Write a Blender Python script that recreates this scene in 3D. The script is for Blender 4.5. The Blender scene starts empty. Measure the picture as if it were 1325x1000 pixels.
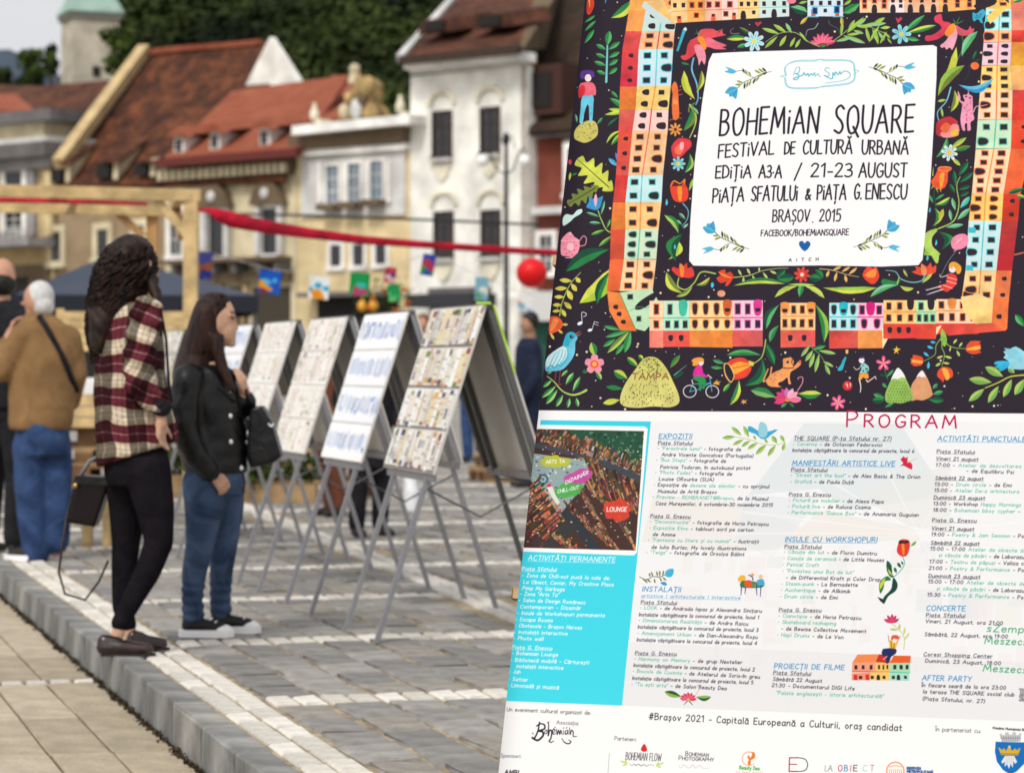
import bpy, bmesh, math, random, unicodedata
import numpy as np
from mathutils import Vector, Matrix
random.seed(7); RNG = np.random.default_rng(5)
SC = bpy.context.scene
COL = SC.collection
R = math.radians

# ------------------------------------------------------------------ camera
FPX = 3350.0; CAMZ = 1.17
PITCH = math.atan(24 / FPX)
cam_d = bpy.data.cameras.new("camera"); cam = bpy.data.objects.new("camera", cam_d); COL.objects.link(cam)
cam.location = (0, 0, CAMZ); cam.rotation_euler = (R(90) - PITCH, 0, 0)
cam_d.sensor_width = 36; cam_d.lens = FPX / 1325 * 36
cam_d.clip_start = .1; cam_d.clip_end = 3000
cam_d.dof.use_dof = True; cam_d.dof.focus_distance = 6.05; cam_d.dof.aperture_fstop = 5.9
SC.camera = cam
# ------------------------------------------------------------------ sky, sun, exposure (overcast day)
W = bpy.data.worlds.new("World"); SC.world = W; W.use_nodes = True
nt = W.node_tree; bg = nt.nodes["Background"]
sky = nt.nodes.new("ShaderNodeTexSky"); sky.sky_type = 'NISHITA'; sky.sun_disc = False
SUN_EL, SUN_AZ = 48, 205          # azimuth: direction the light comes from, clockwise from +Y
sky.sun_elevation = R(SUN_EL); sky.sun_rotation = R(SUN_AZ); sky.dust_density = 4; sky.air_density = 1.0
hs = nt.nodes.new("ShaderNodeHueSaturation"); hs.inputs["Saturation"].default_value = .12
cl = nt.nodes.new("ShaderNodeMixRGB"); cl.inputs[0].default_value = .6; cl.inputs[2].default_value = (4.9, 4.95, 5.15, 1)      # even cloud cover
nt.links.new(sky.outputs[0], hs.inputs["Color"]); nt.links.new(hs.outputs[0], cl.inputs[1]); nt.links.new(cl.outputs[0], bg.inputs[0])
bg.inputs[1].default_value = .13
sl = bpy.data.lights.new("sun", 'SUN'); sl.energy = 1.5; sl.angle = R(12); sl.color = (1, .95, .88)
sun = bpy.data.objects.new("sun", sl); COL.objects.link(sun)
az = R(SUN_AZ); el = R(SUN_EL)
sdir = Vector((math.sin(az) * math.cos(el), math.cos(az) * math.cos(el), math.sin(el)))
sun.rotation_euler = sdir.to_track_quat('Z', 'Y').to_euler(); sun.location = sdir * 50
SC.view_settings.view_transform = 'Standard'; SC.view_settings.look = 'None'
SC.view_settings.exposure = 0.38; SC.view_settings.gamma = 1.0; SC.view_settings.use_curve_mapping = False
SC.cycles.use_denoising = True; SC.cycles.max_bounces = 6; SC.cycles.diffuse_bounces = 3

# ------------------------------------------------------------------ picture helpers (photo pixel -> world)
CP, SP = math.cos(PITCH), math.sin(PITCH)
def ray(px, py):
    x = (px - 662.5) / FPX; u = (500 - py) / FPX
    return Vector((x, CP + u * SP, -SP + u * CP))
def at(px, py, Y):
    d = ray(px, py); return Vector((0, 0, CAMZ)) + d * (Y / d.y)
def gp(px, py, z=0.0):
    d = ray(px, py); return Vector((0, 0, CAMZ)) + d * ((z - CAMZ) / d.z)
# ------------------------------------------------------------------ object helpers
def tag(o, label=None, cat=None, group=None, kind=None):
    if label: o["label"] = label
    if cat: o["category"] = cat
    if group: o["group"] = group
    if kind: o["kind"] = kind
    return o
def empty(name, loc, label, cat, group=None, rz=0):
    o = bpy.data.objects.new(name, None); COL.objects.link(o); o.location = loc; o.rotation_euler = (0, 0, rz)
    o.empty_display_size = .2
    return tag(o, label, cat, group)
def link_mesh(name, me, mat=None, parent=None, smooth=False):
    o = bpy.data.objects.new(name, me); COL.objects.link(o)
    if mat and not me.materials: me.materials.append(mat)
    if parent: o.parent = parent
    if smooth:
        me.polygons.foreach_set("use_smooth", [True] * len(me.polygons))
    return o
class MB:
    def __init__(s): s.v = []; s.f = []
    def add(s, vs, fs):
        n = len(s.v); s.v += [tuple(v) for v in vs]; s.f += [tuple(i + n for i in f) for f in fs]; return s
    def box(s, x0, x1, y0, y1, z0, z1):
        return s.hexa([(x0,y0,z0),(x1,y0,z0),(x1,y1,z0),(x0,y1,z0),(x0,y0,z1),(x1,y0,z1),(x1,y1,z1),(x0,y1,z1)])
    def hexa(s, p):
        return s.add(p, [(0,3,2,1),(4,5,6,7),(0,1,5,4),(1,2,6,5),(2,3,7,6),(3,0,4,7)])
    def bar(s, a, b, w, h=None, up=(0,0,1)):
        a = Vector(a); b = Vector(b); h = h or w; d = (b - a).normalized(); up = Vector(up)
        if abs(d.dot(up)) > .98: up = Vector((0, 1, 0))
        x = d.cross(up).normalized() * w / 2; y = x.cross(d).normalized() * h / 2
        return s.hexa([a-x-y, a+x-y, a+x+y, a-x+y, b-x-y, b+x-y, b+x+y, b-x+y])
    def tube(s, pts, rad, n=8, caps=True):
        pts = [Vector(p) for p in pts]; m = len(pts)
        rr = rad if isinstance(rad, (list, tuple)) else [rad] * m
        ref = Vector((0, 0, 1))
        base = len(s.v)
        for i, p in enumerate(pts):
            d = (pts[min(i+1, m-1)] - pts[max(i-1, 0)])
            if d.length < 1e-9: d = Vector((0, 0, 1))
            d.normalize()
            r_ = Vector((0, 1, 0)) if abs(d.dot(ref)) > .95 else ref
            x = d.cross(r_).normalized(); y = x.cross(d)
            for k in range(n):
                a = 2 * math.pi * k / n
                s.v.append(tuple(p + (x * math.cos(a) + y * math.sin(a)) * rr[i]))
        for i in range(m - 1):
            for k in range(n):
                a = base + i * n + k; b = base + i * n + (k + 1) % n
                s.f.append((a, b, b + n, a + n))
        if caps:
            s.f.append(tuple(base + k for k in range(n))[::-1]); s.f.append(tuple(base + (m-1) * n + k for k in range(n)))
        return s
    def prism(s, poly, off):
        """closed polygon (3d points) extruded by vector off"""
        n = len(poly); off = Vector(off)
        vs = [Vector(p) for p in poly] + [Vector(p) + off for p in poly]
        fs = [tuple(range(n))[::-1], tuple(range(n, 2*n))] + [(i, (i+1) % n, n + (i+1) % n, n + i) for i in range(n)]
        return s.add(vs, fs)
    def loft(s, secs, n=20):
        """secs: (cx,cy,cz,rx,ry,rot[,tilt dx dz]) horizontal ellipses stacked"""
        base = len(s.v)
        for c in secs:
            cx, cy, cz, rx, ry = c[:5]; rot = c[5] if len(c) > 5 else 0
            tx = c[6] if len(c) > 6 else 0; ty = c[7] if len(c) > 7 else 0
            for k in range(n):
                a = 2 * math.pi * k / n; ex = rx * math.cos(a); ey = ry * math.sin(a)
                X = ex * math.cos(rot) - ey * math.sin(rot); Y = ex * math.sin(rot) + ey * math.cos(rot)
                s.v.append((cx + X, cy + Y, cz + tx * X + ty * Y))
        m = len(secs)
        for i in range(m - 1):
            for k in range(n):
                a = base + i*n + k; b = base + i*n + (k+1) % n
                s.f.append((a, b, b+n, a+n))
        s.f.append(tuple(base + k for k in range(n))[::-1]); s.f.append(tuple(base + (m-1)*n + k for k in range(n)))
        return s
    def ball(s, c, rx, ry=None, rz=None, n=12, m=8, rot=None):
        ry = ry or rx; rz = rz or rx; base = len(s.v); c = Vector(c)
        for i in range(m + 1):
            t = math.pi * i / m
            for k in range(n):
                a = 2 * math.pi * k / n
                p = Vector((rx * math.sin(t) * math.cos(a), ry * math.sin(t) * math.sin(a), rz * math.cos(t)))
                if rot: p = rot @ p
                s.v.append(tuple(c + p))
        for i in range(m):
            for k in range(n):
                a = base + i*n + k; b = base + i*n + (k+1) % n
                s.f.append((a, a+n, b+n, b))
        return s
    def mesh(s, name):
        me = bpy.data.meshes.new(name); me.from_pydata([tuple(v) for v in s.v], [], s.f); me.update()
        bm = bmesh.new(); bm.from_mesh(me); bmesh.ops.recalc_face_normals(bm, faces=bm.faces); bm.to_mesh(me); bm.free()
        return me
    def build(s, name, mat, parent=None, smooth=False, label=None):
        o = link_mesh(name, s.mesh(name), mat, parent, smooth)
        if label: o["label"] = label
        return o
def lin(c):
    c = c / 255.0
    return c / 12.92 if c <= .04045 else ((c + .055) / 1.055) ** 2.4
MATS = {}
def mat(name, rgb, rough=.8, noise=0.0, scale=5.0, bump=0.0, bscale=40.0, metal=0.0, spec=.3, rgb2=None, coat=0, alpha=1):
    """rgb in 0..1 linear albedo; a procedural noise varies it"""
    if name in MATS: return MATS[name]
    m = bpy.data.materials.new(name); m.use_nodes = True; n = m.node_tree; p = n.nodes["Principled BSDF"]
    p.inputs["Base Color"].default_value = (*rgb, 1); p.inputs["Roughness"].default_value = rough
    p.inputs["Metallic"].default_value = metal; p.inputs["Specular IOR Level"].default_value = spec
    if coat: p.inputs["Coat Weight"].default_value = coat
    tc = n.nodes.new("ShaderNodeTexCoord")
    if noise > 0 or rgb2:
        nz = n.nodes.new("ShaderNodeTexNoise"); nz.inputs["Scale"].default_value = scale; nz.inputs["Detail"].default_value = 5
        n.links.new(tc.outputs["Object"], nz.inputs["Vector"])
        cr = n.nodes.new("ShaderNodeValToRGB"); cr.color_ramp.elements[0].position = .35; cr.color_ramp.elements[1].position = .68
        a = rgb; b = rgb2 or tuple(min(1, c * (1 + noise)) for c in rgb)
        if not rgb2: a = tuple(c * (1 - noise) for c in rgb)
        cr.color_ramp.elements[0].color = (*a, 1); cr.color_ramp.elements[1].color = (*b, 1)
        n.links.new(nz.outputs["Fac"], cr.inputs[0]); n.links.new(cr.outputs[0], p.inputs["Base Color"])
    if bump > 0:
        bz = n.nodes.new("ShaderNodeTexNoise"); bz.inputs["Scale"].default_value = bscale; bz.inputs["Detail"].default_value = 4
        n.links.new(tc.outputs["Object"], bz.inputs["Vector"])
        bp = n.nodes.new("ShaderNodeBump"); bp.inputs["Strength"].default_value = bump; bp.inputs["Distance"].default_value = .02
        n.links.new(bz.outputs["Fac"], bp.inputs["Height"]); n.links.new(bp.outputs[0], p.inputs["Normal"])
    MATS[name] = m
    return m
def srgb(r, g, b, k=1.0): return (lin(r) * k, lin(g) * k, lin(b) * k)
# ------------------------------------------------------------------ flat print: a small rasteriser for posters and sheets
def catmull(pts, closed=True, n=4):
    P = np.asarray(pts, float); m = len(P)
    if m < 3: return P
    out = []
    rng = range(m) if closed else range(m - 1)
    ts = np.linspace(0, 1, n, endpoint=False)[:, None]
    for i in rng:
        if closed: p0, p1, p2, p3 = P[i-1], P[i], P[(i+1) % m], P[(i+2) % m]
        else: p0, p1, p2, p3 = P[max(i-1, 0)], P[i], P[i+1], P[min(i+2, m-1)]
        out.append(.5 * ((2*p1) + (-p0+p2)*ts + (2*p0-5*p1+4*p2-p3)*ts**2 + (-p0+3*p1-3*p2+p3)*ts**3))
    out = np.concatenate(out)
    if not closed: out = np.vstack([out, P[-1]])
    return out
class Canvas:
    def __init__(s, w, h, col=(255, 255, 255), tf=None):
        s.w, s.h = w, h; s.a = np.empty((h, w, 3), np.float32); s.a[:] = np.array(col, np.float32) / 255; s.tf = tf
    def T(s, pts):
        P = np.asarray(pts, float).reshape(-1, 2)
        return s.tf(P) if s.tf is not None else P
    def _bb(s, x0, y0, x1, y1):
        return max(0, int(x0) - 2), max(0, int(y0) - 2), min(s.w, int(x1) + 3), min(s.h, int(y1) + 3)
    def comp(s, b, cov, col, col2, ax):
        x0, y0, x1, y1 = b; c = np.array(col, np.float32) / 255; reg = s.a[y0:y1, x0:x1]
        if col2 is not None:
            c2 = np.array(col2, np.float32) / 255; hh, ww = cov.shape
            g = (np.linspace(0, 1, ww, dtype=np.float32)[None, :] * np.ones((hh, 1), np.float32)) if ax == 'x' else (np.linspace(0, 1, hh, dtype=np.float32)[:, None] * np.ones((1, ww), np.float32))
            c = c * (1 - g[..., None]) + c2 * g[..., None]
        reg += (c - reg) * cov[..., None]
    def poly(s, pts, col, a=1.0, smooth=0, col2=None, ax='y', raw=False):
        P = np.asarray(pts, float).reshape(-1, 2)
        if smooth: P = catmull(P, True, smooth)
        if not raw: P = s.T(P)
        b = s._bb(P[:, 0].min(), P[:, 1].min(), P[:, 0].max(), P[:, 1].max())
        if b[2] <= b[0] or b[3] <= b[1]: return
        X = np.arange(b[0], b[2], dtype=np.float32)[None, :] + .5; Y = np.arange(b[1], b[3], dtype=np.float32)[:, None] + .5
        ins = np.zeros((b[3]-b[1], b[2]-b[0]), bool); D = np.full(ins.shape, 9.0, np.float32)
        n = len(P)
        for i in range(n):
            ax_, ay = P[i]; bx, by = P[(i+1) % n]
            dx, dy = bx - ax_, by - ay; L = dx*dx + dy*dy
            if L < 1e-9: continue
            if ay != by:
                ins ^= ((Y < by) != (Y < ay)) & (X < ax_ + (Y - ay) * dx / dy)
            t = np.clip(((X - ax_) * dx + (Y - ay) * dy) / L, 0, 1)
            d = (X - ax_ - t*dx)**2 + (Y - ay - t*dy)**2
            np.minimum(D, d, out=D)
        D = np.sqrt(D); cov = np.where(ins, np.minimum(1, .5 + D), np.maximum(0, .5 - D)).astype(np.float32) * a
        s.comp(b, cov, col, col2, ax)
    def stroke(s, pts, r0, r1=None, col=(0, 0, 0), a=1.0, smooth=0, rm=None, raw=False):
        P = np.asarray(pts, float).reshape(-1, 2)
        if smooth and len(P) > 2: P = catmull(P, False, smooth)
        if not raw: P = s.T(P)
        r1 = r0 if r1 is None else r1; n = len(P)
        tt = np.linspace(0, 1, n); rr = r0 + (r1 - r0) * tt
        if rm is not None: rr = rr + (rm - (r0 + r1) / 2) * np.sin(math.pi * tt)
        m = rr.max()
        b = s._bb(P[:, 0].min() - m, P[:, 1].min() - m, P[:, 0].max() + m, P[:, 1].max() + m)
        if b[2] <= b[0] or b[3] <= b[1]: return
        X = np.arange(b[0], b[2], dtype=np.float32)[None, :] + .5; Y = np.arange(b[1], b[3], dtype=np.float32)[:, None] + .5
        D = np.full((b[3]-b[1], b[2]-b[0]), 99.0, np.float32)
        if n == 1: D = np.sqrt((X - P[0, 0])**2 + (Y - P[0, 1])**2) - rr[0]
        for i in range(n - 1):
            x0, y0 = P[i]; dx, dy = P[i+1] - P[i]; L = dx*dx + dy*dy + 1e-9
            t = np.clip(((X - x0) * dx + (Y - y0) * dy) / L, 0, 1)
            np.minimum(D, np.sqrt((X - x0 - t*dx)**2 + (Y - y0 - t*dy)**2) - (rr[i] + (rr[i+1] - rr[i]) * t), out=D)
        wd = min(1.0, 2 * m) if m < .5 else 1.0
        s.comp(b, (np.clip(.5 - D, 0, 1) * a * wd).astype(np.float32), col, None, 'y')
    def ell(s, cx, cy, rx, ry=None, col=(0, 0, 0), rot=0, a=1.0, col2=None):
        ry = ry or rx; t = np.linspace(0, 2*math.pi, 16, endpoint=False); c, q = math.cos(rot), math.sin(rot)
        x = rx*np.cos(t); y = ry*np.sin(t)
        s.poly(np.stack([cx + x*c - y*q, cy + x*q + y*c], 1), col, a, col2=col2)
    def leaf(s, x0, y0, x1, y1, w, c1, c2=None, bend=0, vein=None, wav=0, tipw=.55):
        A = np.array([x0, y0], float); B = np.array([x1, y1], float); d = B - A; nn = np.array([-d[1], d[0]])
        t = np.linspace(0, 1, 9); mid = A + d*t[:, None] + nn * (bend * np.sin(math.pi*t))[:, None]
        L = np.hypot(*d) + 1e-6; un = nn / L
        wv = np.sin(math.pi * t ** (math.log(.5)/math.log(tipw))) ** .85 * w / 2
        wv1 = wv * (1 + wav*np.sin(t*19)); wv2 = wv * (1 + wav*np.cos(t*17))
        l = mid + un*wv1[:, None]; r_ = mid - un*wv2[:, None]
        s.poly(np.vstack([l, r_[::-1]]), c1)
        if c2 is not None: s.poly(np.vstack([mid, r_[::-1]]), c2)
        if vein is not None: s.stroke(mid[:-1], .5, .3, vein)
    def petals(s, cx, cy, r, n, col, cc=(250, 190, 60), ccr=.25, w=.5, ph=0, col2=None, sq=1.0):
        for k in range(n):
            a = ph + 2*math.pi*k/n; x = cx + r*math.cos(a); y = cy + r*math.sin(a)*sq
            P = [(cx, cy), (cx + .6*r*math.cos(a-w/1.2), cy + .6*r*sq*math.sin(a-w/1.2)), (cx + r*math.cos(a-w/3), cy + r*sq*math.sin(a-w/3)),
                 (cx + r*math.cos(a+w/3), cy + r*sq*math.sin(a+w/3)), (cx + .6*r*math.cos(a+w/1.2), cy + .6*r*sq*math.sin(a+w/1.2))]
            s.poly(P, col, smooth=3)
            if col2 is not None: s.stroke([(cx + .3*(x-cx), cy + .3*(y-cy)), (cx + .72*(x-cx), cy + .72*(y-cy))], 1.4, .8, col2)
        s.ell(cx, cy, r*ccr, None, cc)
    def image(s, name):
        im = bpy.data.images.new(name, s.w, s.h); px = np.ones((s.h, s.w, 4), np.float32); px[..., :3] = np.clip(s.a[::-1], 0, 1)
        im.pixels.foreach_set(px.ravel()); im.update(); im.pack(); return im
# ---- single-line hand lettering; cap height 1, x-height .62
GL = {
'A': ".62|0,0 .31,1 .62,0|.13,.36 .5,.38", 'B': ".5|.02,0 0,1|~0,1 .3,.97 .4,.77 .28,.57 .02,.53|~.02,.53 .35,.5 .48,.27 .33,.03 .02,0",
'C': ".5|~.5,.84 .34,1 .14,.88 .02,.5 .1,.1 .3,-.01 .5,.14", 'D': ".52|.02,0 0,1|~0,1 .28,.95 .5,.6 .42,.15 .02,0", 'E': ".42|.42,1 0,.99 .01,0 .42,.02|0,.52 .36,.53",
'F': ".42|.42,1 0,.99 .01,0|0,.52 .34,.53", 'G': ".56|~.52,.84 .34,1 .12,.85 .02,.45 .14,.06 .34,0 .52,.16 .54,.42|.54,.43 .33,.42", 'H': ".5|0,0 0,1|.5,0 .5,1|0,.5 .5,.52",
'I': ".06|.03,0 .03,1", 'J': ".34|~.32,1 .32,.3 .24,.02 .02,.1", 'K': ".5|0,0 0,1|.46,1 .02,.45|.12,.56 .5,0", 'L': ".4|0,1 .01,0 .4,.01",
'M': ".72|0,0 .1,1 .36,.25 .62,1 .72,0", 'N': ".54|0,0 .03,1 .5,0 .54,1", 'O': ".6|~.3,1 .06,.82 .02,.4 .16,.02 .42,.04 .58,.42 .5,.85 .3,1", 'P': ".46|.02,0 0,1|~0,1 .32,.97 .45,.73 .3,.48 .01,.44",
'Q': ".6|~.3,1 .06,.82 .02,.4 .16,.02 .42,.04 .58,.42 .5,.85 .3,1|.34,.22 .62,-.14", 'R': ".5|.02,0 0,1|~0,1 .32,.97 .43,.74 .28,.5 .01,.47|.2,.48 .5,0",
'S': ".46|~.44,.88 .26,1 .06,.86 .1,.62 .34,.42 .44,.2 .28,0 .02,.1", 'T': ".5|0,1 .5,1|.25,1 .25,0", 'U': ".52|~0,1 .01,.35 .14,.02 .36,.02 .5,.35 .52,1", 'V': ".54|0,1 .25,0 .54,1",
'W': ".82|0,1 .2,0 .41,.8 .62,0 .82,1", 'X': ".5|0,0 .5,1|0,1 .5,0", 'Y': ".5|0,1 .25,.48 .5,1|.25,.48 .22,0", 'Z': ".48|0,1 .48,1 .02,0 .48,0",
'0': ".48|~.24,1 .04,.75 .03,.3 .22,0 .42,.25 .44,.72 .24,1", '1': ".26|0,.78 .2,1 .2,0", '2': ".46|~.02,.8 .18,1 .4,.9 .36,.6 .02,.02|.02,.01 .46,.03", '3': ".42|~.02,.92 .24,1 .38,.8 .3,.58 .14,.52|~.14,.52 .38,.44 .4,.14 .18,0 0,.08",
'4': ".5|.36,0 .38,1 0,.32 .5,.32", '5': ".42|.4,1 .06,1 .04,.56|~.04,.56 .28,.62 .42,.36 .3,.04 .02,.04", '6': ".44|~.36,1 .08,.6 .04,.22 .22,0 .42,.18 .34,.46 .08,.42", '7': ".44|0,1 .44,1 .14,0",
'8': ".44|~.22,.55 .04,.76 .22,1 .4,.76 .22,.55 .02,.26 .22,0 .42,.26 .22,.55", '9': ".42|~.38,.62 .18,.48 .04,.74 .2,1 .38,.8 .36,.3 .14,0",
'a': ".42|~.38,.5 .2,.62 .03,.4 .06,.06 .22,0 .38,.2|.4,.6 .38,.14 .43,0", 'b': ".42|0,1 .02,0|~.02,.4 .24,.62 .41,.34 .26,.0 .02,.1", 'c': ".36|~.36,.52 .18,.62 .02,.34 .14,.01 .36,.1", 'd': ".42|.4,1 .4,0|~.4,.48 .2,.62 .02,.32 .16,0 .4,.14",
'e': ".4|~.03,.33 .38,.36 .3,.6 .1,.56 .02,.3 .14,0 .38,.1", 'f': ".3|~.32,.95 .16,.96 .12,.6 .12,0|0,.58 .28,.58", 'g': ".42|~.4,.5 .2,.62 .02,.34 .16,.02 .39,.16|~.4,.6 .4,-.1 .24,-.32 .02,-.26", 'h': ".4|0,1 0,0|~0,.38 .2,.62 .36,.5 .38,0",
'i': ".06|.03,.6 .03,0|.03,.84 .03,.86", 'j': ".14|~.12,.6 .12,-.2 -.04,-.3|.12,.84 .12,.86", 'k': ".38|0,1 0,0|.34,.6 .02,.26|.1,.33 .38,0", 'l': ".06|.03,1 .03,0", 'm': ".64|0,.6 0,0|~0,.4 .16,.62 .3,.5 .31,0|~.31,.42 .48,.62 .6,.48 .62,0",
'n': ".4|0,.6 0,0|~0,.38 .2,.62 .36,.5 .38,0", 'o': ".42|~.2,.62 .02,.34 .18,0 .4,.26 .2,.62", 'p': ".42|0,.6 .02,-.32|~.02,.44 .24,.62 .41,.34 .26,0 .02,.1", 'q': ".42|.4,.6 .4,-.32|~.4,.48 .2,.62 .02,.32 .16,0 .4,.14", 'r': ".28|0,.6 0,0|~0,.36 .12,.58 .28,.58",
's': ".32|~.32,.54 .14,.62 .04,.46 .28,.22 .22,.02 0,.06", 't': ".3|.12,.86 .12,.1 .28,.02|0,.58 .28,.58", 'u': ".4|~0,.6 .02,.12 .16,0 .37,.22|.39,.6 .4,0", 'v': ".38|0,.6 .18,0 .38,.6", 'w': ".58|0,.6 .16,0 .29,.5 .43,0 .58,.6", 'x': ".36|0,0 .36,.6|0,.6 .34,0",
'y': ".38|0,.6 .2,.02|.38,.6 .08,-.32", 'z': ".34|0,.6 .34,.6 0,0 .36,0", ' ': ".3", '.': ".06|.03,0 .03,.04", ',': ".06|.04,.05 0,-.12", ':': ".08|.04,.5 .04,.52|.04,.05 .04,.08", '-': ".26|0,.34 .26,.34", '/': ".36|0,-.1 .36,1.05",
'&': ".56|~.54,0 .16,.62 .2,.96 .38,.84 .1,.4 .04,.12 .2,0 .54,.4", '!': ".06|.03,1 .03,.3|.03,0 .03,.04", '(': ".16|~.16,1.05 0,.5 .16,-.1", ')': ".16|~0,1.05 .16,.5 0,-.1", '"': ".16|0,1 0,.8|.14,1 .14,.8", "'": ".05|0,1 0,.8", '#': ".6|.2,0 .3,1|.4,0 .5,1|.05,.32 .55,.32|.1,.68 .6,.68",
'|': ".06|.03,1 .03,-.1", '@': ".7|~.5,.5 .3,.62 .2,.35 .4,.2 .5,.6|~.5,.6 .55,.2 .7,.4 .6,.85 .3,.95 .05,.6 .1,.1 .5,-.05", '·': ".08|.04,.4 .04,.42", '•': ".16|.05,.38 .08,.38 .11,.38", '+': ".3|0,.35 .3,.35|.15,.5 .15,.2"}
GC = {}
def glyph(ch):
    if ch in GC: return GC[ch]
    marks = []; base = ch
    if ch == '–': base = '-'
    elif ch == '„': base = '"'
    elif ch not in GL:
        dec = unicodedata.normalize('NFD', ch); base = dec[0]; marks = [ord(c) for c in dec[1:]]
    g = GL.get(base, GL['-']).split('|'); w = float(g[0]); st = []
    for q in g[1:]:
        sm = q.startswith('~'); P = [tuple(map(float, c.split(','))) for c in q.lstrip('~').split()]
        st.append((sm, P))
    up = base.isupper(); hgt = 1.12 if up else .74
    for m in marks:
        if m == 0x306: st.append((True, [(w/2-.14, hgt+.14), (w/2, hgt), (w/2+.14, hgt+.14)]))
        elif m == 0x302: st.append((False, [(w/2-.13, hgt), (w/2, hgt+.16), (w/2+.13, hgt)]))
        elif m in (0x326, 0x327): st.append((False, [(w/2, -.14), (w/2-.05, -.28)]))
        elif m == 0x308: st.append((False, [(w/2-.12, hgt+.04), (w/2-.12, hgt+.06)])); st.append((False, [(w/2+.12, hgt+.04), (w/2+.12, hgt+.06)]))
        elif m == 0x301: st.append((False, [(w/2-.03, hgt), (w/2+.08, hgt+.16)]))
    GC[ch] = (w, st); return GC[ch]
PAL = {'k': (44, 38, 52), 'g': (84, 180, 150), 'G': (56, 160, 104), 'b': (50, 136, 196), 'B': (84, 160, 208), 'w': (248, 254, 255), 'r': (190, 24, 78), 'd': (40, 34, 46)}
def text(cv, s, x0, y0, x1, y1, h, col='k', r=.55, slant=0.0, ul=False, gap=.16, jit=0.0, sub=3, capsmall=False, clipx=None):
    """single-line text along the baseline (x0,y0)-(x1,y1) in photo pixels; {..} switches to green; h = cap height in photo px"""
    A, B = cv.T([(x0, y0), (x1, y1)]); sc = cv.sc
    H = h * sc; d = B - A; L = np.hypot(*d); ex = d / L; ey = np.array([0.0, -1.0]) if cv.upright else np.array([ex[1], -ex[0]])
    items = []; cur = col; X = 0.0
    for ch in s:
        if ch == '{': cur = 'g' if col != 'w' else 'w'; continue
        if ch == '}': cur = col; continue
        k = 1.0
        if capsmall and items: k = .78
        if ch == 'ț' or ch == 'ș' or ch == 'Ț' or ch == 'Ș' or True:
            w, st = glyph(ch)
        items.append((ch, X, w, st, cur, k)); X += (w + gap) * k
    X -= gap; sx = L / max(X, .01)
    for ch, gx, w, st, c, k in items:
        c = PAL[c] if isinstance(c, str) else c
        jx = jit * random.uniform(-1, 1); jr = 1 + jit * random.uniform(-1, 1)
        for sm, P in st:
            Q = np.array(P, float); Q = Q * [k, k * jr]; 
            if sm: Q = catmull(Q, False, sub)
            W_ = A + np.outer((gx + Q[:, 0]) * sx + Q[:, 1] * H * slant, ex) + np.outer(Q[:, 1] * H + jx * H * .3, ey)
            cv.stroke(W_, r, r, c, raw=True)
    if ul:
        cv.stroke([A - ey * H * .22, B - ey * H * .22], r * .6, None, PAL[col] if isinstance(col, str) else col, raw=True, a=.8)
def script_word(cv, pts, r, col, smooth=4): cv.stroke(pts, r * .5, r * .5, col, smooth=smooth, rm=r)
def crop(ox, oy, sc):
    def f(*v):
        return [(ox + v[i] / sc, oy + v[i+1] / sc) for i in range(0, len(v), 2)]
    return f

# ------------------------------------------------------------------ the event poster's plane (leans back, turned a little to the left)
PTH, PLN = R(18.9), R(18.3)
PR = Vector((math.cos(PTH), -math.sin(PTH), 0)); PHB = Vector((math.sin(PTH), math.cos(PTH), 0))
PU = PHB * math.sin(PLN) + Vector((0, 0, math.cos(PLN))); PN = PR.cross(PU)      # PN points back, away from the viewer
if PN.y < 0: PN = -PN
PO = at(720, 500, 6.0)
S0, S1, T0, T1 = -.050, 1.172, -1.08, 1.2
RES = 1120
def px2tex(P):
    x = (P[:, 0] - 662.5) / FPX; u = (500 - P[:, 1]) / FPX
    D = np.stack([x, CP + u*SP, -SP + u*CP], 1); O = np.array(PO); n = np.array(PN); C0 = np.array([0, 0, CAMZ])
    t = ((O - C0) @ n) / (D @ n); Q = C0 + D * t[:, None] - O
    return np.stack([(Q @ np.array(PR) - S0) * RES, (T1 - Q @ np.array(PU)) * RES], 1)

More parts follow.
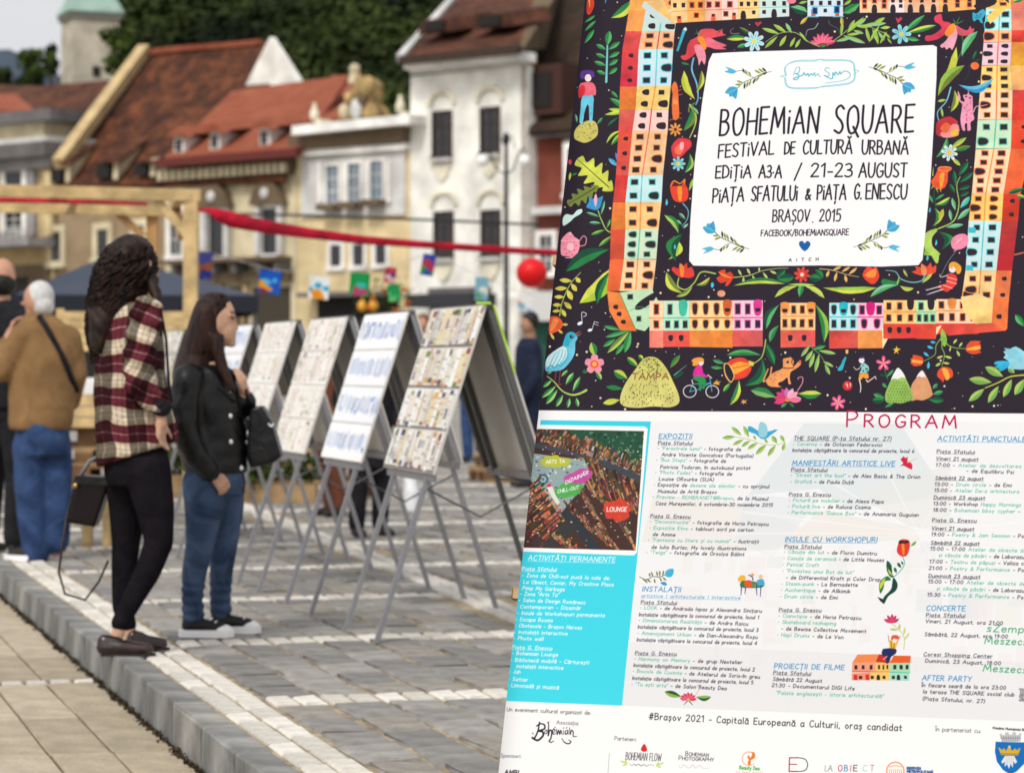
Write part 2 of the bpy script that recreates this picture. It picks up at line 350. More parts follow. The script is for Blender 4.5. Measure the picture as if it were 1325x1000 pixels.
def paint_poster():
    cv = Canvas(int((S1-S0)*RES), int((T1-T0)*RES), (250, 250, 250), px2tex); cv.sc = 2.0; cv.upright = True
    INK = (44, 36, 48); W_ = cv.w
    yb = int(cv.T([(1000, 532.5)])[0, 1])
    cv.a[:yb] = np.array(INK, np.float32) / 255
    cA = crop(700, 0, 4.417); cB = crop(850, 30, 4.417); cC = crop(1025, 0, 4.417); cD = crop(690, 200, 4.417); cE = crop(860, 180, 4.417)
    cF = crop(1025, 200, 4.417); cG = crop(690, 340, 4.417); cH = crop(1025, 360, 4.417); cI = crop(840, 360, 4.417)
    cT = crop(850, 0, 4.417); cR = crop(1130, 0, 6.795); cS = crop(1125, 180, 6.625); cL = crop(700, 400, 7.69); cM = crop(840, 440, 7.794)
    cN = crop(990, 440, 8.281); cO = crop(1130, 400, 6.795)
    def L(c, x0, y0, x1, y1, w, c1, c2=None, bend=0, vein=None, wav=0, sc=4.417, tipw=.55):
        (a, b), (d, e) = c(x0, y0, x1, y1); cv.leaf(a, b, d, e, w/sc, c1, c2, bend, vein, wav, tipw)
    G1, G2, G3, G4 = (44, 132, 70), (150, 196, 74), (26, 78, 60), (90, 176, 104); YG = (206, 214, 84); OL = (118, 134, 60); MN = (140, 206, 170); LG = (174, 206, 98)
    # ----- ring of houses
    def interp(tab, y): return float(np.interp(y, [t[0] for t in tab], [t[1] for t in tab]))
    rnd = random.Random(3)
    def colour_jit(c, k=8): return tuple(max(0, min(255, v + rnd.uniform(-k, k))) for v in c)
    DK = (50, 38, 48)
    def quadwin(cx, cy, w, h, rim, arch=0, fill=DK):
        if fill is DK: w *= .88; h *= .88
        """arch: 0 rect, 'l' rounded to the left, 'r', 'd' down"""
        def shape(w, h):
            j = lambda: rnd.uniform(-.3, .3)
            if arch == 'l': return [(cx+w/2, cy-h/2+j()), (cx-w*.2, cy-h/2), (cx-w/2, cy-h*.2), (cx-w/2, cy+h*.2), (cx-w*.2, cy+h/2), (cx+w/2, cy+h/2+j())]
            if arch == 'r': return [(cx-w/2, cy-h/2+j()), (cx+w*.2, cy-h/2), (cx+w/2, cy-h*.2), (cx+w/2, cy+h*.2), (cx+w*.2, cy+h/2), (cx-w/2, cy+h/2+j())]
            if arch == 'd': return [(cx-w/2, cy-h/2), (cx+w/2, cy-h/2), (cx+w/2, cy+h*.2), (cx+w*.25, cy+h/2), (cx-w*.25, cy+h/2), (cx-w/2, cy+h*.2)]
            if arch == 'u': return [(cx-w/2, cy+h/2), (cx+w/2, cy+h/2), (cx+w/2, cy-h*.2), (cx+w*.25, cy-h/2), (cx-w*.25, cy-h/2), (cx-w/2, cy-h*.2)]
            return [(cx-w/2+j(), cy-h/2+j()), (cx+w/2+j(), cy-h/2+j()), (cx+w/2+j(), cy+h/2+j()), (cx-w/2+j(), cy+h/2+j())]
        if rim is not None: cv.poly(shape(w+2.4, h+2.4), rim, smooth=3 if arch else 0)
        cv.poly(shape(w, h), fill, smooth=3 if arch else 0)
    OR, CR, CY, CYL, PK, PKL, GRN, YE, RD, RO = (244, 150, 74), (252, 222, 170), (92, 206, 218), (206, 240, 240), (238, 78, 160), (250, 206, 222), (110, 200, 170), (250, 206, 110), (218, 66, 60), (240, 118, 70)
    TL = dict(outer=[(0,816),(32,811),(65,805),(112,802),(170,800),(225,797),(262,793),(297,790),(335,789),(377,785)], fl=[(0,838),(65,826),(112,824),(142,822),(170,818),(225,813),(262,809),(297,809),(335,807),(377,801)],
              mid=[(0,860),(65,850),(112,848),(142,843),(170,840),(225,831),(262,829),(297,828),(335,825),(377,822)], inn=[(0,880),(30,874),(65,871),(112,868),(142,865),(170,864),(225,858),(262,856),(297,852),(335,849),(377,844)])
    TRt = dict(inn=[(-5,1276),(25,1275),(60,1272),(85,1270),(115,1268),(150,1265),(190,1262),(220,1261),(250,1257),(285,1253),(330,1250),(350,1249),(390,1243)], mid=[(-5,1294),(25,1293),(85,1290),(150,1289),(190,1286),(250,1275),(285,1273),(330,1270),(390,1266)],
              fl=[(-5,1308),(50,1309),(85,1307),(115,1310),(190,1308),(250,1298),(285,1296),(330,1291),(390,1285)], outer=[(-5,1345),(115,1342),(190,1336),(250,1320),(285,1317),(350,1309),(390,1305),(430,1302)])
    def strip(tab, blocks, side):
        for (y0, y1, base, line, rim, nw, arch, roofc, rwin) in blocks:
            A_, B_, C_, D_ = [lambda y, k=k: interp(tab[k], y) for k in ('outer', 'fl', 'mid', 'inn')]
            cv.poly([(A_(y0), y0), (B_(y0), y0), (B_(y1), y1), (A_(y1), y1)], roofc, col2=colour_jit(roofc, 26))
            cv.poly([(B_(y0), y0), (D_(y0), y0+rnd.uniform(-1, 1)), (D_(y1), y1), (B_(y1), y1)], base, col2=colour_jit(base, 10))
            cv.stroke([(C_(y0), y0), (C_(y1), y1)], 1.6, 1.6, line)
            cv.stroke([(B_(y1), y1), (D_(y1), y1)], .8, .8, colour_jit(line, 14), a=.6)
            sg = 1 if side == 'l' else -1
            for k in range(nw):
                yy = y0 + (y1 - y0) * (k + .5) / nw; hh = min(7.2, (y1 - y0) / nw * .52)
                quadwin((B_(yy) + C_(yy)) / 2, yy, 9.5, hh, rim, arch if arch in ('l', 'r') else 0)
                x_ = (C_(yy) + D_(yy)) / 2
                if k == nw // 2: quadwin(x_ + sg*2.6, yy, 13, hh*1.25, rim, 'l' if side == 'l' else 'r')
                else: quadwin(x_ + sg*rnd.uniform(-1.5, 1), yy, 8, hh*.95, rim)
            if rwin:
                for k in range(rwin):
                    yy = y0 + (y1 - y0) * (k + .5) / rwin; quadwin((A_(yy) + B_(yy)) / 2 + 1, yy, 6.5, 5, None, 'l')
    # leaves behind the ring, left border
    L(cA, 400,105, 520,10, 55, YG, G1, .1)
    L(cA, 250,130, 310,90, 16, G4, G1); L(cA, 250,180, 315,120, 18, G1, G4); L(cA, 248,250, 305,170, 24, G4, G1)
    cv.poly(cA(268,0,300,0,303,40,280,85,262,78,262,30), (226,70,50), smooth=3); cv.stroke(cA(275,0,280,40), 2, 1.2, (250,190,80))
    cv.stroke(cA(372,0,368,20), 1.5, 1, (60,170,210))
    cv.stroke(cA(380,215, 378,300, 372,468), 1.6, 3.4, (120,208,214), smooth=4)
    for p in [(378,262,392,178,38), (372,285,315,255,24), (384,285,452,240,26), (372,330,312,308,22), (386,330,450,298,24), (372,375,302,352,24), (386,375,440,340,24), (372,425,318,405,22), (386,425,436,388,24)]:
        L(cA, *p, G4, G1)
    for p in [(440,560,400,520,18), (515,632,392,560,34)]: L(cA, *p, G4, G1)
    L(cA, 510,632, 362,655, 22, YG, G2); L(cA, 500,640, 385,622, 24, G2, YG)
    L(cA, 440,670, 378,718, 16, G1, G3); L(cA, 505,752, 400,830, 28, G2, G1, .1); L(cA, 470,745, 372,820, 16, YG, G2, .15)
    L(cA, 440,950, 385,905, 26, (60,160,214), (110,196,226)); L(cA, 440,930, 425,870, 14, (60,160,214), (90,110,200))
    cv.ell(*cA(165,925)[0], 2.2, 3.4, (214,70,80))
    # backpack girl on her spotted hill
    cv.poly(cA(190,790,190,750,215,715,260,690,300,690,322,720,322,770,290,800,250,816,215,806), (206,196,104), smooth=3)
    for k in range(40): (a, b), = cA(rnd.uniform(205,312), rnd.uniform(705,800)); cv.stroke([(a, b), (a+.8, b-.8)], .6, .5, (50,60,40))
    cv.poly(cA(235,545,296,545,298,600,292,690,275,690,272,610,262,600,245,650,238,700,218,700,225,620), (110,206,232), smooth=2); cv.poly(cA(225,475,290,470,312,500,312,540,298,545,232,548,215,560,215,520), (236,110,130), smooth=2)
    cv.poly(cA(215,500,245,485,250,530,222,560,212,545), (220,50,60), smooth=2); cv.ell(*cA(268,445)[0], 4.4, 5, (250,232,236)); cv.poly(cA(222,430,232,405,270,400,300,410,303,440,285,440,275,420,250,425,245,450,228,450), (96,60,150), smooth=2)
    L(cA, 320,710, 352,670, 16, G1, G4); L(cA, 205,700, 195,650, 14, MN, G1)
    # oak leaves
    def oak(c, x0, y0, x1, y1, w, col, colv, sc=4.417, n=5):
        (a, b), (d, e) = c(x0, y0, x1, y1); A = np.array([a, b]); B = np.array([d, e]); dd = B - A; nn = np.array([-dd[1], dd[0]]); nn = nn / np.hypot(*nn)
        up, dn = [], []
        for i in range(n * 2 + 1):
            t = i / (n * 2); wv = w / sc / 2 * math.sin(math.pi * (.08 + .86*t)) * (1.25 if i % 2 else .5)
            up.append(A + dd * min(1, t + .05*(i % 2)) + nn*wv); dn.append(A + dd * min(1, t + .05*(i % 2)) - nn*wv)
        cv.poly(np.vstack([[A], up, [B], dn[::-1]]), col, smooth=3); cv.stroke([A + .1*dd, B], 1, .6, colv)
    oak(cD, 452,205, 250,25, 130, YG, INK); oak(cD, 372,180, 196,285, 80, OL, INK)
    L(cD, 215,118, 250,106, 12, G1); L(cD, 205,150, 212,100, 14, YG)
    # blue flower left
    cv.poly(cD(330,312,302,300,318,268,318,240,345,255,358,222,368,250,398,235,392,270,382,300,360,318), (60,150,206), smooth=2); cv.poly(cD(345,255,358,222,366,262,355,300), (240,180,200), smooth=2)
    cv.stroke(cD(370,320, 392,380, 430,440, 520,445), 1.3, 1.8, LG, smooth=4)
    for p in [(378,355,302,330,16), (388,392,318,388,18), (408,430,330,458,20), (450,462,372,525,22), (386,345,408,262,16), (420,420,440,368,14), (450,445,480,408,14)]: L(cD, *p, MN if p[0] < 400 else G2, G1)
    cv.poly(cD(170,360,190,340,225,345,250,318,278,312,275,335,235,360,215,380,180,405,168,400), (206,236,226), smooth=3)
    # teapot
    cv.poly(cD(160,490,158,570,190,580,235,585,262,540,262,490,235,470,225,455,200,445,180,462), (244,150,172), smooth=3)
    cv.stroke(cD(262,495,285,465,303,480,295,515,268,522), 1.3, 1.3, (244,160,182), smooth=4)
    cv.ell(*cD(210,450)[0], 2.2, 1.8, (250,190,204)); cv.ell(*cD(212,525)[0], 4.5, 5, (252,196,208))
    for x, y in [(170,510), (190,490), (212,492), (235,495), (180,540), (205,555), (235,545), (245,520), (190,565), (222,572)]: cv.ell(*cD(x, y)[0], .8, .8, (200,50,80))
    cv.stroke(cD(158,492,262,490), .9, .9, (252,206,214)); cv.stroke(cD(185,588,240,590), 1.3, 1, (252,190,204))
    # big leaves lower left
    L(cD, 435,540, 185,668, 78, G3, G1, .1, wav=.06); L(cD, 500,600, 262,848, 100, YG, (170,200,60), -.08, vein=OL, wav=.05); L(cD, 440,665, 362,855, 46, G3, G1, .1, wav=.06)
    cv.stroke(cD(270,672,210,740,165,840,150,920), .9, 1.6, LG, smooth=4)
    for p in [(222,722,148,715,26), (195,762,122,765,26), (178,812,118,812,22), (165,858,110,858,22), (156,890,108,895,18), (240,700,268,730,26), (215,735,248,780,28), (192,770,222,830,32), (172,840,218,880,28), (160,880,185,925,24)]: L(cD, *p, YG, (224,200,90))
    # ----- the houses
    strip(TL, [(-6,15,(250,180,110),OR,OR,1,0,(248,160,90),0), (14,41,(206,232,232),CY,None,2,'l',(250,160,84),0), (41,64,(250,196,160),RD,OR,2,0,(232,84,76),0), (64,112,CYL,CY,(70,200,220),3,0,(226,72,70),3), (112,142,(252,220,130),OR,None,2,'l',(240,120,70),0),
               (142,170,(250,214,204),RD,None,2,'l',(208,100,84),0), (170,227,(252,200,150),RO,OR,4,0,(226,80,58),3), (227,262,CYL,CY,(100,210,196),2,0,(216,58,62),0), (262,297,(252,204,140),OR,OR,2,0,(240,130,66),0), (297,335,(214,238,206),(90,200,180),GRN,3,'l',(226,86,60),0), (335,376,(252,216,170),OR,OR,3,0,(236,106,66),0)], 'l')
    cv.poly([(843,373),(801,378),(822,425),(834,428),(858,402),(851,388)], (196,230,190)); cv.poly([(785,376),(801,378),(823,428),(802,427),(788,402)], (242,144,72), col2=(238,118,56))
    cv.stroke([(801,378),(823,428)], 1, 1, (120,140,60))
    for x, y in cG(468,250,488,290,512,335): quadwin(x, y, 6.5, 5.5, None, 'l')
    quadwin(*cG(552,192)[0], 7, 7, (150,200,160)); quadwin(*cG(602,318)[0], 6, 7, (150,200,160))
    cv.poly(cG(580,262,590,235,640,195,712,160,690,210,650,245,610,265), INK, smooth=3)
    cv.stroke(cG(545,275,600,250,650,255,700,215), .8, .8, (90,170,140), smooth=3)
    # bottom groups
    def hgroup(segs, ytop, ymid, yfac, yroof, xk):
        for (x0, x1, base, line, rim, spec1, spec2, roofc, rwin) in segs:
            cv.poly([(x0+xk, yfac), (x1+xk, yfac), (x1-2*xk/3, yroof+rnd.uniform(-1, 1)), (x0-2*xk/3, yroof+rnd.uniform(-1, 1))], roofc, col2=colour_jit(roofc, 24), ax='x')
            cv.poly([(x0, ytop), (x1, ytop), (x1+xk/2, yfac), (x0+xk/2, yfac)], base, col2=colour_jit(base, 10))
            cv.stroke([(x0, ymid), (x1, ymid)], 1.5, 1.5, line)
            for row, sp in ((0, spec1), (1, spec2)):
                n = len(sp); y = (ytop + ymid) / 2 if row == 0 else (ymid + yfac) / 2
                for k, ch in enumerate(sp):
                    x = x0 + (x1 - x0) * (k + .5) / n; hh = (ymid - ytop) * .62 if row == 0 else (yfac - ymid) * .6
                    ww = min(6.2, (x1-x0)/n*.52)
                    if ch == 'w': quadwin(x, y, ww, hh, rim)
                    elif ch == 'a': quadwin(x, y, ww, hh*1.05, rim, 'd')
                    elif ch == 'D': quadwin(x, y-1.2, 10, (ymid-ytop)*.86, None, 'd', line)
                    elif ch == 'H': quadwin(x, y-1.2, 10, (ymid-ytop)*.86, None, 'd', line); quadwin(x, y+1.5, 7, 5, None, 'd')
                    elif ch == 'K': quadwin(x, y-2, 9, (ymid-ytop)*.95, None, 'd')
            if rwin:
                for k in range(rwin): quadwin(x0 + (x1-x0)*(k+.5+.2)/(rwin+.5), (yfac+yroof)/2-1, 6, 8, None, 'd')
    hgroup([(840,858,(252,222,180),OR,RO,'w','w',(240,126,110),0), (858,892,(212,238,206),(70,200,170),GRN,'wD','www',(228,92,84),2), (892,948,(250,216,160),(214,96,50),(240,150,80),'aaaH','aaaa',(244,146,72),0), (948,987,PKL,(226,60,150),(220,80,170),'wwH','www',(232,92,84),0)], 388.5, 411, 427.5, 449, 0)
    cv.poly([(844,388),(858,388),(858,402),(836,427),(842,400)], (252,226,190), a=.0)
    # leaves round the middle gate house
    L(cI, 745,150, 668,292, 46, G3, G4, .15, wav=.06); L(cI, 740,270, 690,365, 34, G4, G1, .1); L(cI, 950,150, 1000,370, 46, G1, G2, -.12, wav=.06); L(cI, 940,240, 945,370, 26, G2, G1, .1)
    L(cI, 672,370, 715,495, 32, G1, G3, -.05)
    hgroup([(1010,1055,(252,212,150),OR,OR,'HwwH','wwww',(236,104,84),2)], 392, 409.5, 427.5, 450, 0)
    hgroup([(1073,1110,(208,236,236),(40,190,206),(90,210,220),'aHa','www',(216,70,62),0), (1110,1143,PKL,(226,30,130),(226,60,160),'wDw','aa',(244,160,84),0)], 392, 410.5, 428, 451.5, 0)
    cv.poly([(1143,425),(1149,438),(1142,452),(1141,426)], (250,226,180))
    hgroup([(1143,1185,(250,206,130),OR,OR,'wwK','www',(230,80,60),3), (1185,1211,(222,232,170),(100,200,170),(60,190,150),'wK','www',(226,70,58),0)], 388.5, 404, 419, 438, 0)
    hgroup([(1211,1266,(252,222,180),OR,RO,'wDww','wwww',(224,72,62),0)], 387, 402, 418.5, 432, 0)
    cv.poly(cH(822,280,855,268,810,350,822,330), (250,226,180)); cv.poly(cH(850,270,1140,258,1222,298,890,328), (214,66,62), col2=(236,96,70), ax='x')
    # right strip
    strip(TRt, [(-5,12,(250,200,100),OR,None,1,0,(238,120,100),0), (12,40,CYL,CY,(90,206,216),2,0,(238,128,116),0), (40,55,(252,204,150),OR,RO,1,0,(226,70,60),0), (55,85,PKL,(236,110,90),None,3,'l',(246,150,70),0), (85,117,(252,216,130),OR,(240,190,90),3,0,(248,196,110),0),
                (117,155,(252,226,180),RO,OR,3,0,(228,72,70),0), (155,192,(206,238,206),(90,200,170),(70,190,160),2,0,(230,84,56),2), (192,251,(252,226,180),OR,RO,5,0,(240,110,62),0), (251,286,(252,206,110),OR,(236,120,50),3,'r',(222,62,50),2), (286,350,CYL,(80,200,214),(110,214,222),4,0,(178,58,56),0), (350,392,(252,214,150),OR,OR,2,0,(240,120,70),2)], 'r')
    cv.poly([(1243,384),(1266,380),(1285,388),(1283,418),(1262,419),(1246,403)], (252,220,150), col2=(250,206,120)); cv.poly([(1285,386),(1305,386),(1303,425),(1300,428),(1283,418)], (240,120,64))
    quadwin(*cH(1180,218)[0], 7, 6, None, 'l'); quadwin(*cF(1018,770)[0], 14, 8, OR, 'l')
    for y0, y1 in ((12,40), (286,300), (335,345)): cv.poly([(interp(TRt['inn'], y0), y0+8), (interp(TRt['inn'], y0)+9, y0+8), (interp(TRt['inn'], y0)+9, y0+15), (interp(TRt['inn'], y0), y0+15)], (60,196,214))
    # left top corner and top group
    cv.poly(cA(590,10, 690,75, 770,140, 690,140, 575,40), (206,226,224)); cv.poly(cA(590,10,700,0,770,140,690,85), (250,206,140), col2=(248,180,90))
    def topgroup(segs, y0f, ymidf, y1f):
        for (x0, x1, base, line, rim, sp1, sp2) in segs:
            cv.poly([(x0, y0f(x0)), (x1, y0f(x1)), (x1, y1f(x1)), (x0, y1f(x0))], base, col2=colour_jit(base, 12))
            cv.stroke([(x0, ymidf(x0)), (x1, ymidf(x1))], .9, .9, line)
            for row, sp in ((0, sp1), (1, sp2)):
                for k, ch in enumerate(sp):
                    x = x0 + (x1-x0)*(k+.5)/len(sp)
                    if row == 0: quadwin(x, (max(0, y0f(x)) + ymidf(x))/2, 5, 6.5, rim)
                    elif ch == 'A': quadwin(x, y1f(x)-5, 7, 12, None, 'u')
                    elif ch == 'w': quadwin(x, (ymidf(x)+y1f(x))/2-1, 5, 5.5, rim)
                    elif ch == 'R': quadwin(x, y1f(x)-4.5, 5.5, 9, None, 0, (236,98,66)); quadwin(x, y1f(x)-7, 3.6, 3.6, None)
    yl = lambda x: 30.5 - (x-875)*.062
    topgroup([(868,890,(252,208,140),OR,None,'ww','R'), (890,912,(250,180,90),RO,(230,90,50),'ww','w'), (912,934,(250,196,160),(236,110,80),RD,'ww','R'), (934,955,(252,216,210),(236,110,80),RD,'w','wR'), (955,982,(252,214,140),OR,None,'www','Aw'), (982,1021,(206,236,222),(90,206,190),None,'www','wAw')], lambda x: -8, lambda x: 15.5-(x-875)*.045, yl)
    L(cT, 760,40, 862,72, 50, G3, (120,190,130), 0, wav=.1); L(cT, 1160,20, 1060,75, 46, G1, G4, 0, wav=.1); cv.ell(*cT(768,5)[0], 6, 4, (240,130,150))
    L(cT, 862,8, 810,20, 16, G2); L(cT, 1065,30, 1110,0, 18, LG, G2)
    topgroup([(1044.5,1090.5,(214,232,240),(70,190,220),None,'wwww','RwR')], lambda x: -8, lambda x: 8, lambda x: 21.3)
    for x, y in cT(902,62,1027,55): quadwin(x, y, 5, 7, (40,150,200), 0, (30,40,80))
    cv.stroke([(1044,21.8),(1058,21.8)], 1.6, 1.6, (90,200,230)); cv.stroke([(1078,21.6),(1091,21.4)], 1.6, 1.6, (90,200,230))
    yr = lambda x: 16.5 - (x-1112)*.006 - max(0, (x-1230)*.1)
    topgroup([(1112,1150,(252,206,170),RO,RO,'www','wAw'), (1150,1170,(246,226,222),OR,None,'ww','Aw'), (1170,1215,(250,190,150),OR,None,'www','AAA'), (1215,1262,(252,190,110),OR,(236,110,60),'www','Aww')], lambda x: -9, lambda x: 1, yr)
    cv.poly(cC(1040,30,1140,0,1170,10,1130,40,1060,50), DK, smooth=3); cv.poly(cC(1110,100,1210,0,1250,30,1130,140), (252,212,110))
    quadwin(*cC(1205,25)[0], 8, 3.5, (220,110,60))
    # ----- white card
    CARD = [(922,69.5),(960,67.5),(1062,64.2),(1150,61),(1207,58.5),(1212,61),(1211.5,100),(1208,160),(1203.5,235),(1198,290),(1193.5,336),(1188,343),(1140,345),(1060,343.5),(960,344.8),(897,343.5),(891.5,337),(893,290),(899,210),(909,130),(917,80)]; cv.poly(CARD, (252,252,253))
    # border flora, top strip
    cv.poly(cB(110,160, 122,165, 172,30, 160,25, 150,35), (60,180,200)); cv.poly(cB(150,38, 165,25, 172,38, 168,48), (240,235,220))
    def lily(c, body, tentacles, cen):
        for q, col in tentacles: cv.poly(c(*q), col, smooth=3)
        cv.poly(c(*cen), (250,150,50), smooth=3)
    lily(cB, None, [((185,105,230,80,250,40,320,35,352,55,372,40,378,62,395,70,340,82,300,90,250,110), (226,84,90)), ((250,100,300,85,340,105,398,128,375,140,398,150,340,152,300,140,262,135), (238,110,130)), ((185,110,220,95,240,120,215,180,160,215,135,190,165,180,172,140), (222,70,80)), ((215,130,260,130,280,190,272,240,255,215,240,245,235,210,222,175), (244,150,170))], (232,85,262,80,282,130,275,155,245,120))
    cv.stroke(cB(345,50,378,36), 1.2, .5, (240,130,130)); cv.stroke(cB(240,60,215,62), .8, .4, G4); cv.stroke(cB(238,70,225,40), .8, .4, G4); cv.stroke(cB(240,72,250,50), .8, .4, G4)
    L(cB, 520,90, 398,92, 34, G1, YG, .05); L(cB, 545,70, 470,25, 22, OL, G3); L(cB, 520,120, 458,140, 24, G4, G1); cv.stroke(cB(470,60,430,62,420,45,440,30), .8, .5, (180,170,170), smooth=4)
    x, y = cB(555,105)[0]; cv.petals(x, y, 13, 8, (196,236,240), (250,214,70), .2, .42, .3, (110,190,200))
    cv.poly(cB(560,5,575,22,600,0,590,-10,578,0,565,-8), (206,60,80))
    cv.stroke(cB(620,110, 700,60, 790,55, 870,110, 930,135), .8, 1.2, LG, smooth=4); cv.stroke(cB(970,130, 1050,70, 1110,25, 1180,10, 1260,40, 1325,70), 1.2, .8, LG, smooth=4)
    for p in [(700,62,600,30,22), (740,55,665,8,22), (770,58,735,0,20), (690,75,615,145,20), (740,70,700,135,22), (790,80,760,138,18), (820,90,790,142,18), (860,110,812,50,14)]: L(cB, *p, LG if p[0] != 770 else MN, G2)
    for p in [(1050,75,1060,-10,18), (1090,45,1130,-20,20), (1140,15,1195,-30,20), (1060,70,1190,115,24), (1120,40,1180,60,18), (1190,15,1215,110,20), (1230,30,1260,110,20), (1180,10,1310,0,24), (1020,105,1110,82,20), (1260,45,1300,100,18)]: L(cB, *p, LG if p[0] % 20 else MN, G2)
    x, y = cB(948,120)[0]
    for k in range(7):
        a = -math.pi + .25 + k*.44; cv.leaf(x, y, x+17*math.cos(a), y+15*math.sin(a), 5.5, (228,70,110), (240,120,150))
    cv.ell(x, y+1, 6, 2.4, (150,60,50)); cv.ell(x, y+2.5, 3, 2, G1)
    cv.stroke(cB(850,75,860,40,900,30,920,0), .6, 1.2, (170,200,190), smooth=4); cv.stroke(cB(1050,75,1030,30,990,10,980,-15), .6, 1.1, (60,120,90), smooth=4)
    L(cC, 90,95, 45,140, 20, YG, (190,150,60)); L(cC, 280,90, 285,150, 20, YG, (190,150,60))
    # top right flora (crop C)
    for p in [(410,95,310,190,20), (460,150,365,150,20), (470,160,490,255,20), (500,140,440,240,18), (540,180,500,250,16), (455,140,530,100,22), (500,160,560,155,18), (520,180,560,220,12), (395,190,310,200,16), (540,215,568,250,10)]: L(cC, *p, LG, G2)
    cv.poly(cC(588,98,602,135,630,105,618,95,606,108), (214,60,86))
    L(cC, 630,190, 758,85, 30, G1, G4); L(cC, 650,190, 822,145, 32, G1, YG); L(cC, 640,215, 725,230, 24, G4, G1)
    x, y = cC(622,195)[0]; cv.petals(x, y, 12.5, 7, (150,220,228), (230,206,60), .2, .42, 0, (90,180,200))
    lily(cC, None, [((900,130,860,120,850,80,812,95,815,125,840,140,850,165,800,200,762,205,765,235,830,225,880,190,910,160), (220,64,90)), ((925,150,880,230,845,260,855,275,870,270,880,285,900,272,915,285,940,220,945,160), (244,170,190)), ((935,145,960,160,1000,175,1015,150,1025,165,1040,165,1030,190,1000,205,950,200), (232,90,110))], (905,140,930,140,925,180,890,210,870,190))
    cv.stroke(cC(930,135,920,110), 1, .5, G4); cv.stroke(cC(938,132,955,100), 1, .5, G4); cv.stroke(cC(942,138,978,118), 1, .5, G4)
    cv.stroke(cC(950,165,975,230,965,300,900,420,840,530), .9, 1.4, (90,130,70), smooth=4)
    L(cC, 838,515, 938,268, 44, YG, (200,204,70), .08, wav=.1); L(cC, 968,325, 1060,180, 44, G4, (130,206,160), -.1, wav=.06); L(cC, 832,550, 985,375, 60, OL, G2, -.12, wav=.04)
    L(cC, 950,485, 1150,450, 42, (50,160,220), (110,200,235), .22); L(cC, 1030,345, 1055,290, 16, G3, G1); L(cC, 1040,350, 1075,340, 12, G3)
    cv.ell(*cC(1043,378)[0], 5.6, 5, (238,112,60)); cv.stroke(cC(1030,350,1010,380,1010,420,985,455), .7, 1, G3, smooth=3)
    cv.poly(cC(1030,70,1050,80,1075,60,1095,55,1105,80,1085,110,1090,135,1075,130,1060,110,1040,125,1030,110), (60,176,206), smooth=2)
    cv.ell(*cC(1055,90)[0], .8, .8, DK); cv.ell(*cC(1075,85)[0], .8, .8, DK); cv.stroke(cC(1045,102,1080,98), .7, .7, (30,70,110))
    # pink spotted cat on the right
    cv.stroke(cC(905,500,880,580,830,640,840,700), 2, 1.2, (120,200,220), smooth=4); L(cC, 925,515, 905,640, 36, OL, YG, -.15); L(cC, 880,570, 830,580, 16, LG, G2); L(cC, 850,610, 860,670, 14, LG)
    cv.poly(cC(945,520,960,550,962,575,985,580,975,545,1000,540,1005,515,1012,540,1030,555,1032,640,1040,680,1018,700,1020,740,1000,745,998,705,985,712,988,745,970,740,960,680,970,600,950,575), (244,160,190), smooth=3)
    cv.stroke(cC(1035,640,1050,610,1085,605,1115,598), 1.5, .9, (244,170,196), smooth=4)
    for k in range(26): cv.ell(*cC(rnd.uniform(972,1028), rnd.uniform(590,690))[0], .6, .6, (190,40,80))
    cv.ell(*cC(993,552)[0], 1.6, 1, (120,30,70)); cv.ell(*cC(1015,560)[0], 1.6, 1, (120,30,70))
    # dahlia right + flower
    cv.poly(cC(820,745,825,700,850,680,900,665,945,695,935,720,890,740,850,780,825,770), (200,50,60), smooth=2); cv.poly(cC(845,760,890,735,915,710,950,715,950,770,905,785,860,785), (244,150,150), smooth=2); cv.poly(cC(905,750,945,735,948,775,905,775), (250,200,60)); cv.poly(cC(850,720,880,700,905,720,880,760,850,745), (240,110,60), smooth=2)
    L(cC, 820,900, 885,785, 34, G1, G4, .15); x, y = cC(897,872)[0]; L(cC, 900,850, 995,785, 28, YG, G2); L(cC, 915,860, 1020,835, 30, G1, OL); L(cC, 910,900, 960,945, 22, YG, G2); cv.petals(x, y, 10.5, 8, (232,242,240), (240,190,50), .28, .4, .2, (120,180,200))
    # left inner column
    cv.stroke(cA(872,335, 862,400, 890,480, 898,560, 885,600), 2.6, 1.6, (110,190,220), smooth=4)
    L(cA, 880,570, 818,405, 44, YG, (190,196,60), -.12, wav=.08); L(cA, 888,530, 918,405, 30, YG, OL, .12); L(cA, 850,372, 800,360, 14, G1)
    # dog (orange, lying upright)
    cv.poly(cA(765,465,782,500,785,560,790,640,785,680,755,685,748,600,752,540,745,500), (240,118,60), smooth=2); cv.stroke(cA(785,520,805,512), 1, .7, (240,118,60)); cv.stroke(cA(785,545,808,540), 1, .7, (240,118,60)); cv.stroke(cA(785,650,802,648), 1, .7, (240,118,60)); cv.stroke(cA(785,670,803,680), 1, .7, (240,118,60)); cv.stroke(cA(755,680,735,690,720,690), 1, .5, (240,118,60), smooth=3)
    cv.poly(cA(758,570,782,580,780,600,755,595), (250,160,90)); 
    x, y = cA(768,742)[0]; cv.petals(x, y, 8.5, 8, (240,160,70), (120,50,30), .26, .36)
    cv.stroke(cA(880,590,850,610,845,640), 1.6, 2.4, OL, smooth=3); L(cA, 868,595, 815,750, 44, G1, OL, -.15); cv.stroke(cA(850,600, 885,660, 880,720, 850,790), 2.6, 1.4, LG, smooth=4); L(cA, 860,610, 900,655, 22, OL, MN)
    cv.poly(cA(750,880,745,840,775,800,800,790,850,800,862,835,830,870,800,900,760,905), (224,62,72), smooth=2); cv.poly(cA(765,850,800,820,820,840,800,885,770,880), (244,120,80), smooth=2); cv.poly(cA(795,820,815,815,815,850,795,860), (248,170,190), smooth=2)
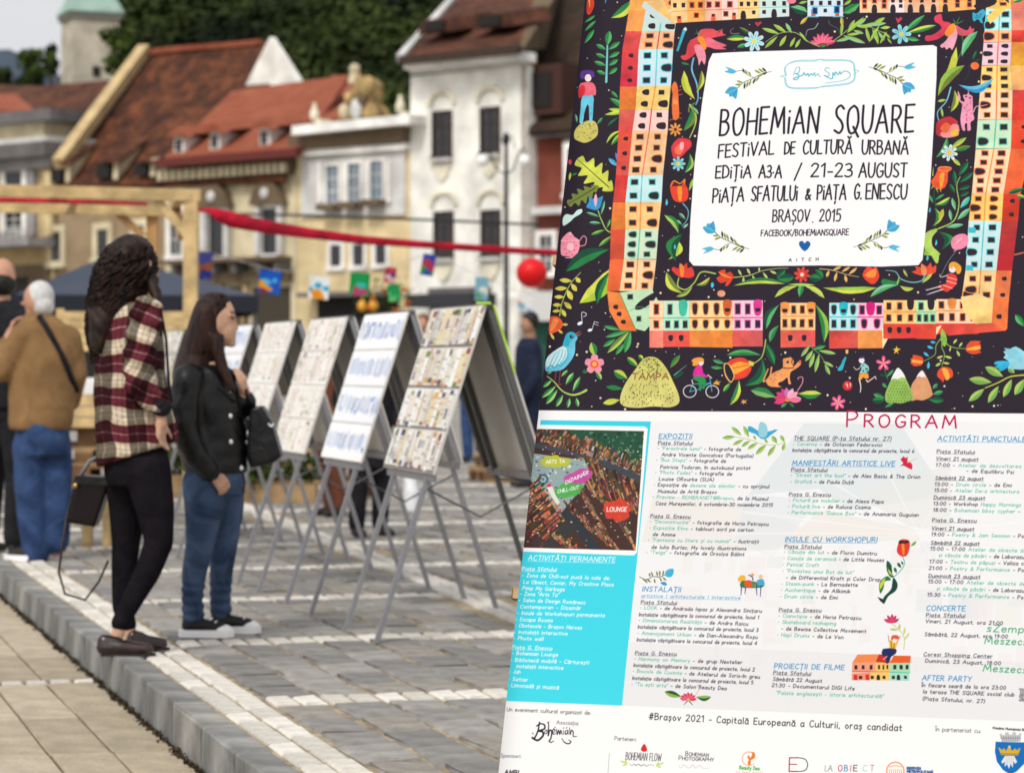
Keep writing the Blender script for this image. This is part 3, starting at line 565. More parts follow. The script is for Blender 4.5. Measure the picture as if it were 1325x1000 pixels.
    x, y = cA(785,938)[0]; cv.petals(x, y, 9, 8, (150,220,220), (240,210,90), .28, .4, 0, (90,170,190)); L(cA, 850,880, 822,990, 34, G1, LG, -.2)
    # tulip left (crop D)
    cv.poly(cD(782,180,800,150,840,165,865,145,868,170,885,200,885,250,860,272,815,270,792,240), (232,70,50), smooth=2); cv.poly(cD(825,180,850,180,848,262,830,262), (250,150,50), smooth=2); cv.stroke(cD(785,185,805,150,840,168,866,142,866,165), 1.1, 1.1, (236,170,60), smooth=3); cv.poly(cD(792,182,806,158,838,172,855,160,850,180), (90,30,40))
    L(cD, 890,210, 918,135, 18, LG, G2); cv.stroke(cD(855,280, 885,320, 880,370, 850,410), 1.6, 1, (110,190,200), smooth=4); L(cD, 870,370, 832,335, 20, MN, G1); L(cD, 850,400, 810,375, 20, MN, G1); L(cD, 855,422, 885,395, 14, MN)
    cv.poly(cD(755,285,762,252,770,275,765,290), (70,190,220), smooth=2)
    L(cD, 830,450, 748,345, 40, G1, LG, .15, wav=.08); L(cD, 770,600, 800,465, 44, YG, G2, .35); L(cD, 815,610, 850,455, 66, G3, G1, -.28)
    cv.poly(cD(802,530,808,510,815,530,808,540), (70,190,220), smooth=2)
    # bottom strip of the border
    def tulipflower(c, q, col, cols): cv.poly(c(*q), col, smooth=2); [cv.poly(c(*k), cc_, smooth=2) for k, cc_ in cols]
    tulipflower(cD, (835,700,790,660,800,640,830,650,835,618,858,635,878,615,880,650,905,640,920,690,890,705,858,700), (226,66,56), [((840,690,835,622,860,640,858,695), (246,140,60))])
    cv.stroke(cD(830,705, 825,750, 870,770, 920,730, 960,670, 1040,680), 1.6, 2, LG, smooth=4); L(cD, 850,790, 760,670, 50, OL, YG, -.15); L(cD, 930,745, 1010,700, 26, OL, YG, .15); L(cD, 910,750, 815,810, 26, OL, LG, -.1)
    tulipflower(cD, (1145,700,1110,750,1095,745,1105,725,1070,735,1045,705,1070,690,1055,670,1095,655,1100,680,1125,668), (230,72,50), [((1140,705,1060,672,1095,700), (248,150,60))])
    def branch(c, pts, leaves, col, col2): cv.stroke(c(*pts), 1.3, .7, col, smooth=4); [L(c, *p, col, col2) for p in leaves]
    branch(cE, (395,790, 480,780, 560,752, 640,740, 705,738), [(440,782,420,745,14), (490,775,470,738,14), (540,760,540,732,12), (450,785,450,825,14), (500,775,520,820,14), (560,760,590,800,14), (600,752,640,770,14)], (196,220,130), LG)
    L(cE, 690,745, 640,795, 40, G3, G1); L(cE, 860,745, 905,795, 40, G3, G1); L(cE, 640,800, 740,790, 50, G1, G3); L(cE, 900,800, 825,790, 46, G1, G3)
    x, y = cE(785,775)[0]; cv.petals(x, y, 10, 8, (226,72,60), (250,220,200), .26, .42, .2)
    L(cE, 392,838, 690,828, 34, YG, G1, -.08, wav=.08); L(cE, 905,850, 1215,850, 40, YG, G2, .05, wav=.08); L(cE, 770,905, 785,820, 34, G1, G4); L(cE, 760,840, 628,905, 30, LG, YG, .1, wav=.1); L(cE, 800,840, 915,912, 30, LG, YG, -.1, wav=.1); L(cE, 700,830, 860,835, 16, LG)
    branch(cE, (885,742, 960,750, 1040,775, 1110,788), [(940,750,925,790,18), (985,760,970,815,18), (1030,775,1040,820,18), (960,750,1010,728,16), (1010,760,1060,730,16), (1050,775,1100,735,16)], (214,200,120), (240,160,90))
    tulipflower(cF, (400,690,430,640,460,650,480,640,498,690,490,715,470,740,440,735), (228,70,50), [((410,690,480,650,470,705), (246,140,60))])
    cv.ell(*cE(323,882)[0], 5.4, 4.4, (232,160,130)); cv.poly(cE(270,850,262,832,272,815,282,835), (70,190,220), smooth=2)
    # right lower inner column (crop S)
    cv.poly(cS(585,250,600,235,690,245,670,290,668,360,640,415,590,430,545,405,525,360,560,310), (236,88,50), smooth=2); cv.poly(cS(600,300,640,290,625,400,600,410), (250,160,60), smooth=2); cv.stroke(cS(585,252,610,236,690,240,690,262,640,272,590,262), 1.4, 1.4, (240,150,80), smooth=3)
    for q in [(545,400,525,425), (570,420,585,455), (605,425,610,450), (540,310,545,240)]: cv.stroke(cS(*q), 1.4, .6, YG)
    cv.stroke(cS(555,420, 550,480, 565,560, 575,640, 560,760), 1.6, 2, G3, smooth=4); L(cS, 560,560, 690,495, 46, G1, YG, .12, sc=6.6); L(cS, 545,545, 512,475, 26, G1, G4, sc=6.6); L(cS, 560,520, 640,470, 22, G1, G4, sc=6.6); L(cS, 540,745, 560,590, 50, YG, G1, .3, sc=6.6); L(cS, 595,705, 630,595, 42, YG, (200,190,60), .0, sc=6.6)
    cv.stroke(cS(775,320, 745,400, 765,540, 745,650, 700,715, 590,765), 1, 2, LG, smooth=4)
    for p in [(760,310,845,190,50), (770,370,890,280,40), (760,430,862,400,30), (770,490,850,450,28), (735,400,720,265,36), (730,460,685,380,34), (735,610,705,500,34), (700,700,685,600,30), (750,690,860,590,44), (650,755,805,730,36)]: L(cS, *p, G1 if p[1] < 500 else G4, G3 if p[1] < 600 else MN, sc=6.6)
    L(cS, 775,590, 858,490, 46, (60,190,180), MN, sc=6.6); L(cS, 615,945, 590,790, 80, G1, G3, .5, sc=6.6)
    cv.poly(cS(470,950,475,830,540,775,585,765,560,800,510,850,520,920,585,960,600,994,470,994), G2, smooth=3)
    cv.poly(cS(505,620,515,580,525,605,515,625), (70,190,220), smooth=2); cv.poly(cS(560,905,570,860,580,885,570,910), (70,190,220), smooth=2)
    cv.poly(cF(740,470,790,430,830,430,800,470,800,520,835,560,835,610,820,620,790,570,755,530), LG, smooth=3); cv.poly(cF(765,600,770,575,780,590,772,605), (70,190,220), smooth=2)
    cv.poly(cS(695,890,720,835,790,808,840,830,840,900,790,940,720,945), (240,140,170), smooth=3); cv.stroke(cS(735,900,790,840), 1.4, .7, (252,200,214)); cv.stroke(cS(745,945,720,960), 1.2, .8, (240,180,200))
    cv.stroke(cF(935,550, 890,610, 850,690), .5, .5, (190,190,200), smooth=3)
    tulipflower(cF, (780,690,730,690,680,670,710,660,700,635,735,645,735,618,770,640,790,615,800,645,820,630,820,670), (232,80,56), [((740,685,735,625,765,650,765,685), (248,150,90))])
    cv.stroke(cF(760,680, 740,720, 680,730, 620,710, 590,670, 535,662), 1.8, .9, (130,196,200), smooth=4); cv.poly(cF(512,740,520,710,590,725,620,705,600,750,550,755), G1, smooth=3); L(cF, 600,745, 445,815, 34, MN, G4, .1); L(cF, 615,750, 695,765, 24, YG, LG, .15); L(cF, 740,735, 800,680, 20, YG, LG); L(cF, 660,700, 635,655, 16, OL, YG); cv.stroke(cF(600,740,610,700), 1.6, 1, LG)
    # balloon girl: plain little figure
    cv.poly(cF(885,680,930,685,942,710,935,745,905,770,880,785,835,760,840,745,880,735), (222,66,60), smooth=2)
    for q in [(885,700,940,715), (880,722,938,738), (862,745,915,765)]: cv.stroke(cF(*q), .8, .8, (250,230,220))
    cv.stroke(cF(885,690,850,700,842,685), 1.1, .8, (248,236,230), smooth=3); cv.stroke(cF(850,752,765,775), 1.3, 1.1, (248,236,230)); cv.stroke(cF(860,770,770,800), 1.3, 1.1, (248,236,230)); cv.stroke(cF(770,765,752,768), 1.6, 1.2, (40,50,110)); cv.stroke(cF(775,795,750,800), 1.6, 1.2, (40,50,110))
    cv.ell(*cF(915,655)[0], 4.6, 4.6, (250,236,228)); cv.poly(cF(895,650,900,620,930,612,965,640,960,675,940,680,925,640), (244,170,60), smooth=3); cv.ell(*cF(912,650)[0], .6, .6, DK)
    # ----- lower band of the dark art
    # bird on twig, left (crop L)
    cv.poly(cL(45,610,50,500,120,420,215,360,250,250,300,222,345,245,360,290,340,330,335,430,290,520,210,600,120,615), (110,202,228), smooth=3); cv.poly(cL(215,360,235,280,255,240,300,222,345,245,350,270,310,300,285,330,265,370), (50,180,206), smooth=3)
    cv.poly(cL(48,560,60,480,130,415,215,365,260,400,262,460,220,520,150,560,90,580), (200,230,234), smooth=3)
    for q in [(110,575,160,470,190,400), (150,560,200,470,215,400), (80,570,120,480,160,420), (190,540,235,470,245,410)]: cv.stroke(cL(*q), 1.1, .8, (90,180,206), smooth=3)
    cv.stroke(cL(60,590,100,560,130,580,170,550,200,565,262,470,262,400), 1.4, 1, (40,160,190), smooth=3)
    cv.ell(*cL(302,270)[0], 2.4, 2.4, (30,30,50)); cv.ell(*cL(308,265)[0], .7, .7, (255,255,255)); cv.stroke(cL(352,240,390,215), 1.2, .5, (230,130,90)); cv.stroke(cL(362,262,402,238), 1.2, .5, (230,130,90))
    for q in [(150,620,140,700), (192,615,180,730), (160,750,200,745)]: cv.stroke(cL(*q), 1, 1, (196,60,60))
    cv.stroke(cL(60,665, 130,720, 210,810, 300,850, 380,840, 450,805), 1, 3.4, LG, smooth=4)
    for p in [(200,670,268,605,34), (245,750,325,630,50), (315,820,390,670,46), (110,700,20,775,40), (150,760,10,880,50), (165,800,50,945,56), (220,850,150,970,46), (285,880,265,980,40), (350,880,370,970,40), (60,640,110,625,20)]: L(cL, *p, G1, (160,206,120), sc=7.69)
    cv.poly(cL(95,70,160,70,205,110,215,160,180,210,130,230,80,250,80,120), (238,96,56), smooth=2); cv.poly(cL(120,90,175,110,120,200,90,210), (248,150,80), smooth=2)
    for q in [(205,150,268,150), (165,200,215,240), (90,235,130,300)]: L(cL, *q, 26, YG, (240,190,90), sc=7.69)
    # musical notes
    cv.ell(*cL(385,138)[0], 3.6, 2.2, (245,245,245), -.4); cv.stroke(cL(408,130,402,35,430,30,450,45,440,65,420,70), .9, .9, (245,245,245), smooth=3); cv.ell(*cL(485,205)[0], 3.2, 1.9, (245,245,245), -.3); cv.stroke(cL(505,200,528,120,570,132), .8, .8, (245,245,245)); cv.stroke(cL(524,142,568,158), .7, .7, (245,245,245))
    for p in [(790,200,620,165,40), (880,205,635,275,46), (740,290,615,370,44), (880,210,655,435,60), (830,330,740,450,44), (890,215,830,430,70)]: L(cL, *p, G1 if p[4] != 60 else OL, G4 if p[4] != 60 else LG, sc=7.69)
    L(cL, 540,470, 500,325, 80, G1, (180,206,90), sc=7.69); L(cL, 545,610, 600,700, 50, G1, LG, sc=7.69); L(cL, 470,610, 408,615, 44, G3, G1, sc=7.69)
    x, y = cL(530,545)[0]; cv.petals(x, y, 12.5, 5, (240,150,170), (236,96,60), .42, .8, -.3); cv.ell(x, y, 3, 3, (250,180,90))
    # TAMPA hill
    for p in [(965,570,855,475,60), (1020,500,968,455,44), (860,690,722,610,84), (815,790,645,770,50), (785,900,615,935,60)]: L(cL, *p, YG if p[0] != 815 else G1, G1 if p[0] != 785 else (200,214,80), sc=7.69)
    L(cG, 780,600, 838,525, 30, OL, G1); cv.stroke(cG(805,640,875,585), 1.2, .5, MN); L(cG, 800,660, 860,620, 24, G3)
    cv.poly(cG(497,800,500,750,530,680,580,610,620,555,660,535,710,545,760,600,800,680,830,750,832,800,780,825,690,820,600,828,530,822), (206,206,110), smooth=3, col2=(222,214,130))
    for k in range(230):
        u = rnd.uniform(0, 1); yy = 545 + 270*u; half = 25 + 140*(u**.8); xx = 668 + rnd.uniform(-1, 1)*half
        if not (625 < yy < 672 and 560 < xx < 775): (a, b), = cG(xx, yy); cv.stroke([(a, b), (a-.2, b+1.2)], .8, .7, (70,70,40))
    text(cv, "TAMPA", *cG(565,665)[0], *cG(772,665)[0], 8, (150,96,60), r=1.5)
    # cyclist
    for cx, cy in ((408,515), (636,518)):
        (a, b), = cM(cx, cy); t = np.linspace(0, 2*math.pi, 25); cv.stroke(np.stack([a + 8.3*np.cos(t), b + 7.8*np.sin(t)], 1), 1.2, 1.2, (238,238,240))
    cv.stroke(cM(408,520,440,440,560,440,620,430,610,380), 1, 1, (80,200,220)); cv.stroke(cM(408,520,500,495,620,430,632,515), 1, 1, (80,200,220)); cv.stroke(cM(430,400,440,440), 1.2, 1.2, (240,240,240))
    cv.poly(cM(445,370,520,355,565,385,570,430,555,490,540,490,535,430,525,500,505,505,495,420,450,400), (40,150,80), smooth=2); cv.poly(cM(440,360,450,300,490,250,530,250,545,330,590,360,580,378,520,360,480,365), (222,50,160), smooth=2)
    cv.ell(*cM(522,225)[0], 3.6, 4, (248,232,224)); cv.poly(cM(430,200,455,180,520,172,552,195,545,215,500,222,490,250,450,262,432,240,445,225,428,215), (240,160,70), smooth=2); cv.stroke(cM(590,350,630,382), 1.2, 1.2, (245,240,235))
    cv.poly(cM(640,440,690,395,685,420,728,415,700,435,715,450,690,450), (240,170,60))
    # pomegranate flower + leaves
    L(cM, 1130,155, 780,150, 60, G4, G1, .08, wav=.06, sc=7.8); L(cM, 1140,180, 965,460, 110, G3, G1, -.25, wav=.06, sc=7.8); L(cM, 765,235, 640,200, 40, G1, G4, sc=7.8); L(cM, 745,280, 620,272, 36, G1, G4, sc=7.8); L(cM, 820,430, 745,520, 40, G2, G1, sc=7.8); L(cM, 905,400, 815,655, 70, G1, YG, -.1, wav=.06, sc=7.8); L(cM, 1175,50, 1265,250, 70, G3, G1, .0, wav=.05, sc=7.8)
    cv.stroke(cM(1060,235, 1130,180, 1160,100, 1175,0), 1.3, 1.8, LG, smooth=3)
    cv.poly(cM(790,230,870,182,960,182,1020,240,1030,300,980,370,900,395,850,395,830,330), (228,70,50), smooth=3); cv.poly(cM(815,270,900,220,1000,235,1010,270,900,330,860,340), (250,160,60), smooth=3); cv.stroke(cM(830,290,920,268,1010,250), .8, .6, (150,60,30), smooth=3); cv.poly(cM(1000,205,1060,225,1050,265,1010,255), (220,214,90))
    cv.poly(cM(755,240,790,230,830,270,860,350,850,400,820,430,770,370,752,300), (240,190,100), smooth=3); cv.poly(cM(765,250,792,242,820,280,850,350,840,395,822,415,782,360,764,300), INK, smooth=3)
    # lying cat (spotted orange)
    cv.stroke(cI(700,510, 690,560, 660,590, 655,580, 680,520), 2, 1.6, (244,160,90), smooth=3)
    cv.poly(cN(15,430,60,370,120,335,190,300,190,210,215,200,240,190,280,190,310,230,300,290,340,250,370,220,388,225,380,270,330,310,275,345,265,420,280,470,250,470,240,400,190,440,140,460,150,490,180,505,60,500,20,470), (242,160,96), smooth=2)
    cv.stroke(cN(190,295,240,305,310,298), 1, 1, (40,30,40), smooth=3); cv.ell(*cN(243,238)[0], 1.6, 1.6, DK); cv.stroke(cN(295,210,285,240,300,270), .7, .7, DK, smooth=3); cv.poly(cN(200,225,205,192,225,208), (242,160,96)); cv.poly(cN(262,195,275,178,285,198), (242,160,96)); cv.ell(*cN(375,235)[0], 1.8, 2.2, (226,96,80))
    for k in range(24): cv.ell(*cN(rnd.uniform(50,230), rnd.uniform(350,440))[0], .5, .5, (200,100,50))
    # leaves under the gate house
    cv.stroke(cN(470,10, 500,80, 580,150, 640,240, 680,340), 1.4, .8, (90,150,80), smooth=4)
    for p in [(510,100,650,65,40), (515,110,430,230,44), (570,115,760,150,40), (530,140,475,300,44), (580,150,535,350,44), (620,230,735,290,34), (640,260,695,375,40), (480,60,385,180,40)]: L(cN, *p, G4 if p[3] < 120 else (130,180,110), G1 if p[3] < 120 else LG, sc=8.28)
    cv.poly(cN(862,105,893,105,890,150,865,148), (250,196,100)); cv.poly(cN(860,180,872,195,850,260,830,320,790,332,778,310,810,270,830,220), (50,186,206), smooth=3)
    # footballer: plain little figure
    cv.poly(cN(1015,285,1040,250,1070,250,1110,285,1110,330,1080,355,1010,355,1030,320), (150,214,210), smooth=2)
    for k in range(9): cv.ell(*cN(rnd.uniform(1025,1105), rnd.uniform(265,340))[0], .7, 1, (40,60,70))
    cv.ell(*cN(1035,220)[0], 3.8, 3.8, (246,236,232)); cv.poly(cN(1010,195,1020,178,1060,165,1072,200,1060,195,1020,200), (60,50,110), smooth=2); cv.stroke(cN(1015,300,980,320,950,290), 1.1, .8, (246,232,228), smooth=3)
    cv.poly(cN(1010,360,1105,355,1112,410,1080,415,1050,400,1030,425,1000,428), (244,160,60)); cv.stroke(cN(1012,430,1025,500,1020,560), 1.6, 1, (246,232,228), smooth=3); cv.stroke(cN(1085,430,1100,450,1180,390,1190,420), 1.6, 1, (246,220,220))
    x, y = cN(883,490)[0]; cv.ell(x, y, 6.3, 6.3, (214,50,54)); [cv.ell(x+rnd.uniform(-4,4), y+rnd.uniform(-4,4), .7, .7, (255,240,240)) for k in range(11)]
    cv.stroke(cN(1285,250, 1285,340, 1315,420), 1.2, 1, G1, smooth=3)
    for q in ((1268,252), (782,670)):
        x, y = cN(*q)[0]; cv.petals(x, y, 9.5, 5 if q[0] > 1000 else 6, (236,90,140), (246,150,80), .2, .5, -.3, (250,190,210))
    # magenta lotus centre
    L(cI, 725,680, 580,640, 54, G1, (130,180,110), .05, wav=.08); L(cI, 850,660, 985,660, 48, G1, YG, .05, wav=.06); cv.stroke(cN(350,540, 400,460, 400,400, 355,405, 358,425), 1.4, .9, (236,150,170), smooth=4)
    x, y = cN(240,640)[0]
    for k, (a, c) in enumerate([(-2.95, (222,60,110)), (-2.5, (226,70,120)), (-2.0, (206,70,130)), (-1.65, (214,120,170)), (-1.15, (246,190,206)), (-.7, (244,170,190)), (-.1, (250,200,212)), (.05, (240,120,150)), (2.9, (226,70,120))]): cv.leaf(x, y, x+18*math.cos(a), y+16*math.sin(a), 7, c, colour_jit(c, 16))
    cv.ell(x, y, 3, 3, (226,130,60)); L(cN, 235,675, 170,720, 34, G4, G1, sc=8.28); L(cN, 250,670, 310,722, 34, G3, G1, sc=8.28)
    # twin peaks
    for p in [(100,780,0,745,40), (100,800,-10,800,60), (120,690,80,650,30), (520,700,565,655,34), (520,750,612,722,40), (480,790,620,800,56), (100,865,180,825,26)]: L(cO, *p, G1, G3 if p[4] > 50 else G4, sc=6.8)
    cv.poly(cO(330,800,330,680,380,600,425,540,450,560,490,640,515,720,515,760,440,800,380,795), (224,160,116), smooth=3); cv.poly(cO(375,600,425,535,460,600,440,592,425,600,400,588), (244,240,240), smooth=2)
    cv.poly(cO(105,800,105,740,150,630,200,530,225,520,265,570,300,640,335,720,345,790,290,815,240,828,180,822,130,825), (150,190,90), smooth=3); cv.poly(cO(155,615,200,530,225,518,262,560,282,605,250,598,215,615,180,608), (244,244,244), smooth=2)
    for i in range(7):
        for j in range(9):
            xx = 130 + j*24 + (i % 2)*10; yy = 640 + i*27
            if abs(xx-220) < 40 + (yy-600)*.42: (a, b), = cO(xx, yy); cv.stroke([(a, b), (a-.3, b+1.5)], .9, .7, (70,110,50))
    L(cO, 110,600, 180,530, 26, G4, G1, sc=6.8); L(cO, 105,590, 55,572, 24, G3, sc=6.8)
    cv.poly(cO(205,322,212,345,242,350,215,368,222,398,205,378,180,395,190,365,170,352,195,348), (248,196,60))
    cv.poly(cM(950,592,958,612,990,600,970,622,985,642,958,630,950,652,942,630,918,635,938,618,925,598,945,612), (240,170,90))
    # triple tulips
    cv.poly(cO(600,170,640,230,645,300,620,330,590,270), G2, smooth=2)
    cv.stroke(cO(605,240, 550,320, 540,400, 445,455), 1.6, 1, (130,170,80), smooth=4); cv.stroke(cO(615,250, 600,330, 625,400, 600,500), 1.8, .9, (130,170,80), smooth=4); cv.stroke(cO(625,250, 650,310, 720,340, 810,345), 1.8, .9, (130,170,80), smooth=4)
    for p in [(550,295,500,285,24), (530,345,472,325,26), (490,415,440,378,24), (485,460,480,525,26)]: L(cO, *p, (60,170,220), (90,200,230), sc=6.8)
    for p in [(700,305,735,262,20), (680,320,668,375,14), (750,335,782,290,18), (730,360,758,415,22), (615,410,555,430,22), (620,412,690,430,22), (595,470,545,500,22), (605,470,670,478,20)]: L(cO, *p, LG, (200,210,110), sc=6.8)
    for q, ins_ in [((440,450,420,415,345,402,350,425,328,435,330,460,328,480,350,490,345,500,420,495), (430,455,345,445,345,470,425,475)), ((600,510,565,545,560,590,595,620,610,645,625,610,640,630,655,605,690,600,700,560,680,520,630,505), (600,520,640,620,670,600,650,530)), ((808,345,850,280,945,280,925,300,948,310,930,330,948,345,930,360,948,380,880,395,830,380), (820,345,930,318,935,350,840,360))]:
        cv.poly(cO(*q), (232,84,50), smooth=2); cv.poly(cO(*ins_), (250,180,70), smooth=2)
    # bird right edge with branch
    cv.stroke(cO(980,690, 1100,640, 1200,590, 1325,575), 1.3, 2, YG, smooth=4)
    for p in [(1040,640,838,612,70), (975,695,835,808,60), (1100,670,1005,820,60), (1215,610,1140,770,60), (1325,610,1240,750,70), (1140,590,980,505,70), (1240,560,1180,505,50)]: L(cO, *p, LG, (120,176,90), sc=6.8)
    cv.poly(cO(1185,520,1180,450,1140,425,1160,400,1140,370,1165,360,1145,338,1200,345,1250,325,1325,370,1420,440,1400,520), (150,214,230), smooth=2); cv.poly(cO(1190,455,1080,455,1060,480,1090,490,1060,505,1100,520,1110,545,1180,510), (50,180,220), smooth=2)
    for k in range(5): cv.stroke(cO(1160+8*k,350+18*k, 1230,355+18*k, 1300,395+14*k), .7, .5, (90,180,206), smooth=3)
    L(cO, 1325,150, 1245,45, 60, G1, G4, sc=6.8); L(cC, 1255,15, 1325,-10, 30, G1, YG); L(cS, 1330,420, 1185,460, 40, G1, G3, sc=6.6); L(cS, 1335,500, 1260,480, 36, YG, G1, sc=6.6); cv.stroke(cF(1270,572,1320,560), 2, 2, (230,110,80))
    # stars
    for k in range(520):
        x = rnd.uniform(705, 1325); y = rnd.uniform(0, 530); ty, tx = [int(v) for v in cv.T([(x, y)])[0][::-1]]
        if 3 < tx < W_-4 and 3 < ty < yb - 4 and np.abs(cv.a[ty-3:ty+4, tx-3:tx+4] - np.array(INK)/255).max() < .02:
            q = rnd.choice((.5, .7, .7, 1, 1.5)); cv.ell(x, y, q, q, rnd.choice(((240,230,200), (240,220,160), (230,200,210))))
    # watercolour mottling of the painted ink (dark ground hardly changes)
    nz = 0
    for cell, am in ((26, .8), (9, .5)):
        n1 = RNG.normal(size=(yb//cell+3, W_//cell+3)).astype(np.float32)
        yy = np.arange(yb)/cell; xx = np.arange(W_)/cell; yi = yy.astype(int); xi = xx.astype(int); fy = (yy-yi)[:, None]; fx = (xx-xi)[None, :]; fy = fy*fy*(3-2*fy); fx = fx*fx*(3-2*fx)
        nz = nz + am*((n1[yi][:, xi]*(1-fy) + n1[yi+1][:, xi]*fy)*(1-fx) + (n1[yi][:, xi+1]*(1-fy) + n1[yi+1][:, xi+1]*fy)*fx)
    cv.a[:225, 420:] = cv.a[yb-225:yb, 420:][::-1]
    cv.poly(CARD, (252,252,253))
    sat = cv.a[:yb].max(2) - cv.a[:yb].min(2); cv.a[:yb] *= (1 + nz * .05 * np.clip(sat*2, 0, 1))[..., None]
    # ----- lettering on the card
    D = 'd'
    def t(s, x0, y0, x1, y1, h, r=2.1, **k): text(cv, s, x0, y0, x1, y1, h, D, r, jit=.03, sub=4, **k)
    t("BOHEMiAN", 931, 175.5, 1058, 172, 37, 3.0, gap=.2); t("SQUARE", 1079, 172.6, 1181, 170.8, 38, 3.0, gap=.2)
    def tt(s, *a, **k): t(s, *a, **k)
    tt("FESTiVAL", 929.5, 205, 1001, 200, 18.5); tt("DE", 1015, 200, 1028, 199.5, 16.5); tt("CULTURĂ", 1039, 199.8, 1102, 198.7, 18.5); tt("URBANĂ", 1115, 199.4, 1174.5, 199.2, 18.5)
    tt("EDiȚiA", 926, 231, 971.5, 230.4, 17); tt("A3·A", 982, 230.4, 1011, 230.4, 17); tt("/", 1028, 232, 1036, 230, 19); tt("21-23", 1049, 229, 1102, 229, 18.5); tt("AUGUST", 1111, 229.5, 1172.5, 228.5, 19)
    tt("PiAȚA", 922, 262.5, 962, 260.5, 19.5); tt("SFATULUi", 972, 260.4, 1031, 259.2, 20); tt("&", 1042, 258.5, 1048.5, 258.3, 15); tt("PiAȚA", 1057, 258.4, 1094, 258, 20); tt("G.", 1105, 257.4, 1114, 257.2, 20); tt("ENESCU", 1120, 257.5, 1172.5, 256.8, 20)
    tt("BRAȘOV", 999.5, 287.3, 1047, 286.2, 16, r=1.7); tt(".", 1051, 288, 1052, 288, 16, r=1.5); tt("2015", 1060, 286.4, 1087, 286.4, 16, r=1.7)
    tt("FACEBOOK/BOHEMiANSQUARE", 984.5, 305.7, 1097.7, 304, 8, r=1.1); tt("AiTCH", 1020.5, 338.5, 1058.5, 337.3, 4, r=.75, gap=1.1)
    cv.poly(cE(800,642,770,610,770,588,788,583,800,597,812,583,830,590,830,612), (30,96,170), smooth=2)
    # sprigs in the card's corners
    def sprig(ax_, ay, fx, fy):
        P = lambda *v: [(ax_ + fx*v[i], ay + fy*v[i+1]) for i in range(0, len(v), 2)]
        cv.stroke(P(0,0, -12,3, -24,9, -37,15, -44,22), .5, .9, (70,66,50), smooth=3); cv.stroke(P(-22,8, -30,5, -38,-1, -46,0), .5, .7, (90,86,60), smooth=3)
        for i, (x, y, dx, dy) in enumerate([(-6,1,-6,-6), (-9,2,-8,-6), (-13,3,-9,-5), (-5,1,-7,3), (-10,3,-8,4), (-15,5,-5,8), (-20,8,-4,8), (-26,10,-3,9), (-30,12,-2,9), (-34,14,-1,9), (-26,6,-4,-6), (-31,4,-3,-6), (-35,2,-2,-6), (-36,15,-9,-3), (-38,17,-9,0)]):
            (a, b), (c, d) = P(x, y, x+dx, y+dy); cv.leaf(a, b, c, d, 2.6, (60,66,46) if i % 3 == 0 else (142,156,76))
        (a, b), = P(-44, 22); 
        cv.poly(P(-44,21, -54,20, -60,28, -55,29, -54,33, -50,32, -46,36, -44,30), (70,170,214), smooth=2); cv.stroke(P(-45,23,-56,28), .6, .4, (200,230,240)); cv.stroke(P(-45,24,-50,33), .6, .4, (30,110,170)); cv.poly(P(-45,0,-52,-4,-60,-6,-55,-2,-61,0,-55,2,-50,3), (90,186,222), smooth=2)
    sprig(998, 93, 1, 1); sprig(1124, 87, -1, 1); sprig(969, 322, 1, -1); sprig(1104, 319.5, -1, -1)
    # cartouche with script
    CB = (90,190,210)
    for o_ in (0, 1.8):
        cv.stroke(cB(740-o_*3,300, 735-o_*2,250+o_*2, 790,222-o_*3, 900,218-o_*3, 930,208, 960,216-o_*3, 1060,215-o_*3, 1115,225-o_*3, 1125+o_*3,260, 1125+o_*3,320, 1090,345+o_*3, 960,360+o_*3, 930,368, 900,370+o_*3, 790,372+o_*3, 745-o_*3,360, 735-o_*3,315), .7, .7, CB, smooth=3)
    cv.stroke(cB(740,300,705,305,735,312), .7, .5, CB); cv.stroke(cB(1125,265,1155,275,1125,290), .7, .5, CB)
    script_word(cv, cB(780,300,795,260,815,255,810,285,790,290,812,300,800,325,780,318,830,300,840,285,850,300,862,290,868,305,880,290,890,300,900,285,905,305,920,290,925,300,935,308), 1.6, CB); script_word(cv, cB(990,262,970,255,960,270,985,290,975,305,955,300,1000,320,1005,285,1015,300,1020,280,1035,295,1045,278,1050,292,1070,275,1100,285,1100,310,1060,330,960,345), 1.5, CB)
    # ----- lower part: programme
    CYN = (62,214,236)
    # pale collage behind the programme
    def soft(q, c, a): cv.poly(q, c, a)
    cv.poly([(842,545),(1400,545),(1400,950),(805,912)], (243,244,246)); soft([(1040,548),(1165,548),(1225,640),(1100,660),(1060,632),(968,640)], (222,230,234), .75); soft([(845,640),(960,650),(1080,700),(940,715),(830,700)], (236,232,226), .6)
    soft([(1000,650),(1190,690),(1110,640),(1230,600),(1230,690)], (232,232,230), .6); soft([(1190,690),(1060,660),(1020,700),(1190,700)], (238,234,228), .7); soft([(965,640),(1060,645),(1000,720),(950,700)], (226,232,238), .6)
    for k in range(60):
        x = rnd.uniform(860, 1330); y = rnd.uniform(700, 860); w = rnd.uniform(4, 40); h = rnd.uniform(8, 46); c = rnd.choice([(236,236,238), (228,232,236), (246,246,247), (240,234,236), (236,238,230)])
        cv.poly([(x, y), (x+w, y+w*.05), (x+w-2, y+h), (x-2, y+h)], c, .5)
    for k in range(18):
        a = k*.35; cv.stroke([(1188,690), (1188+240*math.cos(a), 690+80*math.sin(a))], .6, 3, (250,250,250), a=.5)
    soft([(805,830),(1400,860),(1400,960),(800,915)], (232,232,234), .55)
    cv.poly([(700,543.5),(842,545),(805,912.5),(640,906)], CYN, col2=(70,222,240))
    cv.poly([(690,549.5),(834,551.5),(838,554),(824,714),(820,718),(670,713)], (252,252,252)); 
    # aerial photo inset
    cv.poly([(690,555),(833,557.5),(822,711.5),(672,708)], (74,52,48))
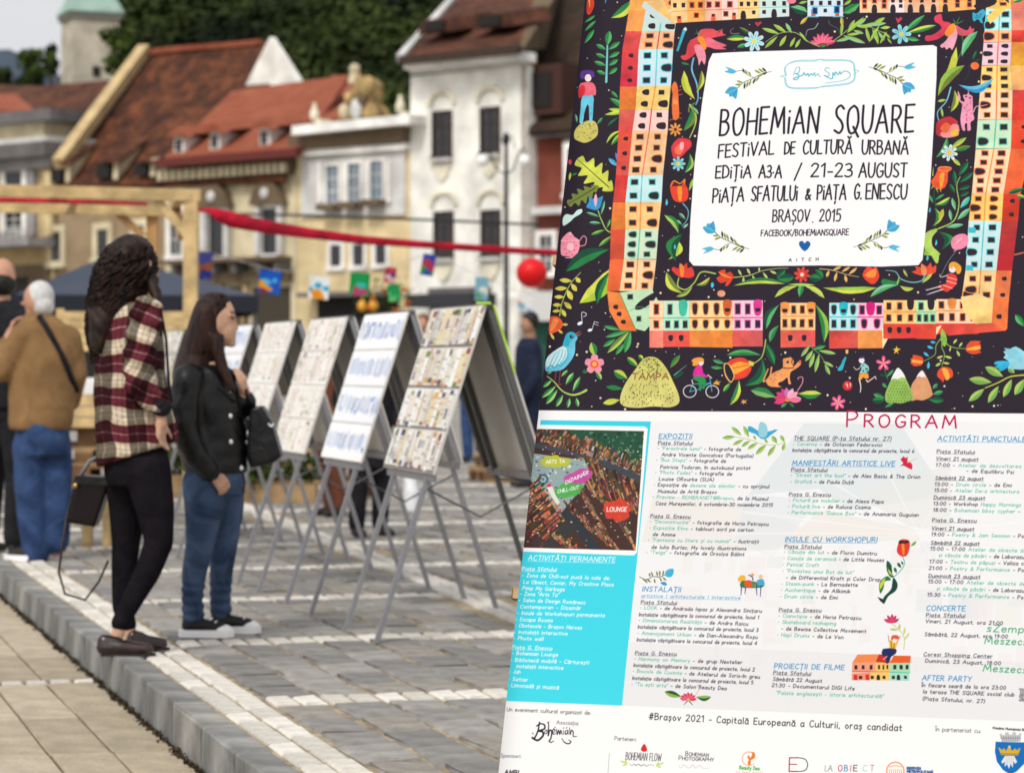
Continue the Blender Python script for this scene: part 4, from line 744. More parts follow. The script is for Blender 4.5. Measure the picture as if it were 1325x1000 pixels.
    keep = cv.a.copy(); MP = [(690,555),(833,557.5),(822,711.5),(672,708)]
    def inset(x, y): return (672 + 18*(1-y) + x*(150-7*y+0*(1-y)) , 555 + y*154 + x*2.6)
    def IP(*v): return [inset(v[i], v[i+1]) for i in range(0, len(v), 2)]
    cv.poly(IP(.3,0, 1,0, 1,.3, .78,.22, .55,.15, .38,.08), (40,84,62))
    for k in range(90): 
        p = IP(rnd.uniform(.4, 1), rnd.uniform(0, .28))[0]; cv.ell(p[0], p[1], rnd.uniform(1, 3), rnd.uniform(1, 2.5), rnd.choice([(30,66,52), (60,110,84), (90,130,110), (46,90,70)]))
    def stripes(x0, y0, x1, y1, ang, n, ln, cols):
        for k in range(n):
            t_ = (k + rnd.uniform(-.2, .2)) / n; cx = x0 + (x1-x0)*t_; cy = y0 + (y1-y0)*t_; w = rnd.uniform(.004, .014); l = ln*rnd.uniform(.7, 1.15)
            ca, sa = math.cos(ang), math.sin(ang); c = rnd.choice(cols)
            q = [(cx-l*ca/2-w*sa, cy-l*sa/2+w*ca), (cx+l*ca/2-w*sa, cy+l*sa/2+w*ca), (cx+l*ca/2+w*sa, cy+l*sa/2-w*ca), (cx-l*ca/2+w*sa, cy-l*sa/2-w*ca)]
            for g in range(4):
                u0, u1 = g/4 + rnd.uniform(0, .05), (g+1)/4 - rnd.uniform(-.02, .07); A_ = lambda s0, u: (q[s0][0] + (q[s0+1][0]-q[s0][0])*u, q[s0][1] + (q[s0+1][1]-q[s0][1])*u); B_ = lambda u: (q[3][0] + (q[2][0]-q[3][0])*u, q[3][1] + (q[2][1]-q[3][1])*u)
                cv.poly(IP(*A_(0,u0), *A_(0,u1), *B_(u1), *B_(u0)), colour_jit(rnd.choice([c, c, rnd.choice(cols), (64,74,54)]), 18))
            if k % 2: u = rnd.uniform(-.5, .2); cv.stroke(IP(cx+l*ca*u, cy+l*sa*u, cx+l*ca*(u+.25), cy+l*sa*(u+.25)), .7, .5, rnd.choice([(180,140,110), (60,40,40), (206,150,110)]))
    RF = [(112,66,54), (140,84,64), (92,56,50), (160,104,76), (78,50,46), (186,120,80), (120,60,48)]
    RF += [(60,44,40), (206,150,104), (150,124,104)]; stripes(0,.02, .5,.16, 1.9, 46, .15, RF); stripes(.45,.15, 1,.36, 1.75, 50, .2, RF + [(150,150,130), (110,130,120), (200,200,190)])
    cv.poly(IP(.0,.15, .5,.24, .72,.33, 1,.43, 1,.38, .72,.27, .3,.17, .0,.1), (70,74,84))
    cv.poly(IP(-.02,.2, .55,.26, .62,.3, .32,.72, .24,.62, .02,.42), (150,170,170), smooth=0)
    for k in range(70): p = IP(rnd.uniform(0, .5), rnd.uniform(.22, .6))[0]; cv.ell(p[0], p[1], rnd.uniform(.6, 2.2), rnd.uniform(.6, 1.8), rnd.choice([(90,110,120), (200,214,214), (120,140,150), (60,76,90), (230,232,226)]))
    p = IP(.14,.42)[0]; cv.ell(*p, 7, 7, (80,110,126)); cv.ell(*p, 4, 4, (170,196,200)); cv.ell(*p, 2, 2, (90,120,140))
    stripes(.0,.52, .32,.95, -.75, 20, .34, RF); stripes(.1,.5, .4,.9, -.72, 16, .2, [(200,110,80), (150,80,60), (226,160,120)])
    stripes(.55,.36, 1.05,.6, 1.1, 48, .36, RF); stripes(.5,.42, .95,.8, .98, 44, .16, RF + [(220,190,150)]); stripes(.48,.5, .8,.92, .85, 56, .3, RF); stripes(.75,.6, 1.02,.95, 1.0, 40, .3, RF); stripes(.4,.66, .9,1, .85, 50, .2, RF + [(214,150,90), (60,44,44)])
    cv.poly(IP(.33,.7, .39,.66, .75,1, .64,1), (52,58,66)); cv.poly(IP(.2,.98, .42,.74, .5,.8, .3,1), (60,60,60)); stripes(.32,.92, .55,.98, .7, 8, .16, RF)
    for k in range(230): p = IP(rnd.uniform(0, .98), rnd.uniform(.04, .98))[0]; (not (p[0] < 745 and 590 < p[1] < 640)) and cv.ell(p[0], p[1], rnd.uniform(.5, 1.5), rnd.uniform(.4, 1.1), rnd.choice([(40,30,30), (220,180,140), (240,230,220), (50,70,50)]))
    def blob(cx, cy, rx, ry, c, rot, jag=.16):
        th = np.linspace(0, 2*math.pi, 26, endpoint=False); rr = 1 + np.array([rnd.uniform(-jag, jag) for _ in th]); x = rx*rr*np.cos(th); y = ry*rr*np.sin(th)
        cv.poly(np.stack([cx + x*math.cos(rot) - y*math.sin(rot), cy + x*math.sin(rot) + y*math.cos(rot)], 1), c, .93)
    cB2 = crop(650, 530, 5.76)
    blob(*cB2(395,390)[0], 20, 8, (190,196,60), .06); blob(*cB2(560,505)[0], 20, 9, (196,80,160), -.42); blob(*cB2(490,600)[0], 19, 9, (80,176,80), -.2); blob(*cB2(855,745)[0], 17, 14, (222,70,50), 0, .2)
    text(cv, "ARTS TA", *cB2(325,402)[0], *cB2(465,395)[0], 4.4, 'w', .8); text(cv, "DIZAINĂR", *cB2(472,556)[0], *cB2(640,478)[0], 5, 'w', .9); text(cv, "CHILL-OUT", *cB2(412,622)[0], *cB2(570,588)[0], 4.6, 'w', .8); text(cv, "LOUNGE", *cB2(778,755)[0], *cB2(925,755)[0], 5.6, 'w', 1)
    cv.poly(cB2(340,552,370,560,362,580,338,572), (214,50,110)); cv.poly(cB2(330,580,372,570,400,640,430,690,410,710,370,650), (222,232,214))
    M1 = Canvas(cv.w, cv.h, (0,0,0), cv.tf); M1.poly(MP, (255,255,255)); cv.a = keep * (1 - M1.a) + cv.a * M1.a
    # text blocks: (crop, lines)
    kD = crop(830, 530, 5.76); kE = crop(810, 700, 5.76); kF = crop(1000, 530, 5.76); kG = crop(1000, 700, 5.76); kH = crop(780, 860, 5.76); kI = crop(980, 860, 3.84)
    kJ = crop(1150, 530, 7.571); kK = crop(1150, 650, 7.571); kL = crop(1150, 770, 7.571); kB = crop(640, 700, 5.76); kC = crop(630, 840, 5.76)
    def lines(c, rows, h=4.3, r=.63, col='k'):
        for q in rows:
            s, x0, y0, x1, y1 = q[:5]; f = q[5] if len(q) > 5 else ''
            (a, b), (d, e) = c(x0, y0, x1, y1)
            hh, rr, cc = h, r, col
            if 'T' in f: hh, rr, cc = 6.0, .9, 'b'
            if 'W' in f: hh, rr, cc = 6.4, 1.0, 'w'
            if 'b' in f: cc = 'B'
            if 'L' in f: hh, rr, cc = 8.2, 1.1, 'G'
            if 'c' in f: hh = 5
            text(cv, s, a, b, d, e, hh, cc, rr, slant=.12, ul='u' in f, gap=.2)
    lines(kD, [("EXPOZIȚII",128,212,372,213,'Tu'), ("Piața Sfatului",122,256,378,260,'u'), ('• {"Ferestrele lumii"} – fotografie de',118,296,738,306), ("Andre Vicente Goncalves (Portugalia)",150,343,830,354), ('• {"Bus Stops"} – fotografie de',108,382,625,392), ("Patricia Todoran, în autobuzul pictat",138,436,808,444),
        ('• {"Photo Fades"} – fotografie de',100,474,670,488), ("Louise ORourke (SUA)",128,524,535,530), ("• Expoziție de {desene ale elevilor} – cu sprijinul",90,567,948,582), ("Muzeului de Artă Brașov",120,616,556,622), ("• {Preview – REMBRANDT@Brașov}, de la Muzeul",82,657,940,673), ("Casa Mureșenilor, 6 octombrie-30 noiembrie 2015",104,706,974,720),
        ("Piața G. Enescu",64,800,360,806,'u'), ('• {"Deconstrucție"} – fotografie de Horia Petrașcu',62,840,942,862), ("• {Expoziție Etno} – tablouri acril pe carton",58,887,830,905), ("de Amme",82,936,248,940), ('• {"Fantezia cu litere și cu numai"} – ilustrații',46,977,870,992)])
    lines(kE, [("de Iulia Burlac, My lovely illustrations",188,52,892,64), ('• {"Twigs"} – fotografie de Orsolya Bálint',150,90,878,108), ("INSTALAȚII",120,370,404,376,'T'), ("artistice | arhitecturale | interactive",112,416,850,432,'bu'), ("Piața Sfatului",110,464,376,470,'u'),
        ("• {LOOK} – de Andrada Ispas și Alexandra Sinițaru",105,504,1008,530), ("Instalație câștigătoare la concursul de proiecte, locul 1",96,556,988,578), ("• {Dimensionarea Realității} – de Andra Raicu",96,598,906,626), ("Instalație câștigătoare la concursul de proiecte, locul 3",88,648,982,672),
        ("• {Amenajament Urban} – de Dan-Alexandru Roșu",86,694,976,724), ("Instalație câștigătoare la concursul de proiecte, locul 4",80,744,972,770), ("Piața G. Enescu",68,844,374,850,'u'), ("• {Harmony on Memory} – de grup Nextelier",64,886,862,912), ("Instalație câștigătoare la concursul de proiecte, locul 2",56,934,955,966)])
    lines(kH, [("• {Biocolo de Cuvinte} – de Atelierul de Scris-în greu",225,54,1165,98), ("Instalație câștigătoare la concursul de proiecte, locul 5",220,108,1116,140), ('• {"Tu ești arta"} – de Salon Beauty Dea',214,152,918,184)])
    lines(kF, [("THE SQUARE (P-ța Sfatului nr. 27)",155,226,880,230,'uc'), ("• {Caverna} – de Octavian Fedorovici",150,266,810,274), ("Instalație câștigătoare la concursul de proiecte, locul 6",145,312,1050,320), ("MANIFESTĂRI ARTISTICE LIVE",142,412,906,418,'Tu'), ("Piața Sfatului",136,456,404,460,'u'),
        ('• {"Street art the bus!"} – de Alex Baciu & The Orion',132,496,1095,512), ("• {Grafică} – de Paula Duță",130,544,598,552), ("Piața G. Enescu",118,640,428,644,'u'), ("• {Pictură pe mobilier} – de Alexa Papa",118,682,822,697), ("• {Pictură live} – de Raluca Cozma",112,728,725,740), ('• {Performance "Dance Box"} – de Anamaria Guguian',108,774,1084,796), ("INSULE CU WORKSHOPURI",90,980,775,986,'Tu')])
    lines(kG, [("Piața Sfatului",86,50,360,54,'u'), ("• {Căsuțe din lut} – de Florin Dumitru",82,88,772,104), ("• {Casuțe de ceramică} – de Little Houses",78,136,826,154), ("• {Peticel Craft}",74,184,340,190), ('• {"Povestea unui Bot de lut"}',70,230,600,246), ("– de Differential Kraft și Color Drop",98,280,800,298),
        ("• {Steam-punk} – La Bernadette",62,326,630,338), ("• {Auchentique} – de Allkimik",58,372,575,386), ("• {Drum circle} – de Emi",54,420,480,432), ("Piața G. Enescu",44,522,358,526,'u'), ("• {Cianotipie} – de Horia Petrașcu",42,564,655,584), ("• {Skateboard reshaping}",38,610,468,624), ("– de Bewise Collective Movement",62,660,692,682), ("• {Hapi Drums} – de Le Von",30,706,522,726), ("PROIECȚII DE FILME",8,944,528,956,'T')])
    lines(kI, [("Piața Sfatului",78,44,264,50,'u'), ("Sâmbătă 22 August",76,76,318,86), ("21:30 - Documentarul DIGI Life",70,106,480,124), ('{„Palate englezești – istorie arhitecturală"}',92,144,625,162)])
    lines(kJ, [("ACTIVITĂȚI PUNCTUALE",475,302,1335,308,'Tu'), ("Piața Sfatului",468,422,838,430,'u'), ("Vineri 21 august",462,492,872,500,'u'), ("17:00 – {Atelier de dezvoltarea creativității}",458,556,1640,572), ("– de Equilibru Psi",760,612,1220,626), ("Sâmbătă 22 august",455,683,922,690,'u'), ("13:00 - {Drum circle} – de Emi",448,744,1198,754), ("15:00 - {Atelier De-a arhitectura}",444,804,1272,816), ("Duminică 23 august",440,874,938,880,'u'), ("13:00 - Workshop {Happy Mornings} – de",436,934,1420,950)])
    lines(kK, [("18:00 - {Bohemian bboy cypher} –",432,88,1280,102), ("Piața G. Enescu",425,188,855,194,'u'), ("Vineri 21 august",420,268,832,276,'u'), ("19:00 – {Poetry & Jam Session} – Poezie",415,328,1420,346), ("Sâmbătă 22 august",412,410,885,418,'u'), ("15:00 - 17:00 {Atelier de obiecte deco}",405,468,1400,488), ("{și căsuțe de păsări} – de Laborazur",490,530,1345,550), ("17:00 – {Teatru de păpuși} – Valiza cu",398,594,1345,612), ("21:00 – {Poetry & Performance} – Poe",392,658,1350,678), ("Duminică 23 august",390,734,892,744,'u'), ("15:00 - 17:00 {Atelier de obiecte deco}",384,790,1390,812), ("{și căsuțe de păsări} – de Laborazur",470,856,1345,878), ("15:30 – {Poetry & Performance} – Poe",376,918,1345,944)])
    lines(kL, [("CONCERTE",368,148,744,152,'T'), ("Piața Sfatului",364,208,744,214,'u'), ("Vineri, 21 August, ora 21:00",360,268,1112,288), ("sZempöl",960,352,1420,366,'L'), ("Sâmbătă, 22 August, ora 19:00",350,396,1160,418), ("Meszecsinka",936,470,1560,492,'L'), ("Coresi Shopping Center",340,590,1010,610,'u'), ("Duminică, 23 August, 18:00",356,654,1092,680), ("Meszecsinka",922,740,1560,768,'L'), ("AFTER PARTY",325,828,804,842,'T'), ("În fiecare seară de la ora 23:00",320,892,1142,920), ("la terasa THE SQUARE social club",334,956,1225,986)])
    lines(kI, [("(Piața Sfatului, nr. 27)",820,174,1128,188)])
    lines(kB, [("ACTIVITĂȚI PERMANENTE",250,140,895,154,'Wu'), ("Piața Sfatului",205,216,460,222,'u'), ("- Zona de Chill-out pusă la cale de:",205,264,858,286), ("La Obiect, Caviar, My Creative Place",215,314,885,334), ("Pimp My Garbage",208,360,520,370), ('- Zona "Arts Ta"',190,402,478,412), ("- Salon de Design Românesc",180,448,675,468), ("Contemporan - Dizainăr",190,498,642,510), ("- Insule de Workshopuri permanente",168,544,820,564), ("- Escape Rooms",158,592,432,602), ("- Obstacole - Brașov Heroes",150,638,650,656), ("- Instalații interactive",145,686,542,700), ("- Photo wall",140,732,362,740),
        ("Piața G. Enescu",132,800,428,810,'u'), ("- Bohemian Lounge",130,844,472,858), ("- Bibliotecă mobilă - Cărturești",120,894,704,916), ("  instalații interactive",130,940,512,956), ("- Jah",108,980,192,986)], 4.6, .9, 'w')
    lines(kC, [("- Satiar",155,228,305,238), ("- Limonadă și muzică",150,275,536,296)], 4.6, .9, 'w')
    text(cv, "PROGRAM", *kF(548,125)[0], *kJ(640,176)[0], 20, 'r', 2.1, gap=.3, capsmall=True)
    # small pictures in the programme
    def bbird(c):
        cv.stroke(c(700,200, 800,220, 900,255, 1000,262, 1075,240), .8, .8, (190,200,90), smooth=3)
        for p in [(700,200,600,210,30), (745,190,670,128,30), (800,205,760,120,30), (760,220,680,262,26), (810,228,745,275,26), (865,245,790,292,28), (930,258,850,332,34), (1000,262,940,345,32), (940,250,915,215,20), (1010,250,970,195,34), (1065,240,1035,190,26), (1070,245,1050,305,26), (850,225,835,190,18)]: L(c, *p, (130,172,84), (176,204,110), sc=5.76)
        cv.poly(c(795,160,800,120,845,140,880,160,950,160,990,150,1015,150,960,190,930,215,890,215,850,180), (60,170,214), smooth=2); cv.poly(c(870,150,885,90,930,110,940,170,920,205,880,200), (150,210,224), smooth=2); cv.ell(*c(990,152)[0], .6, .6, DK)
    bbird(kD)
    sx, sy = kE(100,262)[0]; cv.stroke(kE(100,262,150,285,200,260,250,265,300,240), .6, .8, (70,66,50), smooth=3)
    for p in [(130,275,160,310), (150,275,185,305), (120,270,150,300), (180,265,170,235), (200,262,185,225), (235,262,225,220), (250,262,250,215), (270,255,280,215), (210,275,215,310), (250,270,265,295), (270,265,300,290)]: L(kE, *p, 12, (90,96,60), (150,160,90), sc=5.76)
    cv.poly(kE(290,250,300,215,345,200,355,225,340,260,310,265), (70,180,220), smooth=2); cv.poly(kE(255,305,290,300,305,325,275,325), (70,150,210), smooth=2)
    # two figures on a four-legged creature: plain
    cv.poly(kE(830,285,855,250,890,260,885,290,850,300), (244,180,60), smooth=2); cv.poly(kE(855,300,900,290,990,305,1025,290,1030,330,990,345,880,345,850,335), (60,120,80), smooth=2); cv.poly(kE(880,295,930,290,940,335,890,340), (226,90,50), smooth=2); cv.poly(kE(975,290,1020,280,1030,325,985,330), (70,170,210), smooth=2); cv.poly(kE(940,310,970,310,970,345,945,340), (90,150,90))
    for q in [(860,340,855,400), (890,345,885,390), (970,340,975,400), (1005,330,1000,410)]: cv.stroke(kE(*q), 1.3, .7, (60,60,130))
    cv.stroke(kE(915,250,940,265,945,290), 1.3, 1.3, (40,90,130), smooth=3); cv.ell(*kE(942,248)[0], 2, 2, (240,160,90)); cv.ell(*kE(1003,262)[0], 2.6, 2.6, (244,190,130))
    # red bird
    cv.poly(kF(950,370,975,345,985,360,1005,350,1000,385,1030,395,1040,420,1035,445,1010,435,985,420,965,415,970,395), (210,36,66), smooth=0); cv.stroke(kF(1000,395,1075,360), .9, .5, (236,190,130)); cv.stroke(kF(965,410,952,418), .9, .4, (60,40,40))
    # rose column
    cv.poly(kK(95,400,130,360,200,375,205,440,175,520,120,525,80,480), (224,60,44), smooth=3); cv.poly(kK(125,400,150,395,155,500,135,510), (244,140,60), smooth=2); cv.poly(kK(95,400,110,368,150,378,195,370,185,398,130,402), (60,30,30), smooth=2); L(kK, 215,430, 270,380, 26, (80,140,70), G2, sc=7.57)
    cv.stroke(kK(135,530, 155,590, 130,650, 50,730), 1, 1, (90,170,180), smooth=3); L(kK, 120,640, 85,590, 30, G3, G1, sc=7.57); L(kK, 75,690, 55,635, 28, G3, G1, sc=7.57); L(kK, 140,610, 125,575, 16, DK, sc=7.57)
    cv.poly(kG(850,145,885,180,890,250,905,260,880,270,850,220), (30,90,66), smooth=2); cv.poly(kG(855,200,880,230,890,260,865,240), (200,206,80)); cv.poly(kG(900,270,930,320,915,370,860,410,830,465,825,420,880,360,890,310), (24,70,60), smooth=3); cv.poly(kG(800,390,795,310,850,260,880,290,835,300,825,350), (40,120,60), smooth=3); cv.poly(kG(800,360,798,315,840,272,825,320), (206,210,70), smooth=2); cv.poly(kG(780,415,830,435,828,468,800,445), (40,50,50))
    # little house with sitting figure
    for a in (-2.7, -2.1, -1.5, -1.0, -.5):
        (x, y), = kG(885,610); L_ = 11; cv.leaf(x, y, x+L_*math.cos(a), y+L_*1.1*math.sin(a), 4, (190,40,90), (220,80,120))
    cv.stroke(kG(890,615, 960,680, 980,730, 975,805), .7, .7, (180,190,100), smooth=3); L(kG, 935,660, 870,655, 18, (190,200,110), sc=5.76); L(kG, 940,665, 945,615, 18, (190,200,110), sc=5.76); L(kG, 975,740, 1020,680, 16, (206,214,140), sc=5.76); L(kG, 975,700, 985,640, 16, (206,210,110), sc=5.76)
    cv.poly(kG(630,842,790,840,770,900,590,905), (242,140,80)); cv.poly(kG(790,840,880,845,870,905,765,900), (200,50,44)); cv.poly(kG(900,850,1028,852,1022,905,870,905), (236,96,40))
    cv.poly(kG(590,905,765,900,765,975,588,975), (244,160,130)); cv.poly(kG(765,900,872,905,872,975,765,975), (248,200,110)); cv.poly(kG(872,905,1022,905,1022,975,872,975), (170,222,180))
    cv.poly(kI(468,40,560,36,560,74,468,74), (244,150,120)); cv.poly(kI(560,36,655,36,655,76,560,74), (246,206,110)); cv.poly(kI(655,36,755,38,752,78,655,76), (170,226,206))
    cv.stroke(kI(470,30,560,30), .9, .9, (226,80,50)); cv.stroke(kI(560,32,655,32), .9, .9, (236,120,50)); cv.stroke(kI(655,34,755,38), .9, .9, (70,190,150))
    for x in (618, 672, 732, 790, 823, 853, 907, 955, 1000): (a, b), = kG(x, 936); quadwin(a, b, 4.2 if x not in (790,823,853) else 2.6, 6, None)
    for x in (487, 512, 546, 570, 600, 628, 675, 700, 735): (a, b), = kI(x, 60); quadwin(a, b, 4.5, 7 if x in (487,546,600,700) else 4.5, None, 'u' if x in (600, 700) else 0, (206,50,44) if x in (487,546) else DK)
    cv.poly(kG(820,800,915,800,915,835,880,860,860,905,840,905,845,860,815,850), (36,44,96), smooth=2); cv.poly(kG(865,740,890,735,935,745,915,800,870,795), (244,190,70)); cv.stroke(kG(880,745,885,798), .6, .6, DK); cv.stroke(kG(905,760,900,798), .6, .6, DK)
    cv.stroke(kG(865,745,860,700), 1, .8, (222,110,70)); cv.stroke(kG(925,750,950,705), 1, .8, (222,110,70)); cv.ell(*kG(908,738)[0], 3, 3, (250,236,228)); cv.poly(kG(880,725,890,700,930,700,940,722,920,730,900,722,888,740), (220,90,60), smooth=2); cv.stroke(kG(850,855,820,880), .9, .7, (250,230,220))
    # lotus at the foot
    L(kH, 585,235, 460,198, 46, (40,90,50), (150,180,80), sc=5.76); L(kH, 695,235, 805,235, 40, (40,90,50), (150,180,80), .1, sc=5.76); (x, y), = kH(636,255)
    for a in (-3.0, -2.6, -2.15, -1.6, -1.1, -.6, -.1): cv.leaf(x, y, x+11*math.cos(a), y+9.5*math.sin(a), 4.5, (206,40,80), (236,100,130))
    cv.ell(x, y, 1.5, 1.5, (240,200,60)); cv.stroke(kH(690,222,715,180,710,145,700,165), .7, .5, (230,150,160), smooth=3); cv.stroke(kH(630,265,605,292), 1.2, .5, G3); cv.stroke(kH(642,265,668,295), 1.2, .5, G3)
    # footer
    cv.poly([(640,906),(805,912.3),(1000,920),(1400,936),(1400,1200),(600,1200)], (252,252,252))
    GR = (60,60,66)
    text(cv, "Un eveniment cultural organizat de:", *kC(150,458)[0], *kC(775,484)[0], 4.6, GR, .55); text(cv, "Asociația", *kC(520,554)[0], *kC(680,562)[0], 4.6, GR, .5); text(cv, "Sponsori:", *kC(102,800)[0], *kC(256,806)[0], 4.6, GR, .5); text(cv, "Parteneri:", *kC(952,672)[0], *kC(1112,682)[0], 4.6, GR, .5)
    text(cv, "#Brașov 2021 - Capitală Europeană a Culturii, oraș candidat", *kH(340,402)[0], *kI(716,326)[0], 7.8, (44,44,50), 1.0, gap=.2, sub=4); text(cv, "În parteneriat cu:", *kI(885,327)[0], *kI(1110,337)[0], 5, GR, .5)
    text(cv, "AMBI", 653, 1001, 671, 1001.5, 5.5, 'd', 1.1); cv.stroke(kC(914,770,902,922), .45, .45, (120,120,120))
    BI = (44, 38, 48)
    script_word(cv, kC(385,570,395,540,380,610,355,660,340,655,380,675,420,640,415,610,385,605,430,590,430,560,400,552,370,570), 2.4, BI); cv.stroke(kC(440,600,430,620,445,625,450,600,440,600), .9, .9, BI, smooth=3); script_word(cv, kC(455,545,462,560,458,640,470,600,485,610,478,660,465,680,480,690,498,680), 1.7, BI)
    script_word(cv, kC(492,620,510,605,500,590,490,610,498,630,515,622), 1.3, BI); script_word(cv, kC(520,590,525,632,535,600,545,630,553,600,562,632), 1.4, BI); script_word(cv, kC(572,600,572,634), 1.2, BI); script_word(cv, kC(600,600,585,610,588,630,603,618,605,600,608,632), 1.3, BI); script_word(cv, kC(618,580,622,632,632,600,645,615,645,645,672,645), 1.3, BI); script_word(cv, kC(560,660,580,690,610,700,628,685,610,672), 1.4, BI)
    cv.stroke(kC(505,580,515,575), .8, .5, BI); cv.stroke(kC(570,585,578,580), .8, .5, BI); cv.stroke(kC(592,585,602,578), .8, .5, BI); cv.stroke(kC(340,620,348,628), .9, .9, BI); cv.stroke(kC(455,542,468,538), 1, .6, BI)
    cv.poly(kC(1172,700,1192,735,1188,755,1160,757,1148,738), (222,44,44), smooth=3); text(cv, "BOHEMIAN FLOW", *kC(1034,818)[0], *kC(1296,828)[0], 9, (80,76,80), .7)
    script_word(cv, kC(1065,850,1080,862,1100,850,1110,862,1130,852,1150,864,1170,854,1190,866,1210,856,1245,862), .8, (120,120,120)); [L(kC, *p, 14, (190,216,120), (214,230,160), sc=5.76) for p in [(1050,850,990,825), (1050,850,1010,862), (1045,845,1030,820), (1255,862,1320,840), (1258,862,1300,875), (1262,860,1280,835)]]
    text(cv, "BOHEMIAN", *kH(614,672)[0], *kH(785,680)[0], 5.2, GR, .6, capsmall=True); text(cv, "PHOTOGRAPHY", *kH(564,704)[0], *kH(822,714)[0], 5.2, GR, .6, capsmall=True); script_word(cv, kH(565,740,580,765,600,740,640,765,670,740,690,765,720,745,750,768,800,762), .7, (190,190,190))
    (x, y), = kH(1088,695); t_ = np.linspace(.6, 5.6, 16); cv.stroke(np.stack([x + 9*np.cos(t_), y - 9*np.sin(t_)], 1), .9, .5, (236,130,50)); cv.poly(kH(1075,735,1085,700,1072,680,1090,670,1095,690,1110,665,1108,645,1130,650,1130,690,1100,705,1100,740), (236,130,50), smooth=2); text(cv, "Beauty Dea", *kH(1016,772)[0], *kH(1164,780)[0], 4.2, (80,180,80), .9); text(cv, "La firea naturii", *kH(990,800)[0], *kH(1190,808)[0], 3.2, (240,170,150), .45)
    cv.stroke(kI(200,458,158,458,156,526,196,526), 1.2, 1.2, (150,30,50)); cv.stroke(kI(158,490,194,491), 1, 1, (150,30,50)); cv.stroke(kI(200,458,235,465,248,492,236,520,198,527), .9, .9, BI, smooth=4)
    for s_, x0, x1, c in (("L", 334, 346, (150,180,170)), ("A", 350, 370, (150,150,150)), ("O", 400, 420, (200,40,60)), ("B", 430, 448, (40,130,190)), ("I", 460, 464, (230,60,60)), ("E", 476, 494, (60,60,60)), ("C", 522, 542, (170,200,220)), ("T", 560, 576, (200,120,120))): text(cv, s_, *kI(x0, 524)[0], *kI(x1, 525)[0], 7, c, .9)
    (x, y), = kI(685,524); cv.ell(x, y, 12, 12, (238,130,70)); cv.ell(x, y, 10.6, 10.6, (252,250,248)); [cv.stroke([(x+k*2.6, y+7), (x+k*2.6, y-2)], .6, .6, (238,130,70)) for k in range(-3, 4)]; cv.stroke(kI(655,505,685,498,715,505), .7, .7, (238,130,70), smooth=3)
    text(cv, "IDENTITATEA", *kI(742,517)[0], *kI(812,518)[0], 2.8, (30,70,140), .8); text(cv, "METROPOLITANĂ", *kI(742,533)[0], *kI(872,537)[0], 2.8, (30,70,140), .9)
    text(cv, "Primăria Municipiului Brașov", *kI(1170,317)[0], *kI(1360,328)[0], 2.6, BI, .55)
    # crest: mural crown, blue shield, gold crown on white roots
    cv.poly(kI(1205,350,1202,340,1215,340,1217,347,1230,347,1230,333,1248,333,1250,345,1265,345,1266,333,1284,333,1285,347,1297,347,1300,338,1312,338,1308,352,1300,380,1215,380), (196,196,200)); [cv.stroke(kI(1210+k*12,352, 1216+k*11,378), .5, .5, (120,120,126)) for k in range(9)]; cv.stroke(kI(1208,362,1308,362), .5, .5, (110,110,116))
    cv.poly(kI(1183,380,1340,384,1340,440,1325,490,1290,525,1258,545,1220,520,1190,480,1180,430), (20,110,190), smooth=0)
    cv.poly(kI(1195,405,1215,420,1225,412,1235,425,1250,398,1265,425,1280,412,1288,422,1308,408,1295,448,1210,446), (214,176,60)); cv.stroke(kI(1210,440,1295,442), .9, .9, (150,110,40)); cv.ell(*kI(1252,405)[0], 1.6, 1.6, (240,220,140))
    cv.poly(kI(1230,450,1275,450,1290,480,1280,490,1272,478,1268,510,1258,490,1250,515,1240,492,1228,505,1228,480,1215,490,1212,478), (236,236,238)); [cv.stroke(kI(1238+k*8,455, 1232+k*10,490), .4, .4, (120,130,150)) for k in range(5)]
    for s_, y in (("THE", 148), ("SQUARE", 176)): text(cv, s_, *kI(1301, y)[0], *kI(1301+24*len(s_)*.62, y+1)[0], 7, BI, 1.6); text(cv, s_, *kI(1301, y)[0], *kI(1301+24*len(s_)*.62, y+1)[0], 7, (255,255,255), .6)
    return cv
# ------------------------------------------------------------------ paving: one grid, k along the kerb (away), c across it
KV = Vector((-.285, .958, 0)).normalized(); CV = Vector((.958, .285, 0)).normalized()
K0 = gp(335, 997); K0.z = 0
GRZ = math.atan2(KV.y, KV.x) - R(90)
def G(a, b, z=0): return K0 + KV * a + CV * b + Vector((0, 0, z))
LOW = -.14
M_slab = [mat("grey_slab_%d" % i, c, .72, .22, 9, .35, 60) for i, c in enumerate([(.25,.238,.22), (.31,.295,.27), (.205,.197,.186), (.285,.262,.228)])]
M_sett = [mat("white_sett_%d" % i, c, .75, .12, 14, .35, 70) for i, c in enumerate([(.66,.62,.55), (.58,.545,.485), (.72,.68,.61)])]
M_tan = [mat("tan_plank_%d" % i, c, .8, .16, 7, .4, 50) for i, c in enumerate([(.42,.355,.255), (.47,.4,.295), (.375,.315,.225)])]
M_kerb = mat("kerb_granite", (.27, .27, .262), .75, .22, 9, .12, 40)
M_joint = mat("sandy_joint", (.36, .29, .19), .95, .4, 12, .4, 90)
M_ground = mat("plaza_base", (.25, .24, .22), .9, .25, 2, .2, 30)
def gpatch(name, a0, a1, b0, b1, z, m):
    mb = MB(); mb.v = [tuple(G(a0, b0, z)), tuple(G(a1, b0, z)), tuple(G(a1, b1, z)), tuple(G(a0, b1, z))]; mb.f = [(0, 3, 2, 1)]
    me = bpy.data.meshes.new(name); me.from_pydata(mb.v, [], mb.f); o = link_mesh(name, me, m); o["kind"] = "structure"
    if me.polygons[0].normal.z < 0: me.flip_normals()
    return o
plaza = gpatch("plaza_pavement", -9, 900, .005, 500, -.012, M_joint)
